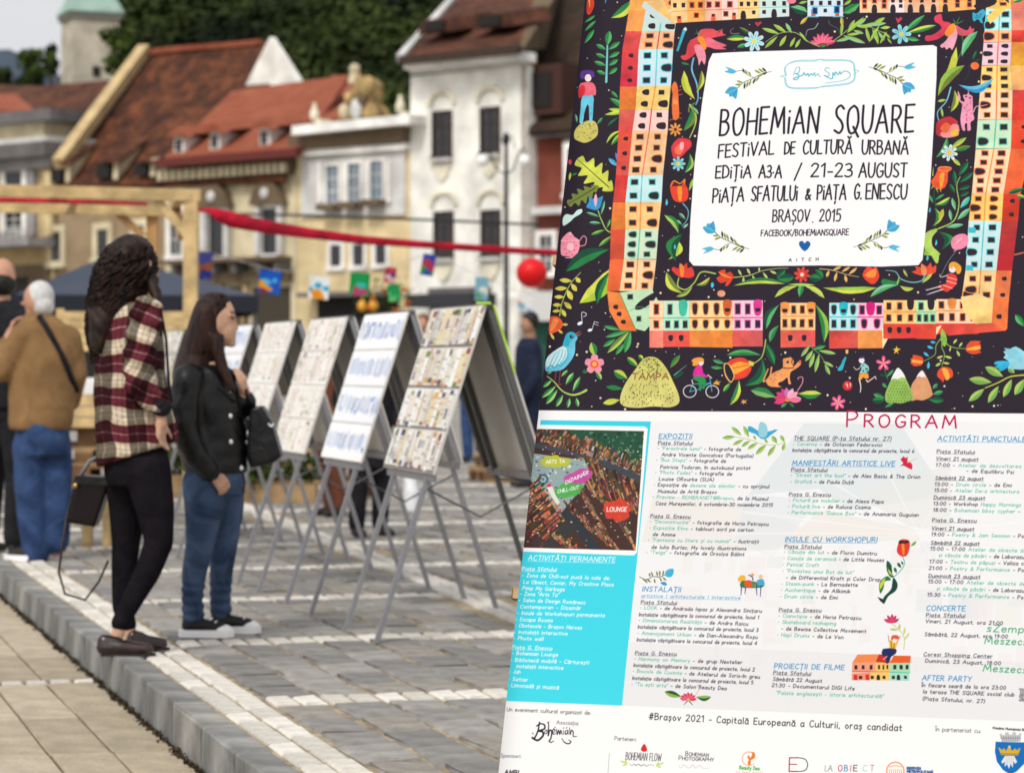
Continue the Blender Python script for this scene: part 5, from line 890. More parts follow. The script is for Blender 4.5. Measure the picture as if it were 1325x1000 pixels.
# far paving beyond the slabs that can be told apart: the material takes over
m = bpy.data.materials.new("far_paving"); m.use_nodes = True; n = m.node_tree; p = n.nodes["Principled BSDF"]; p.inputs["Roughness"].default_value = .8
tc = n.nodes.new("ShaderNodeTexCoord"); mp = n.nodes.new("ShaderNodeMapping"); mp.inputs["Rotation"].default_value = (0, 0, -GRZ - R(90)); n.links.new(tc.outputs["Object"], mp.inputs[0])
br = n.nodes.new("ShaderNodeTexBrick"); br.inputs["Scale"].default_value = 1; br.inputs["Brick Width"].default_value = .36; br.inputs["Row Height"].default_value = .2; br.inputs["Mortar Size"].default_value = .012
br.inputs["Color1"].default_value = (.3, .285, .265, 1); br.inputs["Color2"].default_value = (.22, .21, .2, 1); br.inputs["Mortar"].default_value = (.36, .3, .2, 1)
n.links.new(mp.outputs[0], br.inputs["Vector"]); n.links.new(br.outputs["Color"], p.inputs["Base Color"])
M_far = m
gpatch("far_paving", -9, 19.98, 9.15, 480, -.004, M_far)
far = gpatch("far_paving", 20, 880, .33, 480, -.004, M_far)
road = gpatch("road_base", -9, 900, -400, -.001, LOW - .012, mat("brown_joint", (.15, .1, .055), .95, .35, 25, .4, 90))
fr = gpatch("far_road", 24, 880, -380, -.02, LOW - .004, mat("far_road_stone", (.4, .35, .27), .85, .25, 1.5, .2, 20))
# piece meshes, shared; origin at centre, top at z=0
def piece_mesh(name, la, lb, h, m, bev=.006, wob=.004, seed=0):
    r = random.Random(seed); P = []
    a, b = la / 2, lb / 2
    top = [(-a+bev, -b+bev), (a-bev, -b+bev), (a-bev, b-bev), (-a+bev, b-bev)]; bot = [(-a, -b), (a, -b), (a, b), (-a, b)]
    w = lambda: r.uniform(-wob, wob)
    vs = [(y+w(), x+w(), w()*.6) for x, y in top]; mid = [(y+w(), x+w(), -bev*1.1) for x, y in bot]; low = [(y, x, -h) for x, y in bot]
    V = vs + mid + low; F = [(0, 1, 2, 3)] + [(i, 4+i, 4+(i+1) % 4, (i+1) % 4) for i in range(4)] + [(4+i, 8+i, 8+(i+1) % 4, 4+(i+1) % 4) for i in range(4)]
    me = bpy.data.meshes.new(name); me.from_pydata(V, [], F); bm = bmesh.new(); bm.from_mesh(me); bmesh.ops.recalc_face_normals(bm, faces=bm.faces); bm.to_mesh(me); bm.free()
    if me.polygons[0].normal.z < 0: me.flip_normals()
    me.materials.append(m); return me
def inview(P, mg=20, poster=True):
    d = Vector(P) - Vector((0, 0, CAMZ)); f = d.y * CP - d.z * SP
    if f < .5: return False
    u = d.y * SP + d.z * CP; px = 662.5 + d.x / f * FPX; py = 500 - u / f * FPX
    ok = -mg < px < 1325 + mg and py < 1000 + mg
    if poster and ok and px > 645 + (1000 - py) * .112 + 25: ok = False     # behind the poster
    return ok
PIECES = {'slab': [], 'sett': [], 'road_slab': [], 'kerb_stone': []}
rr = random.Random(11)
courses = [-.55 + 2.0 * k for k in range(0, 11)]            # 1.45, 3.45, ...
SETT_D = .22
SP_slab = [.30, .36, .42]
slabM = {(i, j): piece_mesh("slab_mesh", SP_slab[i] - .022, .18, .04, M_slab[j], .009, .009, i*7+j) for i in range(3) for j in range(4)}
settM = {(o, j): piece_mesh("sett_mesh", (.205 if o == 'c' else .226), .083, .04, M_sett[j], .007, .004, j+20) for o in 'cs' for j in range(3)}
# courses (white bands across), from b=.33
def strip_b(a): return 2.03 + (a - 4.25) * .055
for ca in [-.55] + courses[1:]:
    b = .335
    while b < 9:
        PIECES['sett'].append((ca + SETT_D/2 + rr.uniform(-.004, .004), b + .05, settM[('c', rr.randrange(3))], rr.uniform(-.02, .02), rr.uniform(-.003, .002))); b += .1
# kerb strip: two rows of setts
a = -2.5
while a < 26:
    for row in (0, 1): PIECES['sett'].append((a + rr.uniform(-.01, .01) + (.1 if row else 0), .125 + .05 + row*.1, settM[('s', rr.randrange(3))], rr.uniform(-.02, .02), rr.uniform(-.003, .002)))
    a += .245
# the second, slightly skewed double band
a = -.3
while a < 26:
    for row in (0, 1): PIECES['sett'].append((a, strip_b(a) + row*.1, settM[('s', rr.randrange(3))], -.055 + rr.uniform(-.02, .02), .004 + rr.uniform(-.002, .002)))
    a += .245
# grey slabs in each cell
edges = sorted(set([-2.55] + [-.55] + courses[1:]))
for e in edges:
    for col in range(0, 44):
        b = .335 + .2 * (col + .5); a = e + SETT_D + .006; end = e + 2.0 - .004
        while a < end - .12:
            i = rr.randrange(3); L_ = SP_slab[i]
            if a + L_ > end: i = 0; L_ = SP_slab[0]
            if end - (a + L_) < .13: k = (end - a) / SP_slab[i]
            else: k = 1.0
            sb = strip_b(a + L_/2)
            if not (sb - .08 < b < sb + .18):
                PIECES['slab'].append((a + L_*k/2, b + rr.uniform(-.006, .006), slabM[(i, rr.randrange(4))], rr.uniform(-.028, .028), rr.uniform(-.004, .003), k))
            a += L_ * k
# kerb stones
a = -2.6; kmeshes = [piece_mesh("kerb_mesh", .586, .115, .16, mat("kerb_granite_%d" % q, [(.25,.25,.24), (.21,.21,.2), (.28,.272,.25)][q], .75, .35, 5, .2, 40), .009, .006, q) for q in range(3)]
for me in kmeshes: pass
while a < 26: PIECES['kerb_stone'].append((a + .3, .06, kmeshes[rr.randrange(3)], rr.uniform(-.006, .006), rr.uniform(-.005, .005))); a += .6
# lower plane: long tan planks and one white course every two metres
tanM = {(i, j): piece_mesh("road_slab_mesh", (.72, .84, .96)[i] - .008, .204, .04, M_tan[j], .005, .003, 40+i*3+j) for i in range(3) for j in range(3)}
for e in edges:
    for col in range(24):
        b = -.012 - .214 * (col + .5); a = e + (.125 if abs(((e - 3.45) / 8) % 1) < .01 else 0); end = e + 2.0 - .004; Ls = [i for i in rr.choice([(0, 1), (1, 0), (2, 2), (1, 2)])]
        tot = sum((.72, .84, .96)[i] for i in Ls); k = (end - a) / tot
        for i in Ls: L_ = (.72, .84, .96)[i] * k; PIECES['road_slab'].append((a + L_/2, b, tanM[(i, rr.randrange(3))], rr.uniform(-.004, .004), LOW + rr.uniform(-.002, .002), k)); a += L_
    b = -.01
    while b > -5 and abs(((e - 3.45) / 8) % 1) < .01: PIECES['sett'].append((e + .06, b - .05, settM[('c', rr.randrange(3))], rr.uniform(-.015, .015), LOW, .52)); b -= .1
LIM = {'slab': 295, 'sett': 295, 'road_slab': 200, 'kerb_stone': 60}
road_parts = road
for kind, lst in PIECES.items():
    vis, hid = [], []
    for q in lst:
        a, b, me, rz, z = q[:5]; P = G(a, b, z)
        d = P.length
        (vis if inview(P) else hid).append((d, q))
    vis.sort(key=lambda t: t[0]); near = vis[:LIM[kind]]; rest = vis[LIM[kind]:] + [h for h in hid if h[0] < 40 and inview(G(h[1][0], h[1][1]), 1100, False)]
    for d, q in near:
        a, b, me, rz, z = q[:5]; k = q[5] if len(q) > 5 else 1
        o = bpy.data.objects.new(kind, me); COL.objects.link(o); o.parent = road if z < -.1 else plaza
        o.location = G(a, b, z); o.rotation_euler = (0, 0, GRZ + rz); o.scale = (1, k, 1)
    for low in (True, False):
        V, F, MI, mats_ = [], [], [], []
        for d, q in rest:
            a, b, me, rz, z = q[:5]; k = q[5] if len(q) > 5 else 1
            if (z < -.1) != low: continue
            Mx = Matrix.Translation(G(a, b, z)) @ Matrix.Rotation(GRZ + rz, 4, 'Z') @ Matrix.Diagonal((1, k, 1, 1)); nb = len(V)
            V += [tuple(Mx @ v.co) for v in me.vertices]; mm = me.materials[0]
            if mm not in mats_: mats_.append(mm)
            mi = mats_.index(mm)
            for p_ in me.polygons: F.append(tuple(i + nb for i in p_.vertices)); MI.append(mi)
        if not V: continue
        me = bpy.data.meshes.new("distant_" + kind + "s"); me.from_pydata(V, [], F)
        for mm in mats_: me.materials.append(mm)
        me.polygons.foreach_set("material_index", MI)
        o = link_mesh("distant_" + kind + "s", me); o.parent = road if low else plaza; o["kind"] = "stuff"
# ------------------------------------------------------------------ the row of old town houses behind the square
RV = Vector((.755, -.656, 0)).normalized(); BV = Vector((.656, .755, 0)).normalized()   # along the row to the right; away from the square
RO_ = at(600, 476, 100.0); RO_.z = 0
RZ_ = math.atan2(RV.y, RV.x)
def Fw(px, py, w=0.0):
    d = ray(px, py); C0 = Vector((0, 0, CAMZ)); t = ((RO_ + BV * w) - C0).dot(BV) / d.dot(BV); P = C0 + d * t
    return Vector(((P - RO_).dot(RV), w, P.z))          # u, w, z in the row's frame
def wmat(name, c, **k): return mat(name, c, .88, .2, .9, .4, 5, **k)
def brick_roof(name, c1, c2, c3):
    if name in MATS: return MATS[name]
    m = bpy.data.materials.new(name); m.use_nodes = True; n = m.node_tree; p = n.nodes["Principled BSDF"]; p.inputs["Roughness"].default_value = .85; p.inputs["Specular IOR Level"].default_value = .15
    tc = n.nodes.new("ShaderNodeTexCoord"); nz = n.nodes.new("ShaderNodeTexNoise"); nz.inputs["Scale"].default_value = 1.1; nz.inputs["Detail"].default_value = 9; nz.inputs["Roughness"].default_value = .85
    n.links.new(tc.outputs["Object"], nz.inputs["Vector"]); cr = n.nodes.new("ShaderNodeValToRGB"); cr.color_ramp.elements[0].position = .36; cr.color_ramp.elements[1].position = .66
    cr.color_ramp.elements[0].color = (*c1, 1); cr.color_ramp.elements[1].color = (*c2, 1); e = cr.color_ramp.elements.new(.5); e.color = (*c3, 1)
    n.links.new(nz.outputs["Fac"], cr.inputs[0])
    wv = n.nodes.new("ShaderNodeTexWave"); wv.bands_direction = 'Z'; wv.inputs["Scale"].default_value = 2.4; wv.inputs["Distortion"].default_value = 1.2; n.links.new(tc.outputs["Object"], wv.inputs["Vector"])
    mx = n.nodes.new("ShaderNodeMixRGB"); mx.blend_type = 'MULTIPLY'; mx.inputs[0].default_value = .35; n.links.new(cr.outputs[0], mx.inputs[1]); n.links.new(wv.outputs["Color"], mx.inputs[2]); n.links.new(mx.outputs[0], p.inputs["Base Color"])
    bp = n.nodes.new("ShaderNodeBump"); bp.inputs["Strength"].default_value = .6; bp.inputs["Distance"].default_value = .06; n.links.new(wv.outputs["Color"], bp.inputs["Height"]); n.links.new(bp.outputs[0], p.inputs["Normal"])
    MATS[name] = m; return m
M_roofbrown = brick_roof("old_brown_tiles", (.022,.011,.009), (.3,.1,.035), (.09,.034,.02))
M_roofbrown2 = brick_roof("mottled_brown_tiles", (.03,.016,.012), (.24,.085,.045), (.11,.046,.03))
M_roofred = brick_roof("orange_red_tiles", (.27,.075,.04), (.42,.14,.08), (.34,.1,.055))
M_roofdark = brick_roof("dark_mossy_tiles", (.02,.016,.012), (.09,.055,.035), (.05,.032,.022))
M_cream = wmat("cream_plaster", (.62, .54, .36)); M_yel = wmat("yellow_plaster", (.66, .53, .3)); M_white = wmat("white_plaster", (.8, .785, .72)); M_brn = wmat("brown_plaster", (.3, .215, .13))
M_och = wmat("ochre_plaster", (.5, .37, .19)); M_rust = wmat("rust_red_plaster", (.2, .05, .03)); M_grey = wmat("grey_stone", (.28, .27, .27)); M_dgrey = wmat("dark_grey_stone", (.13, .12, .12)); M_lgrey = wmat("pale_grey_plaster", (.56, .55, .53))
M_trim = wmat("white_trim", (.82, .8, .76)); M_dk = mat("dark_interior", (.018, .016, .015), .9); M_glass = mat("dark_window_glass", (.03, .03, .035), .12, spec=.5); M_blueglass = mat("blue_grey_glass", (.1, .16, .2), .15, rgb2=(.2, .22, .26), scale=1.5)
M_dwood = mat("dark_brown_wood", (.045, .028, .018), .7, .3, 6); M_stucco = wmat("dark_stucco", (.14, .1, .06)); M_gold = mat("ochre_ornament", (.4, .28, .12), .8, .5, 1.5, .6, 3); M_arch = wmat("pale_cream_stucco", (.72, .67, .52)); M_copper = mat("green_copper", (.3, .42, .36), .7, .2, .5); M_towerstone = mat("tower_limestone", (.47, .42, .33), .9, .22, .7, .5, 3)
def house(name, label, cat="house", u0=0):
    o = empty(name, RO_ + RV * u0, label, cat, None, RZ_); o["u0"] = u0; return o
class HB:
    """builds parts of one house in the row's frame, shifted so the house's own origin is its base"""
    def __init__(s, name, label, u0, cat="house", group=None): s.e = house(name, label, cat, u0); s.u0 = u0; del s.e["u0"]
    def sh(s, v): return (v[0] - s.u0, v[1], v[2])
    def part(s, mb, name, m, parent=None, smooth=False, label=None):
        mb.v = [s.sh(v) for v in mb.v]; return mb.build(name, m, parent or s.e, smooth, label)
    def box(s, name, m, u0, u1, w0, w1, z0, z1, parent=None, label=None): return s.part(MB().box(u0, u1, w0, w1, z0, z1), name, m, parent, label=label)
    def pbox(s, name, m, px0, py0, px1, py1, w0, w1, parent=None, label=None):
        A = Fw(px0, py0, 0); B = Fw(px1, py1, 0); xm = (px0 + px1) / 2
        z0 = Fw(xm, py1).z; z1 = Fw(xm, py0).z
        if py1 >= 480: z0 = 0
        return s.box(name, m, min(A.x, B.x), max(A.x, B.x), w0, w1, min(z0, z1), max(z0, z1), parent, label)
    def window(s, px0, py0, px1, py1, mf, mp=None, fr=.14, mull=True, rows=2, name="window", depth=.1, wb=0):
        mp = mp or M_glass; A = Fw(px0, py0); B = Fw(px1, py1); xm = (px0+px1)/2; z0 = Fw(xm, py1).z; z1 = Fw(xm, py0).z; u0, u1 = A.x, B.x
        mb = MB(); mb.box(u0-fr, u0, -depth, .02, z0, z1).box(u1, u1+fr, -depth, .02, z0, z1).box(u0-fr, u1+fr, -depth, .02, z1, z1+fr).box(u0-fr*1.2, u1+fr*1.2, -depth*1.7, .02, z0-fr, z0)
        f = s.part(mb, name, mf)
        pane = s.part(MB().box(u0, u1, wb-.03, .015, z0, z1), "pane", mp, f)
        if mull:
            mb = MB(); um = (u0+u1)/2; mb.box(um-.03, um+.03, wb-.055, wb-.031, z0, z1)
            for k in range(1, rows+1): zz = z0 + (z1-z0)*k/(rows+1); mb.box(u0, u1, wb-.05, wb-.0315, zz-.025, zz+.025)
            s.part(mb, "glazing_bar", M_lgrey if mf not in (M_dk, M_dwood) else mf, f)
        return f
    def roof(s, name, m, pts, th=.18, parent=None, label=None):
        """pts: list of (px,py,w) -> sloping slab"""
        P = [Fw(*q) for q in pts]; nrm = (P[1]-P[0]).cross(P[2]-P[0]).normalized()
        if nrm.z > 0: nrm = -nrm
        return s.part(MB().prism(P, nrm * th), name, m, parent, label=label)
def zc(px, py): return Fw(px, py).z
# -- leftmost: grey and yellow corner building with balcony
h = HB("corner_building", "grey and yellow corner building with balcony at the far left edge", Fw(-20, 400).x)
h.pbox("wall", M_och, -60, 204, 70, 500, 0, 9); h.pbox("attic_wall", M_cream, -60, 158, 22, 190, 1.5, 9)
h.pbox("cornice", M_dgrey, -60, 190, 78, 208, -.9, 9.2); h.pbox("cornice_moulding", M_lgrey, -60, 183, 72, 190, -.5, 9.1); h.pbox("frieze", M_grey, -60, 208, 74, 222, -.3, 0)
h.pbox("attic_cornice", M_dgrey, -60, 143, 44, 158, .9, 9.2); h.roof("roof", M_roofred, [(-60,143,1), (46,143,1), (20,122,4), (-60,119,4)])
h.window(8, 222, 30, 243, M_trim, fr=.3, mull=False); h.window(8, 275, 30, 302, M_trim, M_dk, fr=.3)
for x in (40, 62): h.pbox("pilaster", M_grey if x == 40 else M_yel, x, 222, x+9, 305, -.25, 0)
h.pbox("balcony", M_grey, -60, 312, 72, 322, -1.6, 0)
for k in range(14): h.pbox("baluster", M_lgrey, -50+k*8.6, 304, -46+k*8.6, 312, -1.5, -1.3)
h.pbox("balcony_rail", M_lgrey, -60, 301, 72, 304, -1.6, -1.2); h.pbox("shop_front", M_stucco, -60, 345, 66, 420, -.15, 0); h.pbox("shop_opening", M_dk, -30, 360, 40, 480, -.2, -.151)
# -- brown house with very steep tiled roof
h = HB("steep_roof_house", "brown plastered house under a huge steep brown tiled roof with ochre verge", Fw(140, 400).x)
h.pbox("wall", M_brn, 75, 236, 213, 500, 0, 10)
h.roof("roof", M_roofbrown, [(72,243,-.5), (370,232,-.5), (340,57,8), (186,72,8)])
h.part(MB().prism([Fw(*q) for q in [(312,122,5.3), (390,112,5.3), (349,48,5.3)]], (0, .35, 0)), "gable", M_white, label="bright white triangular gable")
h.part(MB().bar(Fw(76, 212, -.6), Fw(187, 64, 7.8), .55, .5), "verge", M_och)
h.part(MB().bar(Fw(187, 68, 8), Fw(338, 55, 8), .4, .25), "ridge", M_roofred)
for (x0, y0, x1, y1, xt, yt) in [(76,236,90,213,140,178), (135,232,152,212,204,172), (183,228,200,212,224,196)]:
    mb = MB().prism([Fw(x1, y0, -.3), Fw(x1+1, y1-6, -.3), Fw(xt, yt, 3.2)], RV * -.25 if False else Vector((-.3, 0, 0)))
    d = h.part(mb, "dormer", M_cream); h.part(MB().prism([Fw(x0-3, y1-4, -.6), Fw(x1+2, y1-4, -.6), Fw(xt, yt-2, 3.2), Fw(xt-16, yt-2, 3.2)], (0, 0, -.12)), "dormer_roof", M_roofbrown, d)
    h.part(MB().box(Fw(x0, y0).x, Fw(x1-1, y0).x, -.45, -.2, zc(x0, y0), zc(x0, y1)), "dormer_window", M_dk, d)
for q in [(68,300,80,338), (127,297,141,334), (176,292,188,330)]: h.window(*q, M_cream, fr=.3, mull=False)
h.pbox("shop_sign_band", M_stucco, 78, 350, 212, 362, -.2, 0); h.pbox("shop_opening", M_dk, 90, 368, 200, 480, -.05, -.002)
h = HB("rear_roof_house", "low brown roofed house behind, between corner building and stone tower", Fw(95, 400, 14).x)
h.box("wall", M_brn, Fw(30, 400, 14).x, Fw(190, 400, 14).x, 12, 24, 0, Fw(80, 190, 12).z)
h.roof("roof", M_roofbrown2, [(20,196,11), (180,190,11), (200,100,17), (60,110,17)]); h.roof("roof", M_roofbrown2, [(-60,170,15), (60,165,15), (60,112,20), (-60,108,20)], .19)
# -- cream house, orange red roof, three dormers
h = HB("cream_house", "cream house with orange red roof, three small dormers and ornate window pediments", Fw(295, 400).x)
h.pbox("wall", M_cream, 213, 226, 383, 500, 0, 10)
h.roof("roof", M_roofred, [(205,211,-.9), (386,196,-.9), (452,97,4.6), (300,118,4.6)]); h.part(MB().bar(Fw(205, 211, -.9), Fw(386, 197, -.9), .3, .35), "gutter", mat("dark_red_metal", (.12,.02,.015), .5))
h.part(MB().prism([Fw(x, y, 0) for x, y in [(213,212),(382,199),(382,226),(213,236)]], (0, -.35, 0)), "cornice", M_stucco)
for k in range(19):
    x = 217 + k*8.8; y = 229 - k*.62; h.part(MB().box(Fw(x, y).x, Fw(x+4.4, y).x, -.6, -.352, zc(x, y+6), zc(x, y-6)), "corbel", M_cream)
for x0, y0 in ((237, 182), (283, 177), (347, 172)):
    A = Fw(x0, y0, .3); d = h.part(MB().box(A.x, A.x+.6, -.2, 1.9, A.z-.65, A.z+.12), "dormer", M_trim); h.part(MB().box(A.x+.12, A.x+.48, -.26, -.201, A.z-.5, A.z), "pane", M_glass, d)
    h.part(MB().prism([(A.x-.25, -.5, A.z+.12), (A.x+1.2, -.5, A.z+.12), (A.x+.4, -.5, A.z+.5)], (0, 2.6, .4)), "dormer_roof", M_roofred, d)
for x in (283, 352):
    y = 300 - (x-283)*.06
    f = h.window(x-11, y-26, x+11, y+33, M_trim, fr=.22, mull=False); A = Fw(x, y-34)
    h.part(MB().prism([(A.x-1.0, 0, A.z-.1), (A.x+1.0, 0, A.z-.1), (A.x+.75, 0, A.z+.5), (A.x+.3, 0, A.z+.85), (A.x-.3, 0, A.z+.85), (A.x-.75, 0, A.z+.5)], (0, -.4, 0)), "pediment", M_stucco, f); h.part(MB().ball((A.x, -.45, A.z+.35), .25, .12, .25), "pediment_rosette", M_lgrey, f)
    for sx in (-17, 12): h.pbox("pilaster", M_lgrey, x+sx, y-28, x+sx+6, y+34, -.3, -.05)
h.window(222, 270, 236, 330, M_trim, fr=.25)
h.pbox("balcony", M_stucco, 222, 335, 378, 340, -1.0, 0); h.pbox("string_course", M_stucco, 222, 352, 380, 366, -.4, 0)
for x in (240, 290, 318, 350, 372): h.pbox("balcony_bracket", M_dgrey, x, 340, x+5, 354, -.8, 0)
h.pbox("shop_opening", mat("dark_olive_shop_interior", (.05,.042,.03), .8), 328, 372, 376, 490, -.06, -.001); h.pbox("shop_opening", mat("brown_shop_front", (.12,.07,.035), .7), 226, 372, 322, 490, -.06, -.001)
for x in (250, 285, 318): h.pbox("shop_pilaster", M_och, x, 368, x+6, 480, -.2, -.061)
# -- yellow house with white cornice and baroque crest
h = HB("yellow_house", "narrow yellow house with white cornice, triple windows and baroque crest on top", Fw(455, 400).x)
h.pbox("wall", M_yel, 384, 180, 531, 500, 0, 9)
h.part(MB().prism([Fw(x, y, -1.0) for x, y in [(377,163),(530,148),(530,160),(377,175)]], (0, 9, 0)), "cornice", M_trim)
h.part(MB().prism([Fw(x, y, 0) for x, y in [(384,176),(531,162),(531,184),(384,196)]], (0, -.5, 0)), "frieze", M_stucco); h.part(MB().prism([Fw(x, y, 0) for x, y in [(384,196),(531,186),(531,194),(384,204)]], (0, -.35, 0)), "string_course", M_trim)
h.part(MB().prism([Fw(x, y, 0) for x, y in [(392,205),(526,196),(526,278),(392,282)]], (0, -.12, 0)), "upper_wall_panel", M_lgrey)
A = Fw(425, 212); 
for x, y in ((435, 240), (463, 237), (492, 234)):
    h.window(x-8, y-25, x+8, y+24, M_trim, M_blueglass, fr=.1, depth=.26, wb=-.13)
    h.pbox("balconette", M_stucco, x-11, y+25, x+11, y+33, -.7, -.13)
for x, y in ((436, 331), (465, 330), (494, 328)): h.window(x-7, y-14, x+7, y+14, M_trim, M_glass, fr=.16, mull=False)
for x in (418, 449, 478, 506): h.pbox("pilaster", M_trim, x, 210, x+4, 262, -.3, -.13)
h.pbox("shop_opening", M_dk, 412, 382, 515, 490, -.06, -.001); h.pbox("shop_awning", M_dgrey, 404, 378, 520, 384, -.9, 0)
cr = [(437,153),(441,142),(449,136),(452,118),(457,112),(460,98),(466,104),(474,101),(483,108),(484,122),(480,132),(488,140),(492,149)]
cp = h.part(MB().prism([Fw(x, y, .3) for x, y in cr], (0, .6, 0)), "crest", M_gold); h.part(MB().ball(Fw(461, 141, .15), .3, .2, .42), "crest_medallion", M_lgrey, cp); [h.part(MB().ball(Fw(x_, y_, .25), r0, .3, r0*1.2), "crest_scroll", m_, cp) for x_, y_, r0, m_ in ((476,112,.36,M_gold),(447,144,.25,M_cream),(486,143,.26,M_gold),(470,127,.26,M_stucco),(453,127,.22,M_gold))]
h.part(MB().tube([Fw(459, 108, .5), Fw(459, 92, .5)], [.28, .18]).ball(Fw(459, 90, .5), .24), "crest_finial", M_cream, cp)
for x, y in ((407, 148), (518, 138)): h.part(MB().box(Fw(x-4, y).x, Fw(x+4, y).x, .2, .8, zc(x, y+16), zc(x, y+6)).ball(Fw(x, y+1, .5), .2, .2, .3).ball(Fw(x, y-9, .5), .1, .1, .2), "finial", M_arch)
h.roof("roof", M_roofred, [(384,160,1.0), (380,140,3), (430,98,8), (470,96,9), (452,150,1)])
# -- tall white house
h = HB("white_house", "tall white house with brown tiled roof and pale moulded arches over dark windows", Fw(605, 400).x)
h.pbox("wall", M_white, 531, 92, 681, 500, 0, 10)
h.part(MB().prism([Fw(x, y, -.8) for x, y in [(522,80),(671,66),(671,78),(522,90)]], (0, 1.0, 0)), "cornice", M_trim); h.part(MB().prism([Fw(x, y, -.3) for x, y in [(530,90),(678,78),(678,84),(530,96)]], (0, .3, 0)), "cornice_moulding", M_lgrey)
h.roof("roof", M_roofbrown2, [(518,78,-1.0), (672,62,-1.0), (700,-30,7), (606,-20,7)]); h.part(MB().bar(Fw(518, 76, -1.0), Fw(606, -22, 7), .3, .3), "verge", M_lgrey); h.part(MB().bar(Fw(518, 79, -1.05), Fw(672, 64, -1.05), .25, .3), "gutter", M_dwood)
h.roof("side_roof", M_stucco, [(672,62,-1.0), (700,64,4), (722,-20,7), (700,-30,7)])
h.part(MB().prism([Fw(674, 92, 0), Fw(674, 500, 0), Fw(694, 500, 6), Fw(694, 70, 6), Fw(674, 70, 0)], (.25, 0, 0)), "side_wall", mat("orange_plaster", (.36,.2,.09), .9, .3, 1))
for x, y in ((580, 42), (652, 36)):
    A = Fw(x, y, .9); d = h.part(MB().prism([(A.x-1.0, .2, A.z-.1), (A.x+1.0, .2, A.z-.1), (A.x+.7, .2, A.z+.45), (A.x-.7, .2, A.z+.45)], (0, 2.4, .5)), "dormer", M_roofbrown2); h.part(MB().box(A.x-.5, A.x+.5, .05, .19, A.z-.02, A.z+.35), "dormer_window", M_dk, d)
for x, y in ((573, 174), (635, 169), (575, 304), (636, 302)):
    f = h.window(x-10, y-27, x+10, y+27, M_dwood, M_glass, fr=.1); A = Fw(x, y-29)
    mb = MB()
    for k in range(9): t0 = math.pi*k/8; mb.ball((A.x + .62*math.cos(t0), -.1, A.z + .35 + .42*math.sin(t0)), .11, .08, .11, 8, 6)
    h.part(mb, "stucco_arch", M_arch, f)
    A = Fw(x, y+33); h.part(MB().box(A.x-.55, A.x+.55, -.28, 0, A.z-.08, A.z+.06), "sill", M_lgrey, f); h.part(MB().prism([(A.x-.5, 0, A.z-.12), (A.x+.5, 0, A.z-.12), (A.x+.3, 0, A.z-.6), (A.x, 0, A.z-.85), (A.x-.3, 0, A.z-.6)], (0, -.12, 0)), "stucco_apron", M_arch, f)
h.pbox("shop_awning", mat("dark_awning_cloth", (.035,.035,.04), .8), 556, 381, 642, 398, -1.4, 0); h.pbox("shop_opening", M_dk, 560, 398, 640, 490, -.06, -.001); h.pbox("shop_sign", M_dgrey, 560, 372, 636, 381, -.3, 0)
# -- rust-red house with dark mansard, half behind the poster
h = HB("rust_red_house", "rust red house with dark mossy mansard roof, half hidden by the poster", Fw(740, 400).x)
h.pbox("wall", M_rust, 684, 172, 840, 500, .5, 10); h.roof("roof", M_roofdark, [(684,172,-.2), (850,158,-.2), (850,60,4), (694,92,4)]); h.roof("roof", M_roofdark, [(694,92,4), (850,60,4), (850,-90,9), (700,-40,9)])
h.part(MB().prism([Fw(x, y, .2) for x, y in [(684,166),(850,150),(850,158),(684,174)]], (0, .5, 0)), "cornice", M_dwood)
A = Fw(722, 118, 1.5); d = h.part(MB().box(A.x-1.1, A.x+1.1, .4, 3.5, A.z-1.0, A.z+.9), "dormer", mat("dark_red_wood", (.055,.022,.016), .8)); h.part(MB().box(A.x-.6, A.x+.6, .33, .399, A.z-.7, A.z+.6), "dormer_window", M_dk, d)
h.part(MB().bar(Fw(697, 60, 5), Fw(745, 4, 9), .35, .3), "ridge_board", M_lgrey)
h.pbox("corner_strip", M_lgrey, 722, 180, 732, 262, .3, .5); h.window(736, 192, 752, 250, M_trim, fr=.2); h.pbox("string_course", M_lgrey, 684, 264, 840, 274, .1, .5); h.window(700, 305, 716, 352, M_trim, fr=.2); h.pbox("shop_awning", M_white, 676, 378, 730, 388, -1.5, .5)
h.pbox("shop_opening", mat("bottle_green_front", (.03,.09,.06), .6), 684, 388, 800, 500, .42, .499)
# ------------------------------------------------------------------ tower, hills and wood
TY = 230
A = at(112, 105, TY); B0 = at(70, 22, TY); B1 = at(150, 22, TY); tz = B0.z; tw = (B1.x - B0.x); tx = (B0.x + B1.x) / 2
t = empty("stone_tower", (tx, TY, 0), "old pale stone tower with green copper roof, rising above the brown roofs", "tower")
HW = tw / 2
mb = MB().loft([(0, HW, 14, HW*1.02, HW*1.02, 0), (0, HW, tz, HW*.97, HW*.97, 0)], 4); mb.v = [((v[0])*1.0, v[1], v[2]) for v in mb.v]
def sqtower(h0, h1, r0, r1, cy): return [(-r0, cy-r0, h0), (r0, cy-r0, h0), (r0, cy+r0, h0), (-r0, cy+r0, h0), (-r1, cy-r1, h1), (r1, cy-r1, h1), (r1, cy+r1, h1), (-r1, cy+r1, h1)]
def trot(mb, a=R(24), cy=HW):
    mb.v = [((v[0])*math.cos(a) - (v[1]-cy)*math.sin(a), cy + v[0]*math.sin(a) + (v[1]-cy)*math.cos(a), v[2]) for v in mb.v]; return mb
trot(MB().hexa(sqtower(10, tz, HW*.8, HW*.76, HW))).build("wall", M_towerstone, t)
trot(MB().hexa(sqtower(tz, tz+.5, HW*.86, HW*.86, HW))).build("cornice", mat("tower_ledge", (.2,.2,.17), .8), t)
trot(MB().hexa(sqtower(tz+.5, tz+5.5, HW*.92, HW*.1, HW))).build("roof", M_copper, t)
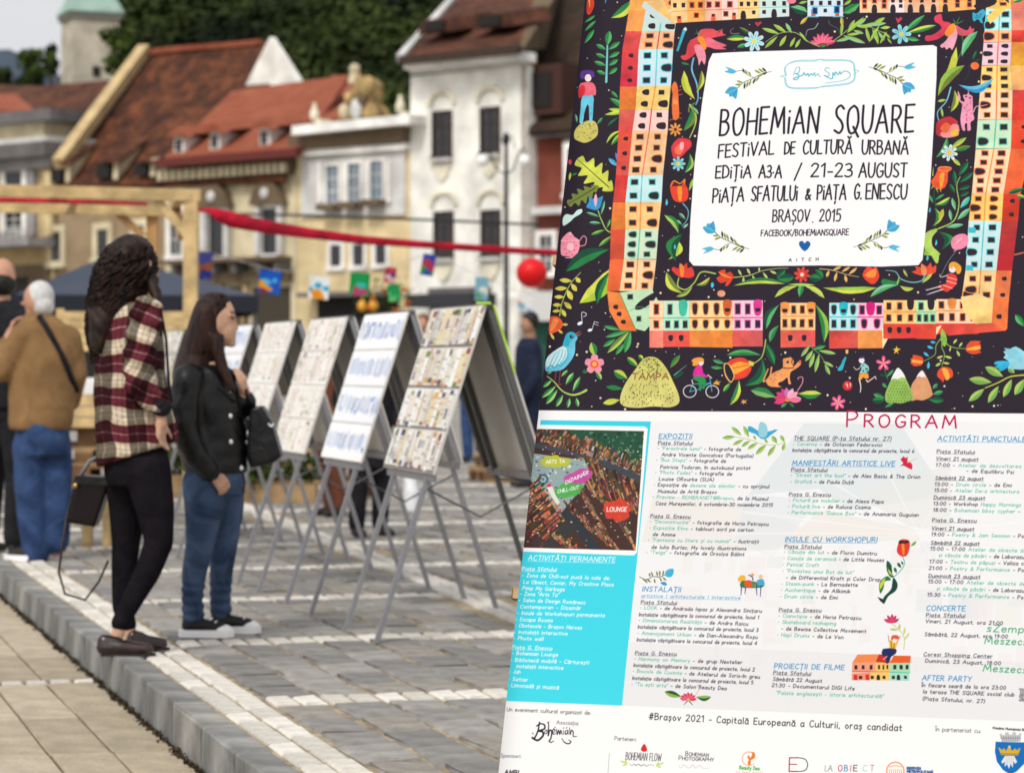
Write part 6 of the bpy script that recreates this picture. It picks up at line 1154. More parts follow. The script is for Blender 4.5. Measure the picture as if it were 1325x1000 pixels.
for zz in (tz-5.2,): trot(MB().box(-.35, .35, HW-HW*.8-.05, HW-HW*.79, zz, zz+.9)).build("window", M_dk, t)
def leaf_mass(name, pts, m, size, per, seed=1, parent=None):
    """many small leaf faces spread through clumps; pts = list of (x,y,z,r)"""
    r = np.random.default_rng(seed); V, F = [], []
    for (x, y, z, rad) in pts:
        n = int(per * rad * rad) + 12
        d = r.normal(size=(n, 3)); d /= np.linalg.norm(d, axis=1)[:, None]; q = d * (rad * r.uniform(.62, 1.08, n) ** .6)[:, None]; q[:, 2] *= .85
        c = q + [x, y, z]; a = r.normal(size=(n, 3)); a /= np.linalg.norm(a, axis=1)[:, None]; b = np.cross(a, d + r.normal(size=(n, 3))*.5); b /= np.linalg.norm(b, axis=1)[:, None] + 1e-9
        s = size * r.uniform(.6, 1.4, n)[:, None]
        P = np.stack([c + a*s, c + b*s*.6, c - a*s, c - b*s*.6], 1).reshape(-1, 3)
        V.append(P)
    V = np.concatenate(V); k = len(V) // 4
    me = bpy.data.meshes.new(name); me.vertices.add(len(V)); me.vertices.foreach_set("co", V.astype(np.float32).ravel()); me.loops.add(len(V)); me.loops.foreach_set("vertex_index", np.arange(len(V), dtype=np.int32))
    me.polygons.add(k); me.polygons.foreach_set("loop_start", np.arange(0, len(V), 4, dtype=np.int32)); me.update(); me.validate()
    return link_mesh(name, me, m, parent)
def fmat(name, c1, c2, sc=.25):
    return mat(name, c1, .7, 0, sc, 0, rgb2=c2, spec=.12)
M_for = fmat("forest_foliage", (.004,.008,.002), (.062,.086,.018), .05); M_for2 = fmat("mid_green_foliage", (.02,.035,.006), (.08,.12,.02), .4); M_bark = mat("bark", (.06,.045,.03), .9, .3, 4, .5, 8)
# hill terrain
def hillz(x, y):
    base = max(0, (y - 190)) * .33
    return base * (1 / (1 + math.exp(-(x + 43 + (y-190)*.13) / 2.2))) + .4*math.sin(x*.23)*math.cos(y*.11)
V, F = [], []; NX, NY = 60, 40
for j in range(NY+1):
    for i in range(NX+1):
        x = -140 + 360*i/NX; y = 150 + 420*j/NY; V.append((x, y, min(hillz(x, y) if y > 190 else -.3, 110)))
for j in range(NY):
    for i in range(NX): a = j*(NX+1)+i; F.append((a, a+1, a+NX+2, a+NX+1))
me = bpy.data.meshes.new("wooded_hill"); me.from_pydata(V, [], F); o = link_mesh("wooded_hill", me, mat("hill_soil", (.02,.03,.01), .95)); o["kind"] = "structure"
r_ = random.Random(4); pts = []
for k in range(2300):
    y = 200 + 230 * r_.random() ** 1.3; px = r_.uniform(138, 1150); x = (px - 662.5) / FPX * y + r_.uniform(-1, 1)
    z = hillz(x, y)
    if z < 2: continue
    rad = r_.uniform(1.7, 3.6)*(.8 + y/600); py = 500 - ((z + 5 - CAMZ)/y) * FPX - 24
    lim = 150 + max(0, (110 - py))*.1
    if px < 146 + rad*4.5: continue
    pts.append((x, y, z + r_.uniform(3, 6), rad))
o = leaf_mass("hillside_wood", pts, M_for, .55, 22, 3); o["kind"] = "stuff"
def tree(name, label, px, py_top, py_base, Y, wpx, m, seed, group=None, per=26, size=.35):
    T_ = at(px, py_top, Y); B_ = at(px, py_base, Y); zb = max(0, B_.z - 2); e = empty(name, (T_.x, Y, zb), label, "tree", group)
    H = T_.z - zb; Wd = wpx / FPX * Y / 2; rs = random.Random(seed)
    mb = MB().tube([(0,0,0), (.1,0,H*.35), (-.05,.1,H*.7)], [.22, .16, .06], 8)
    for k in range(5): a = rs.uniform(0, 6.28); mb.tube([(0,0,H*(.3+.08*k)), (math.cos(a)*Wd*.6, math.sin(a)*Wd*.5, H*(.5+.08*k))], [.09, .03], 6)
    mb.build("trunk", M_bark, e, True)
    cl = [(rs.uniform(-.55,.55)*Wd, rs.uniform(-.5,.5)*Wd, H*rs.uniform(.5,.88), Wd*rs.uniform(.3,.5)) for _ in range(12)] + [(0, 0, H*.86, Wd*.4)]
    leaf_mass("crown", cl, m, size, per, seed, e); return e
tree("tree", "rounded bright green tree left of the stone tower, above the red roof", 44, 58, 130, 205, 50, M_for2, 5)
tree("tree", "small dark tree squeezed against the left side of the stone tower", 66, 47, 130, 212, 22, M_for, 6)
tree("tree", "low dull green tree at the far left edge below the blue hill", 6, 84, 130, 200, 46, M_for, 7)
tree("tree", "light green tree overlapping the right edge of the stone tower", 152, 30, 120, 205, 60, M_for2, 8)
# far hill, distance haze put into its blue colour
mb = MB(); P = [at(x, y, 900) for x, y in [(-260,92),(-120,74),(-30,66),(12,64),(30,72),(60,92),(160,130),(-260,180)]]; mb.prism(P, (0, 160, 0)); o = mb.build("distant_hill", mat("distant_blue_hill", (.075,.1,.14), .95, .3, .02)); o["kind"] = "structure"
# low town mass left of and behind the row, seen through gaps: nothing else is in view
# ------------------------------------------------------------------ the poster and its wooden stand
cvp = paint_poster(); PIMG = cvp.image("event_poster_print")
def print_mat(name, img, rough=.4, k=.9, bump=.0):
    m = bpy.data.materials.new(name); m.use_nodes = True; n = m.node_tree; p = n.nodes["Principled BSDF"]
    t = n.nodes.new("ShaderNodeTexImage"); t.image = img; t.interpolation = 'Cubic'; mx = n.nodes.new("ShaderNodeMixRGB"); mx.blend_type = 'MULTIPLY'; mx.inputs[0].default_value = 1; mx.inputs[2].default_value = (k, k, k, 1)
    n.links.new(t.outputs[0], mx.inputs[1]); n.links.new(mx.outputs[0], p.inputs["Base Color"]); p.inputs["Roughness"].default_value = rough; p.inputs["Specular IOR Level"].default_value = .08
    if bump:
        tc = n.nodes.new("ShaderNodeTexCoord"); nz = n.nodes.new("ShaderNodeTexNoise"); nz.inputs["Scale"].default_value = 3.5; nz.inputs["Detail"].default_value = 3; n.links.new(tc.outputs["Object"], nz.inputs["Vector"])
        bp = n.nodes.new("ShaderNodeBump"); bp.inputs["Strength"].default_value = bump; bp.inputs["Distance"].default_value = .02; n.links.new(nz.outputs[0], bp.inputs["Height"]); n.links.new(bp.outputs[0], p.inputs["Normal"])
    return m
M_batten = mat("raw_batten_wood", (.42, .29, .15), .8, .25, 30, .3, 80); M_endgrain = mat("batten_end_grain", (.2, .11, .05), .9, .3, 60)
M_pine = mat("light_pine", (.58, .42, .2), .75, .24, 7, .35, 30); M_pine2 = mat("darker_pine", (.44, .25, .1), .75, .2, 5)
base = PO + PU * (-1.19); base.z = 0
ps = empty("poster_stand", base, "large festival poster on leaning wooden stand, black floral art over white programme", "poster")
def PP(s_, t_, d=0): return PO + PR * s_ + PU * t_ + PN * d - base
NX, NT = 20, 40; V, F, UV = [], [], []
for j in range(NT+1):
    for i in range(NX+1):
        t_ = T0 + (T1-T0)*j/NT; e0 = -.0353 + (t_ - .04) * .009; s_ = e0 + (S1 - .01 - e0)*i/NX
        d = .0015*math.sin(s_*7+t_*3) + .001*math.sin(t_*11 - s_*4); V.append(tuple(PP(s_, t_, d))); UV.append(((s_-S0)/(S1-S0), (t_-T0)/(T1-T0)))
nfront = len(V)
for k in range(nfront): V.append(tuple(Vector(V[k]) + PN*.004)); UV.append(UV[k])
for j in range(NT):
    for i in range(NX): a = j*(NX+1)+i; F.append((a, a+1, a+NX+2, a+NX+1)); F.append((nfront+a+NX+1, nfront+a+NX+2, nfront+a+1, nfront+a))
def rim(a, b): F.append((a, nfront+a, nfront+b, b))
for i in range(NX): rim(i+1, i) if False else F.append((i+1, i, nfront+i, nfront+i+1)); a = NT*(NX+1)+i; F.append((a, a+1, nfront+a+1, nfront+a))
for j in range(NT): a = j*(NX+1); b = a+NX+1; F.append((a, b, nfront+b, nfront+a)); a += NX; b += NX; F.append((b, a, nfront+a, nfront+b))
me = bpy.data.meshes.new("poster_panel"); me.from_pydata(V, [], F); uvl = me.uv_layers.new(name="UVMap")
for l in me.loops: uvl.data[l.index].uv = UV[l.vertex_index]
pan = link_mesh("poster_panel", me, print_mat("poster_print", PIMG, .62, .74, .1), ps, True)
def ST(px, py):
    T_ = px2tex(np.array([[px, py]], float))[0]; return T_[0]/RES + S0, T1 - T_[1]/RES
for (bx, by) in ((716, 335), (663, 766), (738, 150)):
    s_, t_ = ST(bx, by); s_ = s_ if by != 150 else s_ + .05
    b = MB().bar(PP(s_-.001, t_, .019), PP(1.2, t_, .019), .024, .024, up=PU).build("batten", M_batten, ps)
    if by != 150: MB().bar(PP(s_-.004, t_, .019), PP(s_-.001, t_, .019), .0245, .0245, up=PU).build("end_face", M_endgrain if by > 500 else M_batten, b)
for s_ in (.12, 1.02): MB().bar(PP(s_, T1-.02, .056), PP(s_, -1.18, .056), .045, .05, up=PN).build("upright", M_batten, ps)
for s_ in (.16, .98):
    a = PP(s_, 1.0, .08); b = a + PHB*.55; b.z = 0; MB().bar(a, b, .04, .04).build("rear_leg", M_batten, ps)
MB().bar(PP(.0, -1.1, .095), PP(1.15, -1.1, .095), .045, .04, up=PU).build("foot_rail", M_batten, ps)
# ------------------------------------------------------------------ A-frame display boards with printed sheets
rb = random.Random(21)
def board_canvas(style):
    cv = Canvas(352, 296, (236, 234, 228)); cv.sc = 1; cv.upright = True
    pal = {'a': [(240,236,224), (228,222,206), (248,246,242), (234,220,180), (214,210,204), (250,250,248)], 'b': [(250,251,253), (246,248,252), (252,252,253)], 'c': [(246,240,232), (238,236,228), (250,248,246), (236,226,220)]}[style]
    acc = {'a': [(96,86,78), (150,60,70), (60,70,110), (110,140,60), (224,180,90), (70,60,60), (150,110,170), (206,150,100)], 'b': [(70,110,190), (110,160,220), (60,70,110), (160,190,230)], 'c': [(110,104,96), (226,150,140), (150,180,120), (190,170,150), (240,200,180), (96,120,90)]}[style]
    for row in range(4):
        y0 = row*74; cv.poly([(0,y0),(352,y0),(352,y0+74),(0,y0+74)], rb.choice(pal))
        if style == 'a': cv.stroke([(0, y0+72), (352, y0+71)], 2.2, None, (60,52,50), .7)
        x = 3 if style != 'b' else 16
        while x < 344:
            w = rb.uniform(12, 30) if style != 'b' else rb.uniform(12, 22); top = y0 + (2 if style != 'b' else 16) + rb.uniform(-2, 4); bot = y0 + (71 if style != 'b' else 56) + rb.uniform(-6, 1); c = rb.choice(pal); A_ = 1 if style == 'a' else .75
            cv.poly([(x,top),(x+w-1.5,top),(x+w-1.5,bot),(x,bot)], c)
            if style == 'b' and rb.random() < .55: cv.poly([(x+w*.2,top+3),(x+w*.8,top+3),(x+w*.8,bot-4),(x+w*.2,bot-4)], rb.choice([(214,222,238), (190,206,232), (226,220,230)]))
            if rb.random() < (.4 if style == 'a' else .12): h_ = rb.uniform(5, 13); cv.poly([(x,top),(x+w-1.5,top),(x+w-1.5,top+h_),(x,top+h_)], rb.choice(acc), A_)
            if rb.random() < (.5 if style == 'a' else .16): h_ = rb.uniform(4, 11); cv.poly([(x+1,bot-h_),(x+w-2,bot-h_),(x+w-2,bot),(x+1,bot)], rb.choice(acc), A_)
            if rb.random() < (.2 if style == 'a' else .1): yy = rb.uniform(top+14, bot-22); cv.poly([(x+w*.25,yy),(x+w*.75,yy),(x+w*.75,yy+16),(x+w*.25,yy+16)], rb.choice(acc), A_)
            if rb.random() < .5: cv.stroke([(x+w*.5, top+8), (x+w*.5+rb.uniform(-1,1), bot-6)], rb.uniform(.6, 2.4), None, rb.choice(acc), rb.uniform(.3, .85))
            if style == 'b':
                for k in range(3): xx = x + rb.uniform(1, w-2); ya, yb_ = top + rb.uniform(0, 10), bot - rb.uniform(0, 8); cc = rb.choice(acc); cv.stroke([(xx, ya), (xx, yb_)], .8, None, cc, .75); cv.ell(xx, rb.choice([ya, yb_]), 2, 2, cc)
                x += w; continue
            for k in range(int(rb.uniform(2, 6))): yy = rb.uniform(top+6, bot-6); cv.stroke([(x+2, yy), (x+w-4, yy)], 1, None, rb.choice(acc), .6)
            cv.stroke([(x+w-1, top), (x+w-1, bot)], .8, None, (120,116,110), .5); x += w
    return cv
M_steel = mat("grey_painted_steel", (.3, .3, .32), .4, .08, 20, metal=.55); M_panelback = mat("grey_board_back", (.62, .6, .56), .7, .1, 4); M_dframe = mat("dark_grey_frame", (.1, .1, .1), .5); M_lime = mat("lime_tape", (.45, .7, .05), .6)
SL = Vector((.46, 0, 1.43)); SLn = SL.normalized()        # up the front slope (local x to the right, y away)
def board(name_label, a_c, style, lime=False, nsheet=4):
    c = G(a_c, 1.61); e = empty("display_board", c, name_label, "display board", "A-frame display boards in a row across the square", GRZ)
    img = board_canvas(style).image("board_print"); pm = print_mat("sheet_print", img, .5, .93)
    LW = .29; outn = Vector((-SL.z, 0, SL.x)).normalized()   # outward normal of the front slope
    def fp(t, y, off=0): return Vector((-.46, y, 0)) + SL * t + outn * off          # t 0 foot .. 1 apex
    def bp(t, y, off=0): q = fp(t, y, off); return Vector((-q.x, q.y, q.z))
    for q, nm in ((fp, "front_panel"), (bp, "back_panel")):
        w = .44; P = [q(.5, -w, .014), q(.5, w, .014), q(1.0, w, .014), q(1.0, -w, .014)]; nn = (P[1]-P[0]).cross(P[2]-P[0]).normalized(); nn = nn * .008 * (1 if (nn.x < 0) == (nm == "front_panel") else -1)
        MB().prism(P, nn).build(nm, M_panelback, e)
    for k in range(4):
        t1 = 1.0 - k*.125 - .003; t0 = t1 - .119; w = .435; V = [fp(t0,-w,.0245), fp(t0,w,.0245), fp(t1,w,.0245), fp(t1,-w,.0245), fp(t0,-w,.0228), fp(t0,w,.0228), fp(t1,w,.0228), fp(t1,-w,.0228)]
        me = bpy.data.meshes.new("printed_sheet"); me.from_pydata([tuple(v) for v in V], [], [(0,3,2,1),(4,5,6,7),(0,1,5,4),(1,2,6,5),(2,3,7,6),(3,0,4,7)]); bm = bmesh.new(); bm.from_mesh(me); bmesh.ops.recalc_face_normals(bm, faces=bm.faces); bm.to_mesh(me); bm.free()
        uvl = me.uv_layers.new(name="UVMap"); v0, v1 = 1-(k+1)/4+.003, 1-k/4-.003; tab = [(1,v0),(0,v0),(0,v1),(1,v1)]*2
        for l in me.loops: uvl.data[l.index].uv = tab[l.vertex_index]
        link_mesh("printed_sheet", me, pm, e)
    for y in (-LW, LW):
        MB().bar(fp(0, y), fp(1, y), .026, .02).build("front_leg", M_steel, e); MB().bar(bp(0, y), bp(1, y), .026, .02).build("back_leg", M_dframe if lime else M_steel, e)
    for q in (fp, bp): MB().bar(q(.49, -.4, .0), q(.49, .4, .0), .02, .03).build("crossbar", M_steel, e)
    MB().bar((0,-.44,1.435), (0,.44,1.435), .03, .02).build("hinge_bar", M_dframe, e)
    for q in (bp,):
        [MB().bar(q(.5, y), q(1, y), .03, .02).build("panel_rail", M_dframe if lime else M_steel, e) for y in (-.42, .42)]
    for y in (-LW,): MB().tube([fp(.46, y), Vector((0, y, .53)), bp(.46, y)], .005, 6).build("spreader_cord", M_dframe, e)
    if lime: MB().bar(bp(.8, -.443, .018), bp(1.0, -.443, .018), .008, .006, up=(0,1,0)).bar((-.06,-.445,1.445), (.0,-.445,1.445), .02, .01).build("lime_edge_tape", M_lime, e)
    return e
board("nearest A-frame board, crammed with small colourful prints, lime tape on its edge", 3.6, 'a', True)
board("second nearest A-frame board, bright white sheets with rows of blue marks", 4.93, 'b')
board("third A-frame board from the poster, pale sheets tinged green and pink", 6.22, 'c')
board("fourth A-frame board, pale printed sheets, just right of the woman in black leather", 7.53, 'c')
board("fifth A-frame board, showing right behind the face of the woman in black leather", 8.84, 'b')
board("sixth A-frame board, mostly hidden behind the long straight brown hair", 10.15, 'c')
board("farthest A-frame board, glimpsed between the two women", 11.46, 'a')
# ------------------------------------------------------------------ pergola with red cloth
M_red = mat("crimson_cloth", (.5, .006, .03), .85, .3, 4, .8, 26)
pb = at(247, 654, 22); pb.z = 0
pg = empty("timber_pergola", pb, "light timber pergola with corner braces, red cloth along its beam, upper left", "pergola")
def rel(o, P): return Vector(P) - o
def pw(px, py, Y): return at(px, py, Y) - pb
MB().bar(pw(247, 654, 22), pw(247, 252, 22), .12, .12, up=(0,1,0)).build("post", M_pine, pg)
MB().bar(pw(-120, 244, 21.3), pw(258, 253, 22), .09, .1).build("front_beam", M_pine, pg)
MB().bar(pw(-120, 266, 23.9), pw(232, 274, 24.6), .08, .09).build("rear_beam", M_pine, pg)
MB().bar(pw(232, 252, 21.95), pw(222, 274, 24.7), .08, .11).build("side_beam", M_pine, pg); MB().bar(pw(100, 250, 21.7), pw(88, 272, 24.4), .07, .09).build("side_beam", M_pine, pg)
MB().bar(pw(197, 632, 24.6), pw(197, 270, 24.6), .1, .1, up=(0,1,0)).build("post", M_pine2, pg)
MB().bar(pw(203, 258, 21.93), pw(243, 306, 21.98), .07, .07).build("brace", M_pine, pg); MB().bar(pw(236, 306, 22.15), pw(228, 268, 23.4), .07, .07).build("brace", M_pine2, pg); MB().bar(pw(186, 306, 24.55), pw(148, 272, 24.5), .07, .07).build("brace", M_pine2, pg)
MB().bar(pw(-100, 246, 21.4), pw(-100, 656, 21.4), .12, .12, up=(0,1,0)).build("post", M_pine, pg)
def ribbon(tab, base, th=.01, n=8):
    """tab rows: px, ytop, ybot, Y"""
    V, F = [], []; T_ = np.array(tab, float); m = len(T_); ts = np.linspace(0, m-1, (m-1)*n+1); C = [np.interp(ts, range(m), T_[:, k]) for k in range(4)]
    for i in range(len(ts)):
        w = .012*math.sin(i*.9) + .008*math.sin(i*2.3)
        for (py, dy) in ((C[1][i], 0), ((C[1][i]+C[2][i])/2, w), (C[2][i], -w*.4)):
            V.append(tuple(at(C[0][i], py, C[3][i] + dy) - base))
    k0 = len(V); V += [(v[0], v[1]+th, v[2]) for v in V]
    for i in range(len(ts)-1):
        for j in range(2): a = i*3+j; F.append((a, a+3, a+4, a+1)); F.append((k0+a, k0+a+1, k0+a+4, k0+a+3))
        for j in (0, 2): a = i*3+j; F.append((a, k0+a, k0+a+3, a+3))
    return V, F
def cloth(name, tab, base, m, parent=None):
    V, F = ribbon(tab, base); me = bpy.data.meshes.new(name); me.from_pydata(V, [], F); bm = bmesh.new(); bm.from_mesh(me); bmesh.ops.recalc_face_normals(bm, faces=bm.faces); bm.to_mesh(me); bm.free(); o = link_mesh(name, me, m, parent, True); return o
o = cloth("red_cloth_band", [(-110,254,261,21.3), (60,257,263,21.4), (190,262,266,21.8)], Vector((0,0,0)), M_red); tag(o, "thin crimson cloth stretched along the pergola beam, upper left", "cloth")
o = cloth("red_cloth_ribbon", [(256,270,274,21.8), (270,269,276,21.7), (280,270,286,21.7), (296,273,294,21.8), (318,279,298,21.9), (350,286,303,22.2), (400,295,309,22.7), (470,305,316,23.3), (560,313,322,24), (640,318,327,24.6), (745,325,333,25.4)], Vector((0,0,0)), M_red); tag(o, "long crimson cloth ribbon stretched from the pergola post to the poster", "cloth")
# ------------------------------------------------------------------ navy market tent
tb = at(178, 500, 32); tb.z = 0; tn = empty("market_tent", tb, "dark navy pyramid market tent behind the pergola and the women", "tent", rz=R(8))
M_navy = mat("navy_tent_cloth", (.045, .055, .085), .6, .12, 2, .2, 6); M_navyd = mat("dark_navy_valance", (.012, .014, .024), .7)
hw = 1.42; ez, pz, vz = 2.03, 2.55, 1.83
cs = [(-hw,-hw), (hw,-hw), (hw,hw), (-hw,hw)]; off = (-.42, 0)
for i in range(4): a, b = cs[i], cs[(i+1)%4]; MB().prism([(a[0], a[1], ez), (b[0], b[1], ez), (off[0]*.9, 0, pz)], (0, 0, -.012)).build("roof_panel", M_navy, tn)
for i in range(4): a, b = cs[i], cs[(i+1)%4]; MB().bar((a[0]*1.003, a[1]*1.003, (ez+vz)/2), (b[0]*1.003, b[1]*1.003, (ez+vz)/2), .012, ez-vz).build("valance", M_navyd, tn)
for c in cs: MB().box(c[0]*.97-.02, c[0]*.97+.02, c[1]*.97-.02, c[1]*.97+.02, 0, ez-.02).build("leg", M_dframe, tn)
# light timber counter under the tent
def unit(name, label, cat, px, Y, rz=0, group=None): b = at(px, 500, Y); b.z = 0; return empty(name, b, label, cat, group, rz)
k = unit("timber_counter", "light timber stall wall between the tent and the women", "stall", 150, 27.5)
for i in range(5):
    z0 = 1.35 + i*.085; MB().box(-.62, .98, 0, .03, z0, z0+.078).build("plank", M_pine, k)
for x in (-.6, .2, .95): MB().box(x-.04, x+.04, .032, .1, 0, 1.8).build("post", M_pine, k)
MB().box(-.62, .98, -.3, .35, .86, .9).build("counter_top", M_pine, k)
# ------------------------------------------------------------------ pallets, crates and stall goods
M_pallet = mat("pallet_wood", (.33, .22, .11), .85, .3, 6, .3, 40); M_pallet2 = mat("dark_pallet_wood", (.16, .085, .04), .85, .3, 6)
def pallet(px, Y, z, rz, label, group=None, m=None, w=1.2, d=.8):
    m = m or M_pallet; b = at(px, 500, Y); b.z = z; e = empty("pallet", b, label, "pallet", group, rz)
    for i in range(5): x = -w/2 + i*(w-.1)/4; y0 = 0; 
    for i in range(7): y = -d/2 + i*(d-.09)/6; MB().box(-w/2, w/2, y, y+.085, .122, .144).build("deck_board", m, e)
    for x in (-w/2, -.07, w/2-.14): MB().box(x, x+.14, -d/2, d/2, .1, .1215).build("stringer_board", m, e)
    for x in (-w/2, -.07, w/2-.14):
        for y in (-d/2, -.07, d/2-.14): MB().box(x, x+.14, y, y+.14, .022, .0995).build("block", M_pallet2, e)
    for y in (-d/2, -.05, d/2-.1): MB().box(-w/2, w/2, y, y+.1, 0, .0215).build("bottom_board", m, e)
    return e
for i, lab in enumerate(["bottom pallet of the stack behind the middle display boards", "middle pallet of the stack behind the middle display boards", "top pallet of the stack behind the middle display boards"]): pallet(388, 23.5, i*.146, R(-6 + 3*i), lab, "pallets stacked behind the display boards", w=1.25)
for i, lab in enumerate(["lower pallet behind the jeans of the woman in black leather", "upper pallet behind the jeans of the woman in black leather"]): pallet(258, 24.2, i*.146, R(4 - 3*i), lab, "pallets stacked behind the display boards", w=1.2)
pallet(690, 27, .0, R(14), "lower pallet lying beyond the nearest board, beside the poster edge", "pallets by the poster edge"); pallet(696, 27, .146, R(10), "upper pallet lying beyond the nearest board, beside the poster edge", "pallets by the poster edge")
for i, lab in enumerate(["lowest dark pallet beside the plaid woman's hip", "second dark pallet from the ground beside the plaid woman's hip", "third dark pallet from the ground beside the plaid woman's hip", "topmost dark pallet beside the plaid woman's hip"]): pallet(112, 20.5, .12 + i*.146, R(3*i), lab, "dark pallets stacked beside the plaid woman", M_pallet2 if i % 2 else M_pallet, w=1.0)
def crate(px, Y, z, w, d, hh, label, m, group=None):
    b = at(px, 500, Y); b.z = z; e = empty("crate", b, label, "crate", group)
    for k in range(3):
        z0 = k*hh/3
        for y in (-d/2, d/2-.015): MB().box(-w/2, w/2, y, y+.015, z0+.004, z0+hh/3-.008).build("slat", m, e)
    for x in (-w/2, w/2-.02): MB().box(x, x+.02, -d/2+.0155, d/2-.0155, 0, hh).build("end_board", m, e)
    MB().box(-w/2+.021, w/2-.021, -d/2+.016, d/2-.016, .0, .012).build("bottom_board", m, e); return e
crate(108, 20.2, .706, .42, .4, .26, "light yellow wooden crate on the dark pallets beside the tan jacket", M_pine)
MB_ = MB().box(-.15, .15, -.1, .1, 0, .11).box(-.14, .14, -.09, .09, .1102, .125); o = MB_.build("paper_stack", mat("white_paper", (.8,.8,.79), .7)); b = at(106, 500, 20.2); b.z = .967; o.location = b; tag(o, "white paper stack lying on the yellow crate by the plaid shirt", "paper")
def bundle(px, py, Y, rx, rz_, m, name, label, cat):
    b = at(px, py, Y); o = MB().ball((0,0,0), rx, rx*.8, rz_, 14, 10).ball((rx*.4, -.02, rz_*.25), rx*.6, rx*.5, rz_*.7).build(name, m, smooth=True); o.location = b; tag(o, label, cat); return o
# planters with greenery
def planter(px, Y, z, w, hh, label, seed, flower=None, dens=300, name="planter", rad=.16):
    b = at(px, 500, Y); b.z = z; e = empty(name, b, label, "plant"); MB().box(-w/2, w/2, -.14, .14, 0, hh).build("trough", M_pallet, e)
    rs = random.Random(seed); leaf_mass("foliage", [(rs.uniform(-w/2, w/2)*.9, rs.uniform(-.1,.1), hh + rs.uniform(.02, rad*1.4), rad*rs.uniform(.6,1)) for _ in range(9)], M_for2, .035, dens*10, seed, e)
    if flower: leaf_mass("flowers", [(rs.uniform(-w/2, w/2)*.9, -.1, hh + rs.uniform(.0, rad*1.2), .05) for _ in range(9)], flower, .03, 6000, seed+1, e)
planter(245, 23.6, .0, .7, .2, "low planter with green leaves on the paving left of the leather jacket woman's jeans", 3)
planter(358, 22.6, .0, .7, .16, "low green planter in front of the pallets, between two board legs", 4)
planter(505, 52, 1.9, 1.0, .25, "green plant trough with orange flowers above the white display board", 6, mat("orange_petals", (.7,.16,.01), .6), 20, rad=.5)
MB_ = MB().box(-.5,.5,-.3,.3,0,1.9); o = MB_.build("planter_plinth", M_stucco); b = at(505, 500, 52); b.z = 0; o.location = b; tag(o, "dark plinth under the flowering plant trough", "plinth")
# orange lamps of the far terrace
for i, x in enumerate((469, 483)):
    o = MB().ball((0,0,0), .11, .11, .12, 12, 8).tube([(0,0,.11), (0,0,.3)], .015, 6).build("orange_globe", mat("orange_glass_globe", (.75,.36,.03), .3), smooth=True); o.location = at(x, 396, 55); tag(o, ["left", "right"][i] + " of two orange globes hanging by the flowering trough", "lamp", "orange globes by the flowering trough")
# dirt and moss gathered where the kerb meets the lower paving
rs = random.Random(31); o = leaf_mass("kerb_foot_dirt", [tuple(G(rs.uniform(-.5, 9)**1.0, -.012 - abs(rs.gauss(0, .012)), LOW + .002)) + (rs.uniform(.006, .016),) for _ in range(420)], mat("dirt_and_moss", (.05,.035,.018), .95, .5, 30), .006, 30000, 12, road); o["kind"] = "stuff"
# little wooden stool between the men and the woman in plaid
s = unit("wooden_stool", "small light wooden stool standing behind the handbag", "stool", 127, 17.0); 
for x in (-.07, .065): MB().box(x-.022, x+.022, -.1, -.06, 0, .36).build("leg", M_pine, s); MB().box(x-.022, x+.022, .06, .1, 0, .36).build("leg", M_pine, s)
MB().box(-.1, .1, -.12, .12, .3605, .4).build("seat", M_pine, s)
MB().box(-.088, -.03, -.115, -.101, .03, .35).build("panel", M_pine, s)
# ------------------------------------------------------------------ paintings on a string, red lantern, lamp post, cable
PAINT = [(263,344,22,36,'tree'), (349,365,28,30,'blue'), (413,372,26,30,'sky'), (465,368,26,30,'green'), (505,356,15,20,'red'), (510,379,16,22,'green2'), (554,343,17,28,'mix'), (623,374,17,30,'pale'), (679,392,18,20,'pale2')]
PC = {'tree': [(90,100,190), (200,110,50), (60,70,160)], 'blue': [(30,90,190), (90,180,230), (240,160,40), (140,40,60)], 'sky': [(240,244,244), (60,170,210), (236,150,40)], 'green': [(30,150,80), (60,180,170), (180,70,110)], 'red': [(190,60,80), (70,60,120), (220,200,200)], 'green2': [(40,160,90), (120,200,120)], 'mix': [(60,80,190), (200,60,70), (60,150,70)], 'pale': [(120,170,190), (220,220,200), (90,150,110)], 'pale2': [(230,230,230), (220,120,60), (120,170,200)]}
PL = {'tree': "small painting in violet and orange beside the pergola post", 'blue': "small painting, blue sky over an orange field, left of the boards", 'sky': "small painting, white and turquoise above orange", 'green': "small painting, green with a pink shape, above the white board", 'red': "tiny dark red painting hanging above a green one", 'green2': "tiny plain green painting below the dark red one", 'mix': "tilted small painting of blue, red and green before the white house", 'pale': "small pale teal painting before the dark awning", 'pale2': "small white and orange painting beside the poster edge"}
sp = []
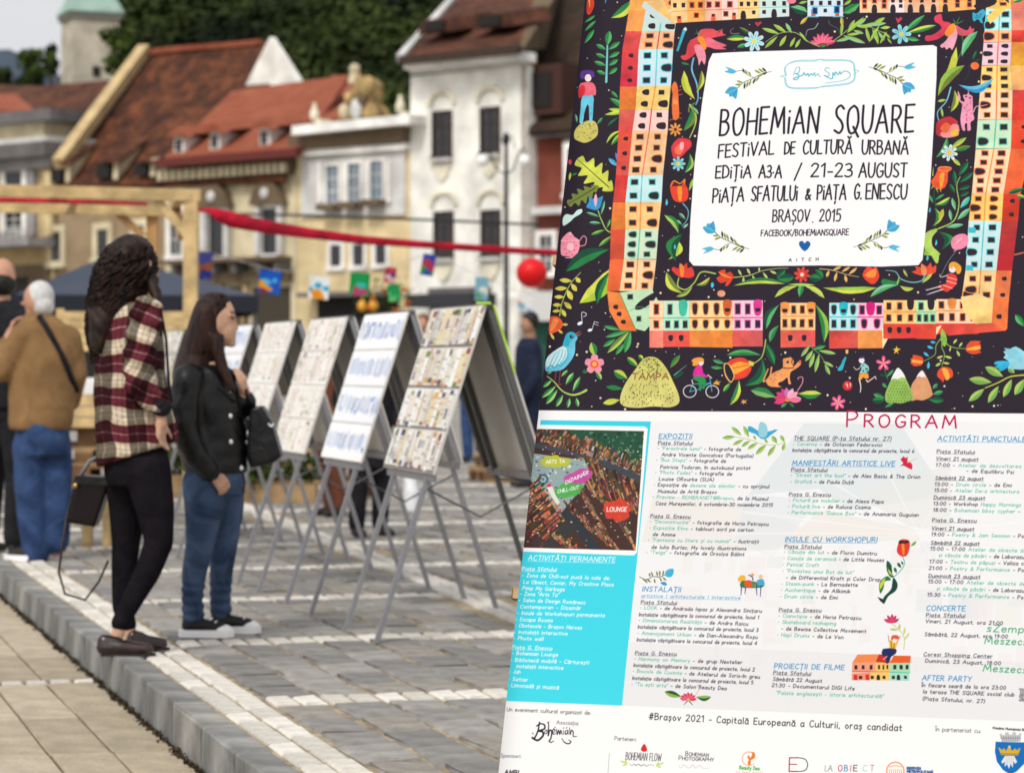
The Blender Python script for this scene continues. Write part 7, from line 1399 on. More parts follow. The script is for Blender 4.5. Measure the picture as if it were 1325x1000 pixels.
for i, (x, y, w, hh, st_) in enumerate(PAINT):
    Y = 22.3 + (x-263)*.006; cv = Canvas(28, 30, PC[st_][0]); cv.sc = 1; rs = random.Random(i)
    for k in range(9): cv.ell(rs.uniform(2,26), 4 + 26*k/9, rs.uniform(3,9), rs.uniform(2,5), PC[st_][min(len(PC[st_])-1, int(k/9*len(PC[st_])+rs.uniform(-.3,.5)))])
    W_, H_ = w/FPX*Y, hh/FPX*Y; V = [(-W_/2,0,-H_/2), (W_/2,0,-H_/2), (W_/2,0,H_/2), (-W_/2,0,H_/2), (-W_/2,.015,-H_/2), (W_/2,.015,-H_/2), (W_/2,.015,H_/2), (-W_/2,.015,H_/2)]
    me = bpy.data.meshes.new("hanging_painting"); me.from_pydata(V, [], [(0,1,2,3),(4,7,6,5),(0,4,5,1),(1,5,6,2),(2,6,7,3),(3,7,4,0)]); uvl = me.uv_layers.new(name="UVMap"); tab = [(0,0),(1,0),(1,1),(0,1)]*2
    for l in me.loops: uvl.data[l.index].uv = tab[l.vertex_index]
    o = link_mesh("hanging_painting", me, print_mat("painting_print", cv.image("painting"), .6, .9)); o.location = at(x, y, Y); o.rotation_euler = (R(4), R(rs.uniform(-8, 8) + (12 if st_ == 'mix' else 0)), R(rs.uniform(-12, 12))); tag(o, PL[st_], "painting", "small paintings hung on a string across the square")
    if st_ != 'green2': sp.append(at(x, y - hh/2, Y))
pts = [at(250, 322, 22.1)]
for q in sp: pts.append(q + Vector((0, .02, .01)))
pts.append(at(745, 372, 25.3)); o = MB().tube(pts, .003, 5).build("painting_string", mat("white_string", (.6,.58,.55), .8)); tag(o, "thin string carrying the small paintings from the pergola to the poster", "string")
M_lant = mat("red_lantern_paper", (.7, .005, .008), .45, .12, 3)
l = at(688, 353, 22); le = empty("red_lantern", l, "round red paper lantern hanging beside the poster", "lantern")
MB().ball((0,0,0), .132, .132, .126, 24, 16).build("lantern_body", M_lant, le, True)
mb = MB()
for k in range(7): z = -.1 + k*.033; r0 = math.sqrt(max(0, 1-(z/.128)**2))*.1335; mb.tube([(r0*math.cos(a), r0*math.sin(a), z) for a in np.linspace(0, 2*math.pi, 25)], .0012, 4, False)
mb.build("lantern_rib", mat("dark_red_rib", (.35,.005,.008), .6), le); MB().tube([(0,0,.12), (0,.1,.3)], .002, 5).build("hanging_wire", M_dframe, le)
lp = at(655, 545, 62); lp.z = 0; e = empty("street_lamp", lp, "dark cast iron street lamp with two white globes in front of the white house", "street lamp"); M_iron = mat("dark_iron", (.03,.03,.035), .5, metal=.4)
H = at(655, 180, 62).z; MB().tube([(0,0,0), (0,0,.3), (0,0,.9), (0,0,1.2), (0,0,H)], [.16,.14,.1,.07,.045], 10).ball((0,0,H), .09, .09, .16).build("post", M_iron, e)
for sx, gx in ((-1, 624), (1, 679)):
    g = at(gx, 208, 62) - lp; MB().tube([(0,0,g.z-.35), (g.x*.4,0,g.z-.2), (g.x*.75,0,g.z+.25), (g.x,0,g.z+.3), (g.x,0,g.z+.14)], .022, 6).tube([(0,0,g.z+.3), (g.x*.3,0,g.z+.6), (g.x*.5,0,g.z+.3)], .015, 6).build("arm", M_iron, e); MB().ball((g.x, 0, g.z), .14, .14, .15, 16, 12).build("globe", mat("white_lamp_glass", (.85,.85,.83), .2), e, True)
pts = [at(x, y, 40) for x, y in [(300,277), (400,279), (560,285), (700,291), (800,294)]]; o = MB().tube(pts, .022, 6).build("overhead_cable", mat("black_cable", (.015,.015,.015), .7)); tag(o, "black overhead cable crossing in front of the yellow and white houses", "cable")
# green kiosk behind the poster edge
b = at(730, 500, 46); b.z = 0; e = empty("green_kiosk", b, "dark green kiosk with white roof beside the poster edge", "kiosk"); M_kg = mat("kiosk_green", (.02,.1,.07), .6, .15, 2)
MB().box(-.55, 1.6, 0, 1.8, 0, 2.0).build("wall", M_kg, e); MB().box(-.7, 1.7, -.35, 1.9, 2.0, 2.5).build("roof", mat("kiosk_white", (.6,.6,.58), .6), e); MB().box(-.3, 1.2, -.05, -.002, 1.0, 1.7).build("hatch", M_dk, e)
# ------------------------------------------------------------------ people
def fused(name, mb, m, parent, voxel=.012, smooth=4, label=None):
    me = bpy.data.meshes.new(name); me.from_pydata([tuple(v) for v in mb.v], [], mb.f)
    bm = bmesh.new(); bm.from_mesh(me); bmesh.ops.recalc_face_normals(bm, faces=bm.faces); bm.to_mesh(me); bm.free()
    tmp = bpy.data.objects.new("tmp", me); COL.objects.link(tmp)
    r = tmp.modifiers.new("r", 'REMESH'); r.mode = 'VOXEL'; r.voxel_size = voxel
    s = tmp.modifiers.new("s", 'SMOOTH'); s.factor = .5; s.iterations = smooth
    dg = bpy.context.evaluated_depsgraph_get(); out = bpy.data.meshes.new_from_object(tmp.evaluated_get(dg)); out.name = name
    bpy.data.objects.remove(tmp); bpy.data.meshes.remove(me); out.materials.clear()
    o = link_mesh(name, out, m, parent, True)
    if label: o["label"] = label
    return o
def cap(mb, pts, rad, n=12):
    pts = [Vector(p) for p in pts]; rad = rad if isinstance(rad, (list, tuple)) else [rad]*len(pts)
    for i in range(len(pts)-1):
        mb.tube([pts[i], pts[i+1]], [rad[i], rad[i+1]], n)
    for p, r in zip(pts, rad): mb.ball(p, r*.995, n=n, m=8)
    return mb
def hand(mb, wr, d, side, nrm, L=.17, curl=.5, thumb=1):
    """wr wrist point, d direction of fingers, side across the palm, nrm direction the fingers curl to"""
    wr = Vector(wr); d = Vector(d).normalized(); side = Vector(side).normalized(); nrm = Vector(nrm).normalized(); k = L/.17
    cap(mb, [wr, wr + d*.03*k], [.024*k, .03*k])
    for q in (-.022, 0, .022): cap(mb, [wr + d*.02*k + side*q*k*.8, wr + d*.085*k + side*q*k*1.15], [.016*k, .0145*k])
    for i, (off, ln) in enumerate([(-.031, .058), (-.0105, .072), (.0105, .078), (.031, .07)]):
        p0 = wr + d*.082*k + side*off*k; c1 = curl*.6; c2 = curl*1.3; c3 = curl*2.0
        p1 = p0 + (d*math.cos(c1) + nrm*math.sin(c1))*ln*.45*k; p2 = p1 + (d*math.cos(c2) + nrm*math.sin(c2))*ln*.32*k; p3 = p2 + (d*math.cos(c3) + nrm*math.sin(c3))*ln*.24*k
        cap(mb, [p0, p1, p2, p3], [.0098*k, .0088*k, .008*k, .007*k], 8)
    s = side*thumb; cap(mb, [wr + d*.022*k + s*.024*k, wr + d*.05*k + s*.044*k + nrm*.008*k, wr + d*.078*k + s*.05*k + nrm*.02*k, wr + d*.098*k + s*.046*k + nrm*.03*k], [.0135*k, .011*k, .0098*k, .0085*k], 8)
SKIN = mat("skin", (.56, .33, .22), .5, .08, 20, spec=.3); SKIN2 = mat("ruddy_skin", (.5, .26, .17), .55, .1, 14); SKIN3 = mat("tanned_skin", (.4,.22,.14), .55, .08, 14)
def hair_mat(name, c1, c2, sc=(40, 40, 6)):
    if name in MATS: return MATS[name]
    m = bpy.data.materials.new(name); m.use_nodes = True; n = m.node_tree; p = n.nodes["Principled BSDF"]; p.inputs["Roughness"].default_value = .5; p.inputs["Specular IOR Level"].default_value = .25
    tc = n.nodes.new("ShaderNodeTexCoord"); mp = n.nodes.new("ShaderNodeMapping"); mp.inputs["Scale"].default_value = sc; n.links.new(tc.outputs["Object"], mp.inputs[0])
    nz = n.nodes.new("ShaderNodeTexNoise"); nz.inputs["Scale"].default_value = 1; nz.inputs["Detail"].default_value = 6; nz.inputs["Roughness"].default_value = .7; n.links.new(mp.outputs[0], nz.inputs["Vector"])
    cr = n.nodes.new("ShaderNodeValToRGB"); cr.color_ramp.elements[0].position = .38; cr.color_ramp.elements[1].position = .7; cr.color_ramp.elements[0].color = (*c1, 1); cr.color_ramp.elements[1].color = (*c2, 1); n.links.new(nz.outputs[0], cr.inputs[0]); n.links.new(cr.outputs[0], p.inputs["Base Color"])
    bp = n.nodes.new("ShaderNodeBump"); bp.inputs["Strength"].default_value = .7; bp.inputs["Distance"].default_value = .01; n.links.new(nz.outputs[0], bp.inputs["Height"]); n.links.new(bp.outputs[0], p.inputs["Normal"]); MATS[name] = m; return m
H_dark = hair_mat("dark_curly_hair", (.006,.003,.002), (.04,.017,.01), (30, 30, 14)); H_brown = hair_mat("long_brown_hair", (.006,.0025,.002), (.05,.017,.009), (60, 60, 5)); H_white = hair_mat("white_hair", (.5,.49,.47), (.75,.74,.73), (60, 60, 20)); H_black = hair_mat("black_hair", (.008,.007,.007), (.03,.025,.022))
def fabric(name, c, rough=.85, wr=.5, sc=9, c2=None, spec=.2, dist=.03):
    if name in MATS: return MATS[name]
    m = bpy.data.materials.new(name); m.use_nodes = True; n = m.node_tree; p = n.nodes["Principled BSDF"]; p.inputs["Roughness"].default_value = rough; p.inputs["Specular IOR Level"].default_value = spec
    tc = n.nodes.new("ShaderNodeTexCoord"); nz = n.nodes.new("ShaderNodeTexNoise"); nz.inputs["Scale"].default_value = sc; nz.inputs["Detail"].default_value = 3; nz.inputs["Distortion"].default_value = 1.2; n.links.new(tc.outputs["Object"], nz.inputs["Vector"])
    cr = n.nodes.new("ShaderNodeValToRGB"); cr.color_ramp.elements[0].position = .3; cr.color_ramp.elements[1].position = .72; c2 = c2 or tuple(v*1.5 for v in c); cr.color_ramp.elements[0].color = (*c, 1); cr.color_ramp.elements[1].color = (*c2, 1); n.links.new(nz.outputs[0], cr.inputs[0]); n.links.new(cr.outputs[0], p.inputs["Base Color"])
    bp = n.nodes.new("ShaderNodeBump"); bp.inputs["Strength"].default_value = wr; bp.inputs["Distance"].default_value = dist; n.links.new(nz.outputs[0], bp.inputs["Height"]); n.links.new(bp.outputs[0], p.inputs["Normal"]); MATS[name] = m; return m
M_jean = fabric("blue_denim", (.015,.035,.1), c2=(.04,.08,.19), sc=7); M_jean2 = fabric("worn_blue_denim", (.012,.027,.064), c2=(.085,.135,.235), sc=5); M_legg = fabric("black_leggings", (.008,.007,.009), .9, .25, 12, (.014,.012,.016), .03); M_leather = fabric("black_leather", (.003,.003,.004), .38, .5, 9, (.008,.008,.009), .35, .02); M_tanj = fabric("tan_jacket_cloth", (.175,.1,.042), .9, .35, 6, (.27,.155,.068)); M_blackc = fabric("black_cloth", (.008,.008,.01), .9, .5, 8, (.018,.018,.022)); M_navyc = fabric("navy_cloth", (.01,.014,.035), .9, .5, 8, (.022,.03,.06)); M_browncoat = fabric("rust_brown_cloth", (.1,.035,.02), .9, .5, 8)
M_bshoe = mat("dark_maroon_leather", (.022,.008,.008), .3, .5, 8, spec=.6); M_rubber = mat("white_rubber", (.88,.87,.87), .5); M_canvas = mat("black_shoe_canvas", (.008,.008,.009), .5, .3, 20); M_btn = mat("silver_button", (.85,.85,.85), .25, metal=.3); M_shoe2 = mat("dark_shoe", (.02,.018,.016), .5)
# checked flannel: woven bands computed from the cloth's own position on the body
def plaid_mat(name, ang=0.0, tilt=0.0):
    m = bpy.data.materials.new(name); m.use_nodes = True; n = m.node_tree; p = n.nodes["Principled BSDF"]; p.inputs["Roughness"].default_value = .9; p.inputs["Specular IOR Level"].default_value = .1
    tc = n.nodes.new("ShaderNodeTexCoord"); wob = n.nodes.new("ShaderNodeTexNoise"); wob.inputs["Scale"].default_value = 5; wob.inputs["Detail"].default_value = 2; n.links.new(tc.outputs["Object"], wob.inputs["Vector"])
    vm = n.nodes.new("ShaderNodeVectorMath"); vm.operation = 'MULTIPLY_ADD'; vm.inputs[1].default_value = (.07,.07,.07); n.links.new(wob.outputs["Color"], vm.inputs[0]); n.links.new(tc.outputs["Object"], vm.inputs[2])
    mp = n.nodes.new("ShaderNodeMapping"); mp.inputs["Rotation"].default_value = (0, tilt, ang); n.links.new(vm.outputs[0], mp.inputs[0]); sx = n.nodes.new("ShaderNodeSeparateXYZ"); n.links.new(mp.outputs[0], sx.inputs[0])
    def M_(op, a, b=None):
        q = n.nodes.new("ShaderNodeMath"); q.operation = op
        for i, v in enumerate((a, b)):
            if v is None: continue
            if isinstance(v, (int, float)): q.inputs[i].default_value = v
            else: n.links.new(v, q.inputs[i])
        return q.outputs[0]
    def ramp(src, per, off, stops):
        f = M_('FRACT', M_('DIVIDE', M_('ADD', src, off), per)); cr = n.nodes.new("ShaderNodeValToRGB"); cr.color_ramp.interpolation = 'CONSTANT'
        E_ = cr.color_ramp.elements; C4 = lambda v: (*v, 1) if isinstance(v, tuple) else (v, v, v, 1)
        E_[0].position = 0; E_[0].color = C4(stops[0][1]); E_[1].position = stops[-1][0]; E_[1].color = C4(stops[-1][1])
        for ps_, v in stops[1:-1]: E_.new(ps_).color = C4(v)
        n.links.new(f, cr.inputs[0]); return cr.outputs[0]
    CRM, MAR, BLK, WHT = (.56,.45,.32), (.115,.022,.032), (.02,.014,.012), (.72,.64,.54)
    st = [(0, CRM), (.13, WHT), (.17, CRM), (.27, WHT), (.31, CRM), (.43, MAR), (.7, (.42,.2,.2)), (.73, MAR)]; sv = [(0, 1.0), (.12, .6), (.16, 1.0), (.3, .6), (.34, 1.0), (.46, .2), (.7, .55), (.73, .2)]
    hx = M_('ADD', sx.outputs[0], M_('MULTIPLY', sx.outputs[1], .35))
    a = ramp(sx.outputs[2], .143, .02, st); b = ramp(hx, .13, .035, sv)
    mx = n.nodes.new("ShaderNodeMixRGB"); mx.blend_type = 'MULTIPLY'; mx.inputs[0].default_value = .95; n.links.new(a, mx.inputs[1]); n.links.new(b, mx.inputs[2])
    n.links.new(mx.outputs[0], p.inputs["Base Color"])
    nz = n.nodes.new("ShaderNodeTexNoise"); nz.inputs["Scale"].default_value = 9; nz.inputs["Distortion"].default_value = 1; n.links.new(tc.outputs["Object"], nz.inputs["Vector"]); bp = n.nodes.new("ShaderNodeBump"); bp.inputs["Strength"].default_value = .8; bp.inputs["Distance"].default_value = .04; n.links.new(nz.outputs[0], bp.inputs["Height"]); n.links.new(bp.outputs[0], p.inputs["Normal"]); return m
class Fig:
    def __init__(s, px, py, label, group=None, z=0):
        b = gp(px, py, z); s.b = b; s.Y = b.y; s.s = FPX / s.Y; s.e = empty("person", b, label, "person", group)
    def J(s, px, py, dy=0.0): return at(px, py, s.Y + dy) - s.b
    def C(s, tab):
        """sections (py, pxleft, pxright, depth radius, dy[, tilt]) -> loft list"""
        out = []
        for q in tab:
            py, l, r_, dr = q[:4]; dy = q[4] if len(q) > 4 else 0; tx = q[5] if len(q) > 5 else 0; A = s.J(l, py, dy); B = s.J(r_, py, dy)
            out.append(((A.x+B.x)/2, dy, A.z, (B.x-A.x)/2, dr, 0, tx, 0))
        return out
def shoe(mb, heel, toe, w=.042, h=.05):
    heel = Vector(heel); toe = Vector(toe); d = toe - heel; L_ = d.length; n_ = d.normalized(); heel = heel.copy()
    cap(mb, [heel + n_*w + Vector((0,0,w*.85)), heel + n_*L_*.42 + Vector((0,0,w*.8)), heel + n_*(L_-w*.9) + Vector((0,0,w*.62))], [w*.85, w*.86, w*.62]); cap(mb, [heel + n_*w*.95 + Vector((0,0,h*1.1)), heel + n_*L_*.35 + Vector((0,0,h))], [w*.7, w*.62]); return mb
def clampz(o, z=0.002):
    me = o.data
    for v in me.vertices:
        if v.co.z < z: v.co.z = z
# ---- woman in the checked flannel shirt
f = Fig(165, 845, "curly haired woman in maroon checked shirt and black leggings, standing on the kerb"); J = f.J; e = f.e
mb = MB(); mb.ball(J(171, 342), .08, .082, .098, 18, 14); cap(mb, [J(174, 360), J(176, 388)], [.055, .06]); mb.ball(J(205, 346, -.01), .012, .014, .016); mb.ball(J(193, 342, -.082), .012, .006, .026)
mb.loft(f.C([(392,160,196,.1), (420,146,206,.1), (480,142,205,.09), (530,148,200,.085), (585,146,212,.1), (605,150,208,.08)]), 16)
cap(mb, [J(190,402,-.12), J(184,492,-.16), J(206,524,-.13), J(208,542,-.13)], [.05,.035,.026,.022]); hand(mb, J(208,540,-.13), (.0,.1,-1), (.3,1,0), (.9,.3,0), .15, .35, 1)
cap(mb, [J(168,402,.1), J(172,490,.14), J(196,540,.14)], [.045,.035,.026]); hand(mb, J(196,542,.14), (.1,-.1,-1), (0,1,.3), (.9,0,0), .15, .5, -1)
cap(mb, [J(188,600,-.05), J(204,697,-.06), J(156,802,-.06), J(150,832,-.06)], [.06,.03,.026,.028]); cap(mb, [J(166,600,.06), J(163,702,.09), J(158,785,.09), J(166,808,.1), J(170,828,.1)], [.06,.03,.026,.028,.028])
fused("body", mb, SKIN, e, .008, 3)
mb = MB(); mb.loft(f.C([(572,150,214,.1), (592,138,218,.135), (612,138,219,.135), (628,140,216,.12)]), 20)
cap(mb, [J(190,606,-.05), J(200,655,-.06), J(206,700,-.06), J(192,738,-.06), J(168,782,-.06), J(155,806,-.06)], [.1,.082,.06,.054,.043,.037], 14); cap(mb, [J(165,606,.06), J(165,655,.08), J(163,702,.09), J(160,742,.09), J(158,785,.09), J(166,808,.1)], [.1,.08,.06,.052,.042,.036], 14)
fused("leggings", mb, M_legg, e, .009, 4)
mb = MB(); mb.loft(f.C([(384,166,192,.07), (392,154,203,.11), (410,143,208,.14), (440,131,212,.15), (480,122,214,.15), (520,121,220,.15), (556,123,226,.15, 0, .18), (588,126,231,.155, 0, .33)]), 28)
mb.ball(J(188,404,-.09), .06)
sh = fused("checked_shirt", mb, plaid_mat("maroon_check_flannel"), e, .011, 3)
# pleats and folds of the loose shirt
for v in sh.data.vertices:
    c = v.co; a = math.atan2(c.y, c.x - J(175,500).x); amt = max(0, (J(0,440).z - c.z)) * .06; k = 1 + amt * math.sin(a*9 + c.z*7) + .012*math.sin(c.z*42 + a*4); cx = J(175,500).x; v.co.x = cx + (c.x-cx)*k; v.co.y = c.y * k
mb = MB(); cap(mb, [J(190,403,-.12), J(186,430,-.15), J(181,465,-.165), J(181,496,-.165), J(197,515,-.15), J(207,522,-.14)], [.066,.07,.068,.064,.052,.044], 14)
sv_ = fused("sleeve", mb, plaid_mat("sleeve_check_flannel", .3, -.38), sh, .009, 2)
for v in sv_.data.vertices: c = v.co; v.co.y += .010*math.sin(c.z*70 + c.x*30); v.co.x += .006*math.sin(c.z*85)
cap_ = MB(); cap(cap_, [J(205,522,-.14), J(209,526,-.138)], [.046,.043], 14); cap_.build("cuff", M_blackc, sh, True)
mb = MB(); mb.tube([J(208,402,-.12), J(215,440,-.13), J(218,490,-.14), J(222,520,-.1)], .006, 6).build("front_edge_shadow" if False else "shirt_placket", M_blackc, sh)  # black strap running down the front edge of the shirt
mb = MB(); mb.loft(f.C([(303,163,176,.045), (308,152,188,.08), (317,141,198,.1), (334,132,201,.102), (350,125,201,.106), (368,120,197,.106), (388,116,182,.1,-.01), (408,114,163,.082,-.03), (428,115,150,.065,-.05), (446,118,141,.042,-.07), (458,122,133,.018,-.08)]), 24); cap(mb, [J(194,360,-.05), J(203,382,-.08), J(199,398,-.1)], [.03,.025,.012])
hr = fused("curly_hair", mb, H_dark, e, .01, 2)
for v in hr.data.vertices: c = v.co; a = math.atan2(c.y, c.x - J(150,0).x); k = .004*math.sin(c.z*55 + a*5) + .003*math.sin(c.z*110 + a*13); n_ = Vector((c.x - J(155,0).x, c.y, 0)); n_ = n_.normalized() if n_.length > .01 else n_; v.co += n_*k
rs = random.Random(9); mb = MB()
for k in range(700):
    a = rs.uniform(0, 2*math.pi); py0 = rs.uniform(312, 436); T_ = np.array([(304,169,8),(318,168,28),(348,163,40),(388,149,35),(428,132,19),(460,127,7)], float); pts = []; ln = rs.uniform(25, 75); ph = rs.uniform(0, 6)
    for j in range(9):
        py = min(470, py0 + ln*j/8); cx = np.interp(py, T_[:,0], T_[:,1]); rx = np.interp(py, T_[:,0], T_[:,2]) * 1.0; dyr = rx/f.s*.85 + .02
        P = J(cx + rx*math.cos(a), py, dyr*math.sin(a)); pts.append(P + Vector((.013*math.sin(ph + j*1.9), .013*math.cos(ph + j*1.9), 0)))
    q = rs.uniform(.22, .55); mb.tube(pts, [w*q for w in (.004,.008,.01,.01,.01,.009,.008,.006,.002)], 4)
mb.build("hair_curls", H_dark, hr, True)["kind"] = "stuff"
for hl, to in (((J(122,842,-.1)), J(203,851,-.09)), ((J(160,836,.08)), J(221,838,.13))):
    hl.z = 0; to.z = 0; mb = MB(); shoe(mb, hl, to, .042, .055); o = fused("shoe", mb, M_bshoe, e, .007, 3); clampz(o, .004)
    mb = MB(); d = (to-hl).normalized(); sd = Vector((-d.y, d.x, 0))*.03; P = [hl+d*.028-sd*.7, hl+d*.12-sd, to-d*.05-sd, to-d*.004, to-d*.05+sd, hl+d*.12+sd, hl+d*.028+sd*.7]; mb.prism([p + Vector((0,0,0)) for p in P], (0,0,.012)); mb.build("sole", M_shoe2, o)
# handbag hanging behind her
b = J(112, 648, .1) + f.b; hb = empty("handbag", b, "glossy black handbag with loose straps hanging behind the woman in the checked shirt", "handbag"); JJ = lambda x, y, d=.1: J(x, y, d) + f.b - b
mb = MB().prism([JJ(98,617,.03), JJ(140,619,.03), JJ(141,624,.03), JJ(122,682,.03), JJ(84,676,.03), JJ(91,640,.03)], (0,.13,0)); fused("bag_body", mb, mat("glossy_black_bag", (.006,.002,.003), .3, spec=.3), hb, .008, 3)
MB().prism([JJ(97,615,.015), JJ(141,618,.015), JJ(141,628,.015), JJ(95,626,.015)], (0,.155,0)).build("bag_flap", M_leather, hb); MB().ball(JJ(98,628,.01), .012).build("clasp", mat("brass", (.5,.33,.12), .3, metal=.9), hb, True)
M_strap = mat("dark_strap_leather", (.03,.018,.02), .5)
MB().tube([JJ(88,660,.04), JJ(80,710,.04), JJ(76,740,.04), JJ(84,768,.04), JJ(110,776,.04), JJ(128,752,.04), JJ(140,725,.05)], .0055, 6).build("loose_strap", M_strap, hb, True); MB().tube([JJ(104,616), JJ(116,596), JJ(128,590), JJ(138,600), JJ(140,618)], .009, 6).build("handle", mat("grey_scarf_cloth", (.2,.2,.23), .8), hb, True)
MB().tube([J(209,562,-.13)+f.b-b, J(180,590,.0)+f.b-b, JJ(140,600)], .005, 6).build("carry_strap", M_strap, hb, True)
# ---- woman in the black leather jacket
f = Fig(268, 822, "woman with long straight brown hair in black leather jacket and jeans, beside the boards"); J = f.J; e = f.e
mb = MB(); mb.ball(J(277, 412), .094, .074, .112, 20, 16); mb.ball(J(291, 428), .05, .055, .068, 14, 12); mb.ball(J(298, 438), .026, .036, .026, 12, 10)
cap(mb, [J(301.5,412), J(303.5,418), J(305.5,424)], [.008,.010,.0125], 8); mb.ball(J(302.5,433.5), .011, .022, .008); mb.ball(J(301.5,437.5), .011, .02, .008); mb.ball(J(299.5,445), .02, .026, .016)
cap(mb, [J(278,430), J(272,470)], [.05,.055]); mb.ball(J(299.5,408), .012, .06, .012)
mb.loft(f.C([(468,240,292,.08), (490,234,298,.1), (540,238,300,.1), (600,240,308,.1), (620,244,310,.09)]), 16)
cap(mb, [J(246,487,-.12), J(242,560,-.14), J(272,608,-.13)], [.045,.038,.028]); hand(mb, J(274,609,-.13), (.62,-.05,-.75), (.6,.5,.55), (-.35,.7,-.3), .15, .9, 1)
cap(mb, [J(286,487,.12), J(306,545,.14), J(316,512,.0)], [.045,.036,.026]); hand(mb, J(316,512,.0), (.0,-.2,1), (0,1,.2), (-1,0,.2), .15, .9, -1)
cap(mb, [J(265,620,-.06), J(259,703,-.08), J(250,800,-.06)], [.07,.035,.025]); cap(mb, [J(290,620,.07), J(290,703,.08), J(286,790,.1)], [.07,.035,.025])
bd = fused("body", mb, SKIN, e, .0065, 2)
mb = MB(); mb.ball(J(302,411.5,-.042), .006, .012, .006).ball(J(303.5,411.5,.02), .006, .012, .006); mb.build("eyes", mat("dark_eye", (.015,.01,.008), .2), bd, True); mb = MB(); mb.tube([J(297.5,404.5,-.062), J(302,403.5,-.04), J(304,405,-.015)], .003, 5); mb.build("eyebrow", H_black, bd); MB().tube([J(299.5,435.3,-.028), J(304,435.6,-.01), J(304,435.6,.01)], .0035, 5).build("lips", mat("lips", (.4,.12,.1), .5), bd)
mb = MB(); mb.loft(f.C([(378,268,288,.03), (382,261,297,.055), (392,253,298,.082), (402,249,291,.092), (416,245,288,.096), (440,238,287,.1), (460,231,286,.1), (478,225,276,.095,-.02), (488,222,250,.06,-.06), (494,223,236,.03,-.08)]), 24)
mb.loft(f.C([(432,272,290,.045,-.07), (455,274,291,.035,-.09), (475,279,296,.024,-.105), (492,288,302,.016,-.12), (508,296,308,.008,-.13)]), 14)
hr = fused("straight_hair", mb, H_brown, e, .009, 3)
mb = MB(); rs = random.Random(4)
for k in range(300):
    a = rs.uniform(2.0, 5.6); T_ = np.array([(380,280,12),(392,276,22),(416,267,21.5),(440,262.5,24.5),(460,258.5,27.5),(480,248,24),(494,232,9)], float); pts = []; py0 = rs.uniform(381, 400); ln = rs.uniform(80, 112); w_ = rs.uniform(-.3, .3)
    for j in range(7): py = py0 + ln*j/6; py = min(py, 496); cx = np.interp(py, T_[:,0], T_[:,1]); rx = np.interp(py, T_[:,0], T_[:,2]); aa = a + w_*j/6; pts.append(J(cx + rx*math.cos(aa), py, (rx/f.s*.9+.015)*math.sin(aa)))
    mb.tube(pts, [.002,.003,.0035,.0035,.003,.003,.001], 4)
mb.build("hair_strands", H_brown, hr, True)["kind"] = "stuff"
mb = MB(); mb.loft(f.C([(470,248,288,.075), (478,236,298,.115), (492,226,306,.14), (520,224,313,.15), (550,228,318,.145), (580,229,321,.15), (606,236,321,.145), (612,238,320,.135)]), 26)
cap(mb, [J(244,490,-.13), J(238,520,-.155), J(238,556,-.16), J(254,590,-.155), J(272,610,-.14)], [.068,.066,.062,.055,.046], 14); cap(mb, [J(288,490,.12), J(312,545,.14), J(318,518,.02)], [.062,.055,.045], 12)
jk = fused("leather_jacket", mb, M_leather, e, .01, 2)
for v in jk.data.vertices: c = v.co; k = .004*math.sin(c.z*32 + c.x*30 + c.y*20) + .002*math.sin(c.z*70 - c.x*30); v.co.y += k; v.co.x += k*.6
for (x, y) in [(297,478), (299,505), (300,538), (301,571), (318,541), (318.5,573), (313,605), (310,489)]:
    P = J(x, y, -.04); hit = jk.ray_cast(Vector((P.x, -1, P.z)), Vector((0, 1, 0)))
    if hit[0]: MB().ball(hit[1], .0105, .006, .0105, 10, 8).build("button", M_btn, jk, True)
for pts in ([(292,468), (300,485), (309,510), (314,540)], [(284,470), (288,500), (306,520)]):
    Q = []
    for (x, y) in pts:
        P = J(x, y); hit = jk.ray_cast(Vector((P.x, -1, P.z)), Vector((0, 1, 0)))
        if hit[0]: Q.append(hit[1] + Vector((0, -.006, 0)))
    if len(Q) > 1: MB().tube(Q, .007, 6).build("lapel_edge", M_leather, jk, True)
MB().tube([J(313,610,-.15), J(316,625,-.16), J(316,638,-.15), J(312,630,-.15)], .004, 5).build("belt_end", M_leather, jk)
mb = MB(); mb.loft(f.C([(600,240,314,.13), (620,238,318,.135), (640,240,317,.12)]), 20)
cap(mb, [J(265,624,-.05), J(264,660,-.07), J(259,702,-.09), J(251,742,-.06), J(249,775,-.06), J(250,794,-.06)], [.1,.086,.064,.055,.047,.05], 14); cap(mb, [J(291,624,.07), J(292,660,.08), J(290,702,.07), J(286,742,.09), J(285,778,.1), J(286,788,.1)], [.09,.08,.062,.052,.046,.05], 14)
jn = fused("jeans", mb, M_jean2, e, .009, 3)
zk = J(0,785).z
for v in jn.data.vertices:
    c = v.co
    if c.z < zk + .12: k = .006*math.sin((c.z-zk)*150 + c.x*12); v.co.x += k*(1 if c.x < 0 else -1)*.5; v.co.y += k
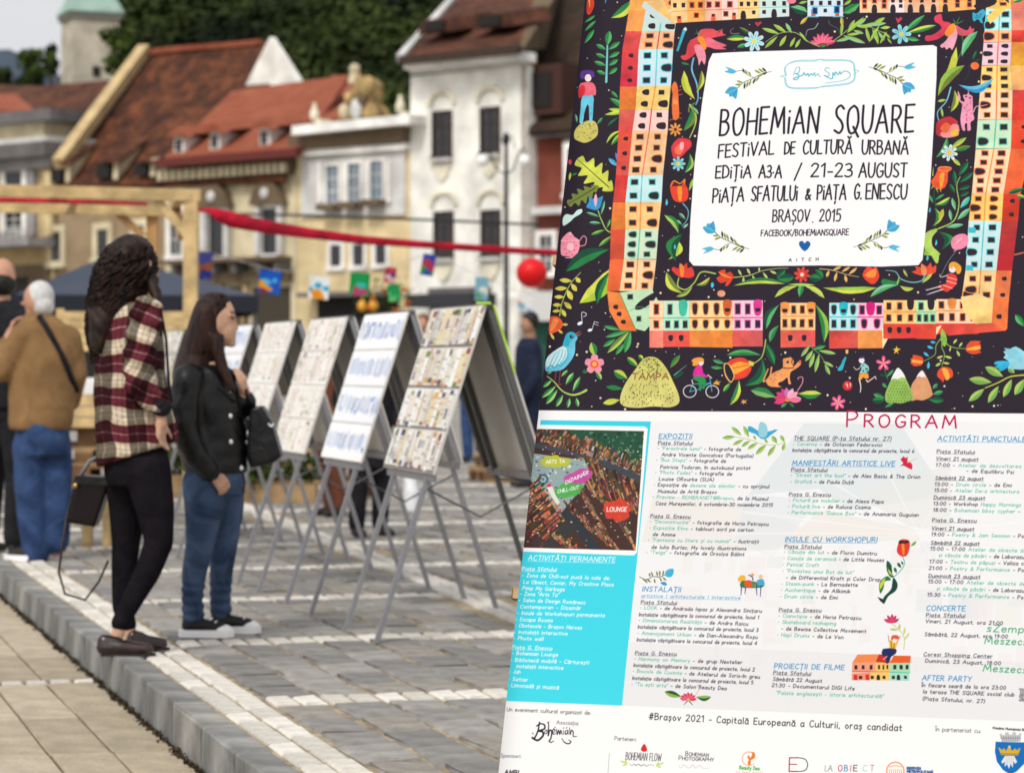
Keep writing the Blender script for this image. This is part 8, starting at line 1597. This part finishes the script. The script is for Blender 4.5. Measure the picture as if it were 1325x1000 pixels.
for hl, to in ((J(231,832,-.06), J(303,834,-.08)), (J(268,824,.09), J(338,826,.1))):
    hl.z = 0; to.z = 0; mb = MB(); shoe(mb, hl + Vector((.006,0,.018)), to - Vector((.02,0,-.018)), .04, .055); o = fused("sneaker", mb, M_canvas, e, .007, 3)
    d = (to-hl).normalized(); sd = Vector((-d.y, d.x, 0)); mb = MB(); L_ = (to-hl).length
    prof = [(0,.0), (.015,.03), (L_*.4,.036), (L_*.72,.045), (L_*.92,.034), (L_,.0), (L_*.92,-.034), (L_*.72,-.045), (L_*.4,-.036), (.015,-.03)]
    mb.prism([hl + d*a + sd*b + Vector((0,0,.001)) for a, b in prof], (0,0,.032)); mb.build("sole", M_rubber, o); mb = MB(); mb.ball(hl + d*(L_-.045) + Vector((0,0,.026)), .042, .038, .03, 14, 10, rot=None).build("toe_cap", M_rubber, o, True)
    for k in range(3): q = hl + d*(L_*.5+k*.022) + Vector((0,0,.092-k*.012)); MB().tube([q-sd*.022, q+sd*.022], .004, 5).build("lace", M_rubber, o)
# her shoulder bag
b = J(341, 568, .0) + f.b; hb = empty("shoulder_bag", b, "soft black shoulder bag on the arm of the woman in black leather", "bag"); JJ = lambda x, y, d=0: J(x, y, d) + f.b - b
mb = MB().prism([JJ(323,528,-.08), JJ(338,524,-.08), JJ(351,545,-.08), JJ(364,590,-.08), JJ(352,600,-.08), JJ(322,606,-.08), JJ(318,580,-.08)], (0,.16,0)); o = fused("bag_body", mb, M_leather, hb, .009, 8)
MB().tube([JJ(326,532,-.02), JJ(318,505,-.03), JJ(300,480,.0), JJ(292,476,.04)], .009, 8).build("shoulder_strap", M_leather, hb, True); MB().tube([JJ(347,548,-.085), JJ(351,552,-.088), JJ(354,548,-.085)], .004, 6).build("ring", M_btn, hb, True)
# ---- older man in the tan jacket
f = Fig(52, 724, "white haired older man in tan jacket and jeans, black strap across his back"); J = f.J; e = f.e
mb = MB(); mb.ball(J(47,388), .078, .09, .105, 18, 14); mb.ball(J(34,394,-.03), .012, .014, .026); cap(mb, [J(46,400), J(47,418)], [.06,.062]); mb.ball(J(29,393,.02), .014, .012, .014)
mb.loft(f.C([(418,28,72,.09), (450,24,84,.1), (520,26,84,.1), (560,24,84,.1)]), 14)
cap(mb, [J(34,434,-.05), J(4,478,-.08), J(12,436,.05)], [.055,.045,.035]); hand(mb, J(13,436,.05), (.25,.1,1), (0,1,0), (1,0,0), .18, .9, 1)
cap(mb, [J(88,436,.05), J(104,486,.08), J(90,520,.2)], [.055,.045,.035]); hand(mb, J(90,520,.2), (-.5,.4,-.2), (0,0,1), (-.3,.9,0), .17, .8, 1)
cap(mb, [J(38,570), J(40,640), J(44,712)], [.07,.05,.04]); cap(mb, [J(72,570,.05), J(74,640,.05), J(72,712,.05)], [.07,.05,.04]); fused("body", mb, SKIN2, e, .01, 3)
mb = MB(); mb.ball(J(52,384), .088, .098, .1, 18, 14).ball(J(56,396,-.02), .07, .085, .07); fused("white_hair", mb, H_white, e, .01, 4)
mb = MB(); mb.loft(f.C([(404,36,66,.08), (412,28,76,.1), (424,20,92,.13), (450,14,100,.15), (490,12,100,.155), (530,11,96,.155), (548,10,94,.16), (556,13,92,.15)]), 26); cap(mb, [J(30,436,-.06), J(2,480,-.08), J(9,446,.04)], [.085,.072,.056], 14); cap(mb, [J(88,438,.02), J(99,484,.03), J(92,520,.13)], [.085,.072,.056], 14)
jk = fused("tan_jacket", mb, M_tanj, e, .014, 4)
for v in jk.data.vertices: c = v.co; k = .012*math.sin(c.x*26 + c.z*9) + .006*math.sin(c.z*20 - c.x*14); v.co.y += k
Q = []
for (x, y) in [(54,409), (66,426), (78,446), (88,468), (96,492), (100,506)]:
    P = J(x, y); hit = jk.ray_cast(Vector((P.x, -1, P.z)), Vector((0, 1, 0))); Q.append((hit[1] if hit[0] else P) + Vector((0, -.012, 0)))
MB().tube(Q, .018, 6).build("shoulder_strap", M_blackc, e, True)
mb = MB(); mb.loft(f.C([(545,20,90,.15), (570,18,90,.16), (590,20,90,.14)]), 18); cap(mb, [J(38,575), J(40,640), J(44,690), J(46,712)], [.105,.1,.09,.085], 14); cap(mb, [J(72,575,.05), J(74,640,.05), J(72,700,.05)], [.1,.095,.085], 14); jn = fused("jeans", mb, M_jean, e, .014, 3)
for v in jn.data.vertices: c = v.co; v.co.y += .01*math.sin(c.z*30 + c.x*20)
for hl, to in ((J(42,724,-.05), J(8,728,.05)), (J(72,724,.05), J(52,716,.24))):
    hl.z = 0; to.z = 0; mb = MB(); shoe(mb, hl, to, .048, .05); o = fused("shoe", mb, M_shoe2, e, .011, 3); clampz(o, .003); d = (to-hl).normalized(); sd = Vector((-d.y, d.x, 0))*.045; MB().prism([hl+d*.01-sd*.8, hl+d*.15-sd, to+sd*0-sd*.5, to+d*.012, to+sd*.5, hl+d*.15+sd, hl+d*.01+sd*.8], (0,0,.03)).build("sole", M_rubber, o)
# ---- standing figures whose outlines are simple: one builder, posed by the picture
def stander(px, py, label, top, cl_top, cl_leg, skin, hair, head=None, wid=1.0, leg=None, bald=False, coat=False, group=None, turn=0, lean=0):
    f = Fig(px, py, label, group); J = f.J; e = f.e; Ht = J(px, top).z; u = Ht/1.75; hx = lean
    a = turn; ca, sa = math.cos(a), math.sin(a)
    def P(x, y, z): t = z/1.75; return Vector(((x*ca - y*sa)*u + hx*t*t, (x*sa + y*ca)*u, z*u))
    mb = MB(); mb.ball(P(0,0,1.64), .078*u, .092*u, .11*u, 16, 12); mb.ball(P(0,.09,1.62), .014*u); mb.ball(P(.08,0,1.63), .012*u, .014*u, .025*u); mb.ball(P(-.08,0,1.63), .012*u, .014*u, .025*u); cap(mb, [P(0,-.01,1.56), P(0,-.02,1.46)], [.055*u,.06*u])
    mb.loft([(P(0,0,z).x, P(0,0,z).y, z*u, rx*u*wid, ry*u, a) for z, rx, ry in [(1.46,.14,.09), (1.38,.18,.11), (1.15,.15,.11), (.95,.16,.12), (.85,.15,.11)]], 16)
    for sx in (-1, 1):
        el = P(sx*.25, -.02, 1.1); wr = P(sx*.22, .12, .88); cap(mb, [P(sx*.18,0,1.4), el, wr], [.05*u,.04*u,.03*u]); hand(mb, wr, (0,.2,-1), (ca,sa,0), (-sa,ca,0), .17*u, .5, -sx); cap(mb, [P(sx*.09,0,.88), P(sx*.1,.02,.48), P(sx*.1,-.02,.08)], [.085*u,.055*u,.04*u])
    fused("body", mb, skin, e, .012, 3)
    if bald: mb = MB().ball(P(0,-.016,1.595), .094*u, .106*u, .082*u, 16, 12)
    else: mb = MB().ball(P(0,-.02,1.67), .09*u, .095*u, .105*u, 16, 12)
    fused("hair", mb, hair, e, .011, 3)
    mb = MB(); zb = .55 if coat else .86
    mb.loft([(P(0,0,z).x, P(0,0,z).y, z*u, rx*u*wid, ry*u, a) for z, rx, ry in [(1.5,.07,.075), (1.47,.13,.1), (1.4,.2,.13), (1.2,.19,.145), (1.0,.185,.15), (zb,.2 if coat else .18,.155)]], 20)
    for sx in (-1, 1): cap(mb, [P(sx*.19*wid,0,1.4), P(sx*.26*wid,-.02,1.1), P(sx*.225*wid,.11,.9)], [.075*u,.065*u,.05*u])
    fused("jacket" if not coat else "coat", mb, cl_top, e, .014, 3)
    mb = MB(); mb.loft([(P(0,0,z).x, P(0,0,z).y, z*u, .165*u*wid, .125*u, a) for z in (.98,.8)], 16)
    for sx in (-1, 1): cap(mb, [P(sx*.09,0,.86), P(sx*.1,.02,.48), P(sx*.105,-.02,.1)], [.105*u,.08*u,.068*u])
    fused("trousers", mb, cl_leg, e, .013, 3)
    for sx in (-1, 1): hl = P(sx*.105,-.08,0); to = P(sx*.13,.19,0); hl.z = to.z = 0; mb = MB(); shoe(mb, hl, to, .046, .05); o = fused("shoe", mb, M_shoe2, e, .011, 3); clampz(o, .003)
    return f
stander(4, 716, "balding man in black standing at the left edge, behind the tan jacket", 334, M_blackc, M_blackc, SKIN2, H_black, bald=True, turn=R(-30), wid=1.05)
stander(684, 630, "dark haired man in navy jacket standing between nearest board and poster", 405, M_navyc, M_navyc, SKIN3, H_black, turn=R(100))
stander(613, 598, "distant person in navy and jeans, legs showing under the nearest board", 418, M_navyc, M_jean, SKIN3, H_black, turn=R(40))
f = stander(478, 694, "person all in black standing behind the white display board, holding a white bag", 412, M_blackc, M_blackc, SKIN2, H_black, turn=R(-150), coat=True)
stander(547, 596, "distant reddish haired person in dark clothes between the two nearest boards", 408, M_navyc, M_blackc, SKIN2, hair_mat("auburn_hair", (.12,.04,.02), (.25,.1,.05)), turn=R(170))
stander(432, 668, "person in rust brown skirt and dark top behind the third board", 420, M_browncoat, M_browncoat, SKIN2, H_black, coat=True, turn=R(120))
b = at(533, 640, f.Y - .15); hb = empty("plastic_bag", b, "white plastic carrier bag held low behind the nearest board's legs", "bag"); s_ = f.Y/FPX
mb = MB().loft([(0,0,-26*s_,11*s_,.06,0), (0,0,-20*s_,13*s_,.09,0), (-1*s_,0,5*s_,11*s_,.08,0), (-3*s_,0,22*s_,8*s_,.04,0), (-4*s_,0,28*s_,3*s_,.02,0)], 14); fused("bag_body", mb, mat("white_plastic_film", (.7,.71,.74), .4, .08, 6, .5, 14), hb, .01, 2); MB().tube([(-4*s_,0,26*s_), (-9*s_,0,36*s_), (-14*s_,.02,40*s_)], .006, 5).build("handle", MATS["white_plastic_film"], hb)
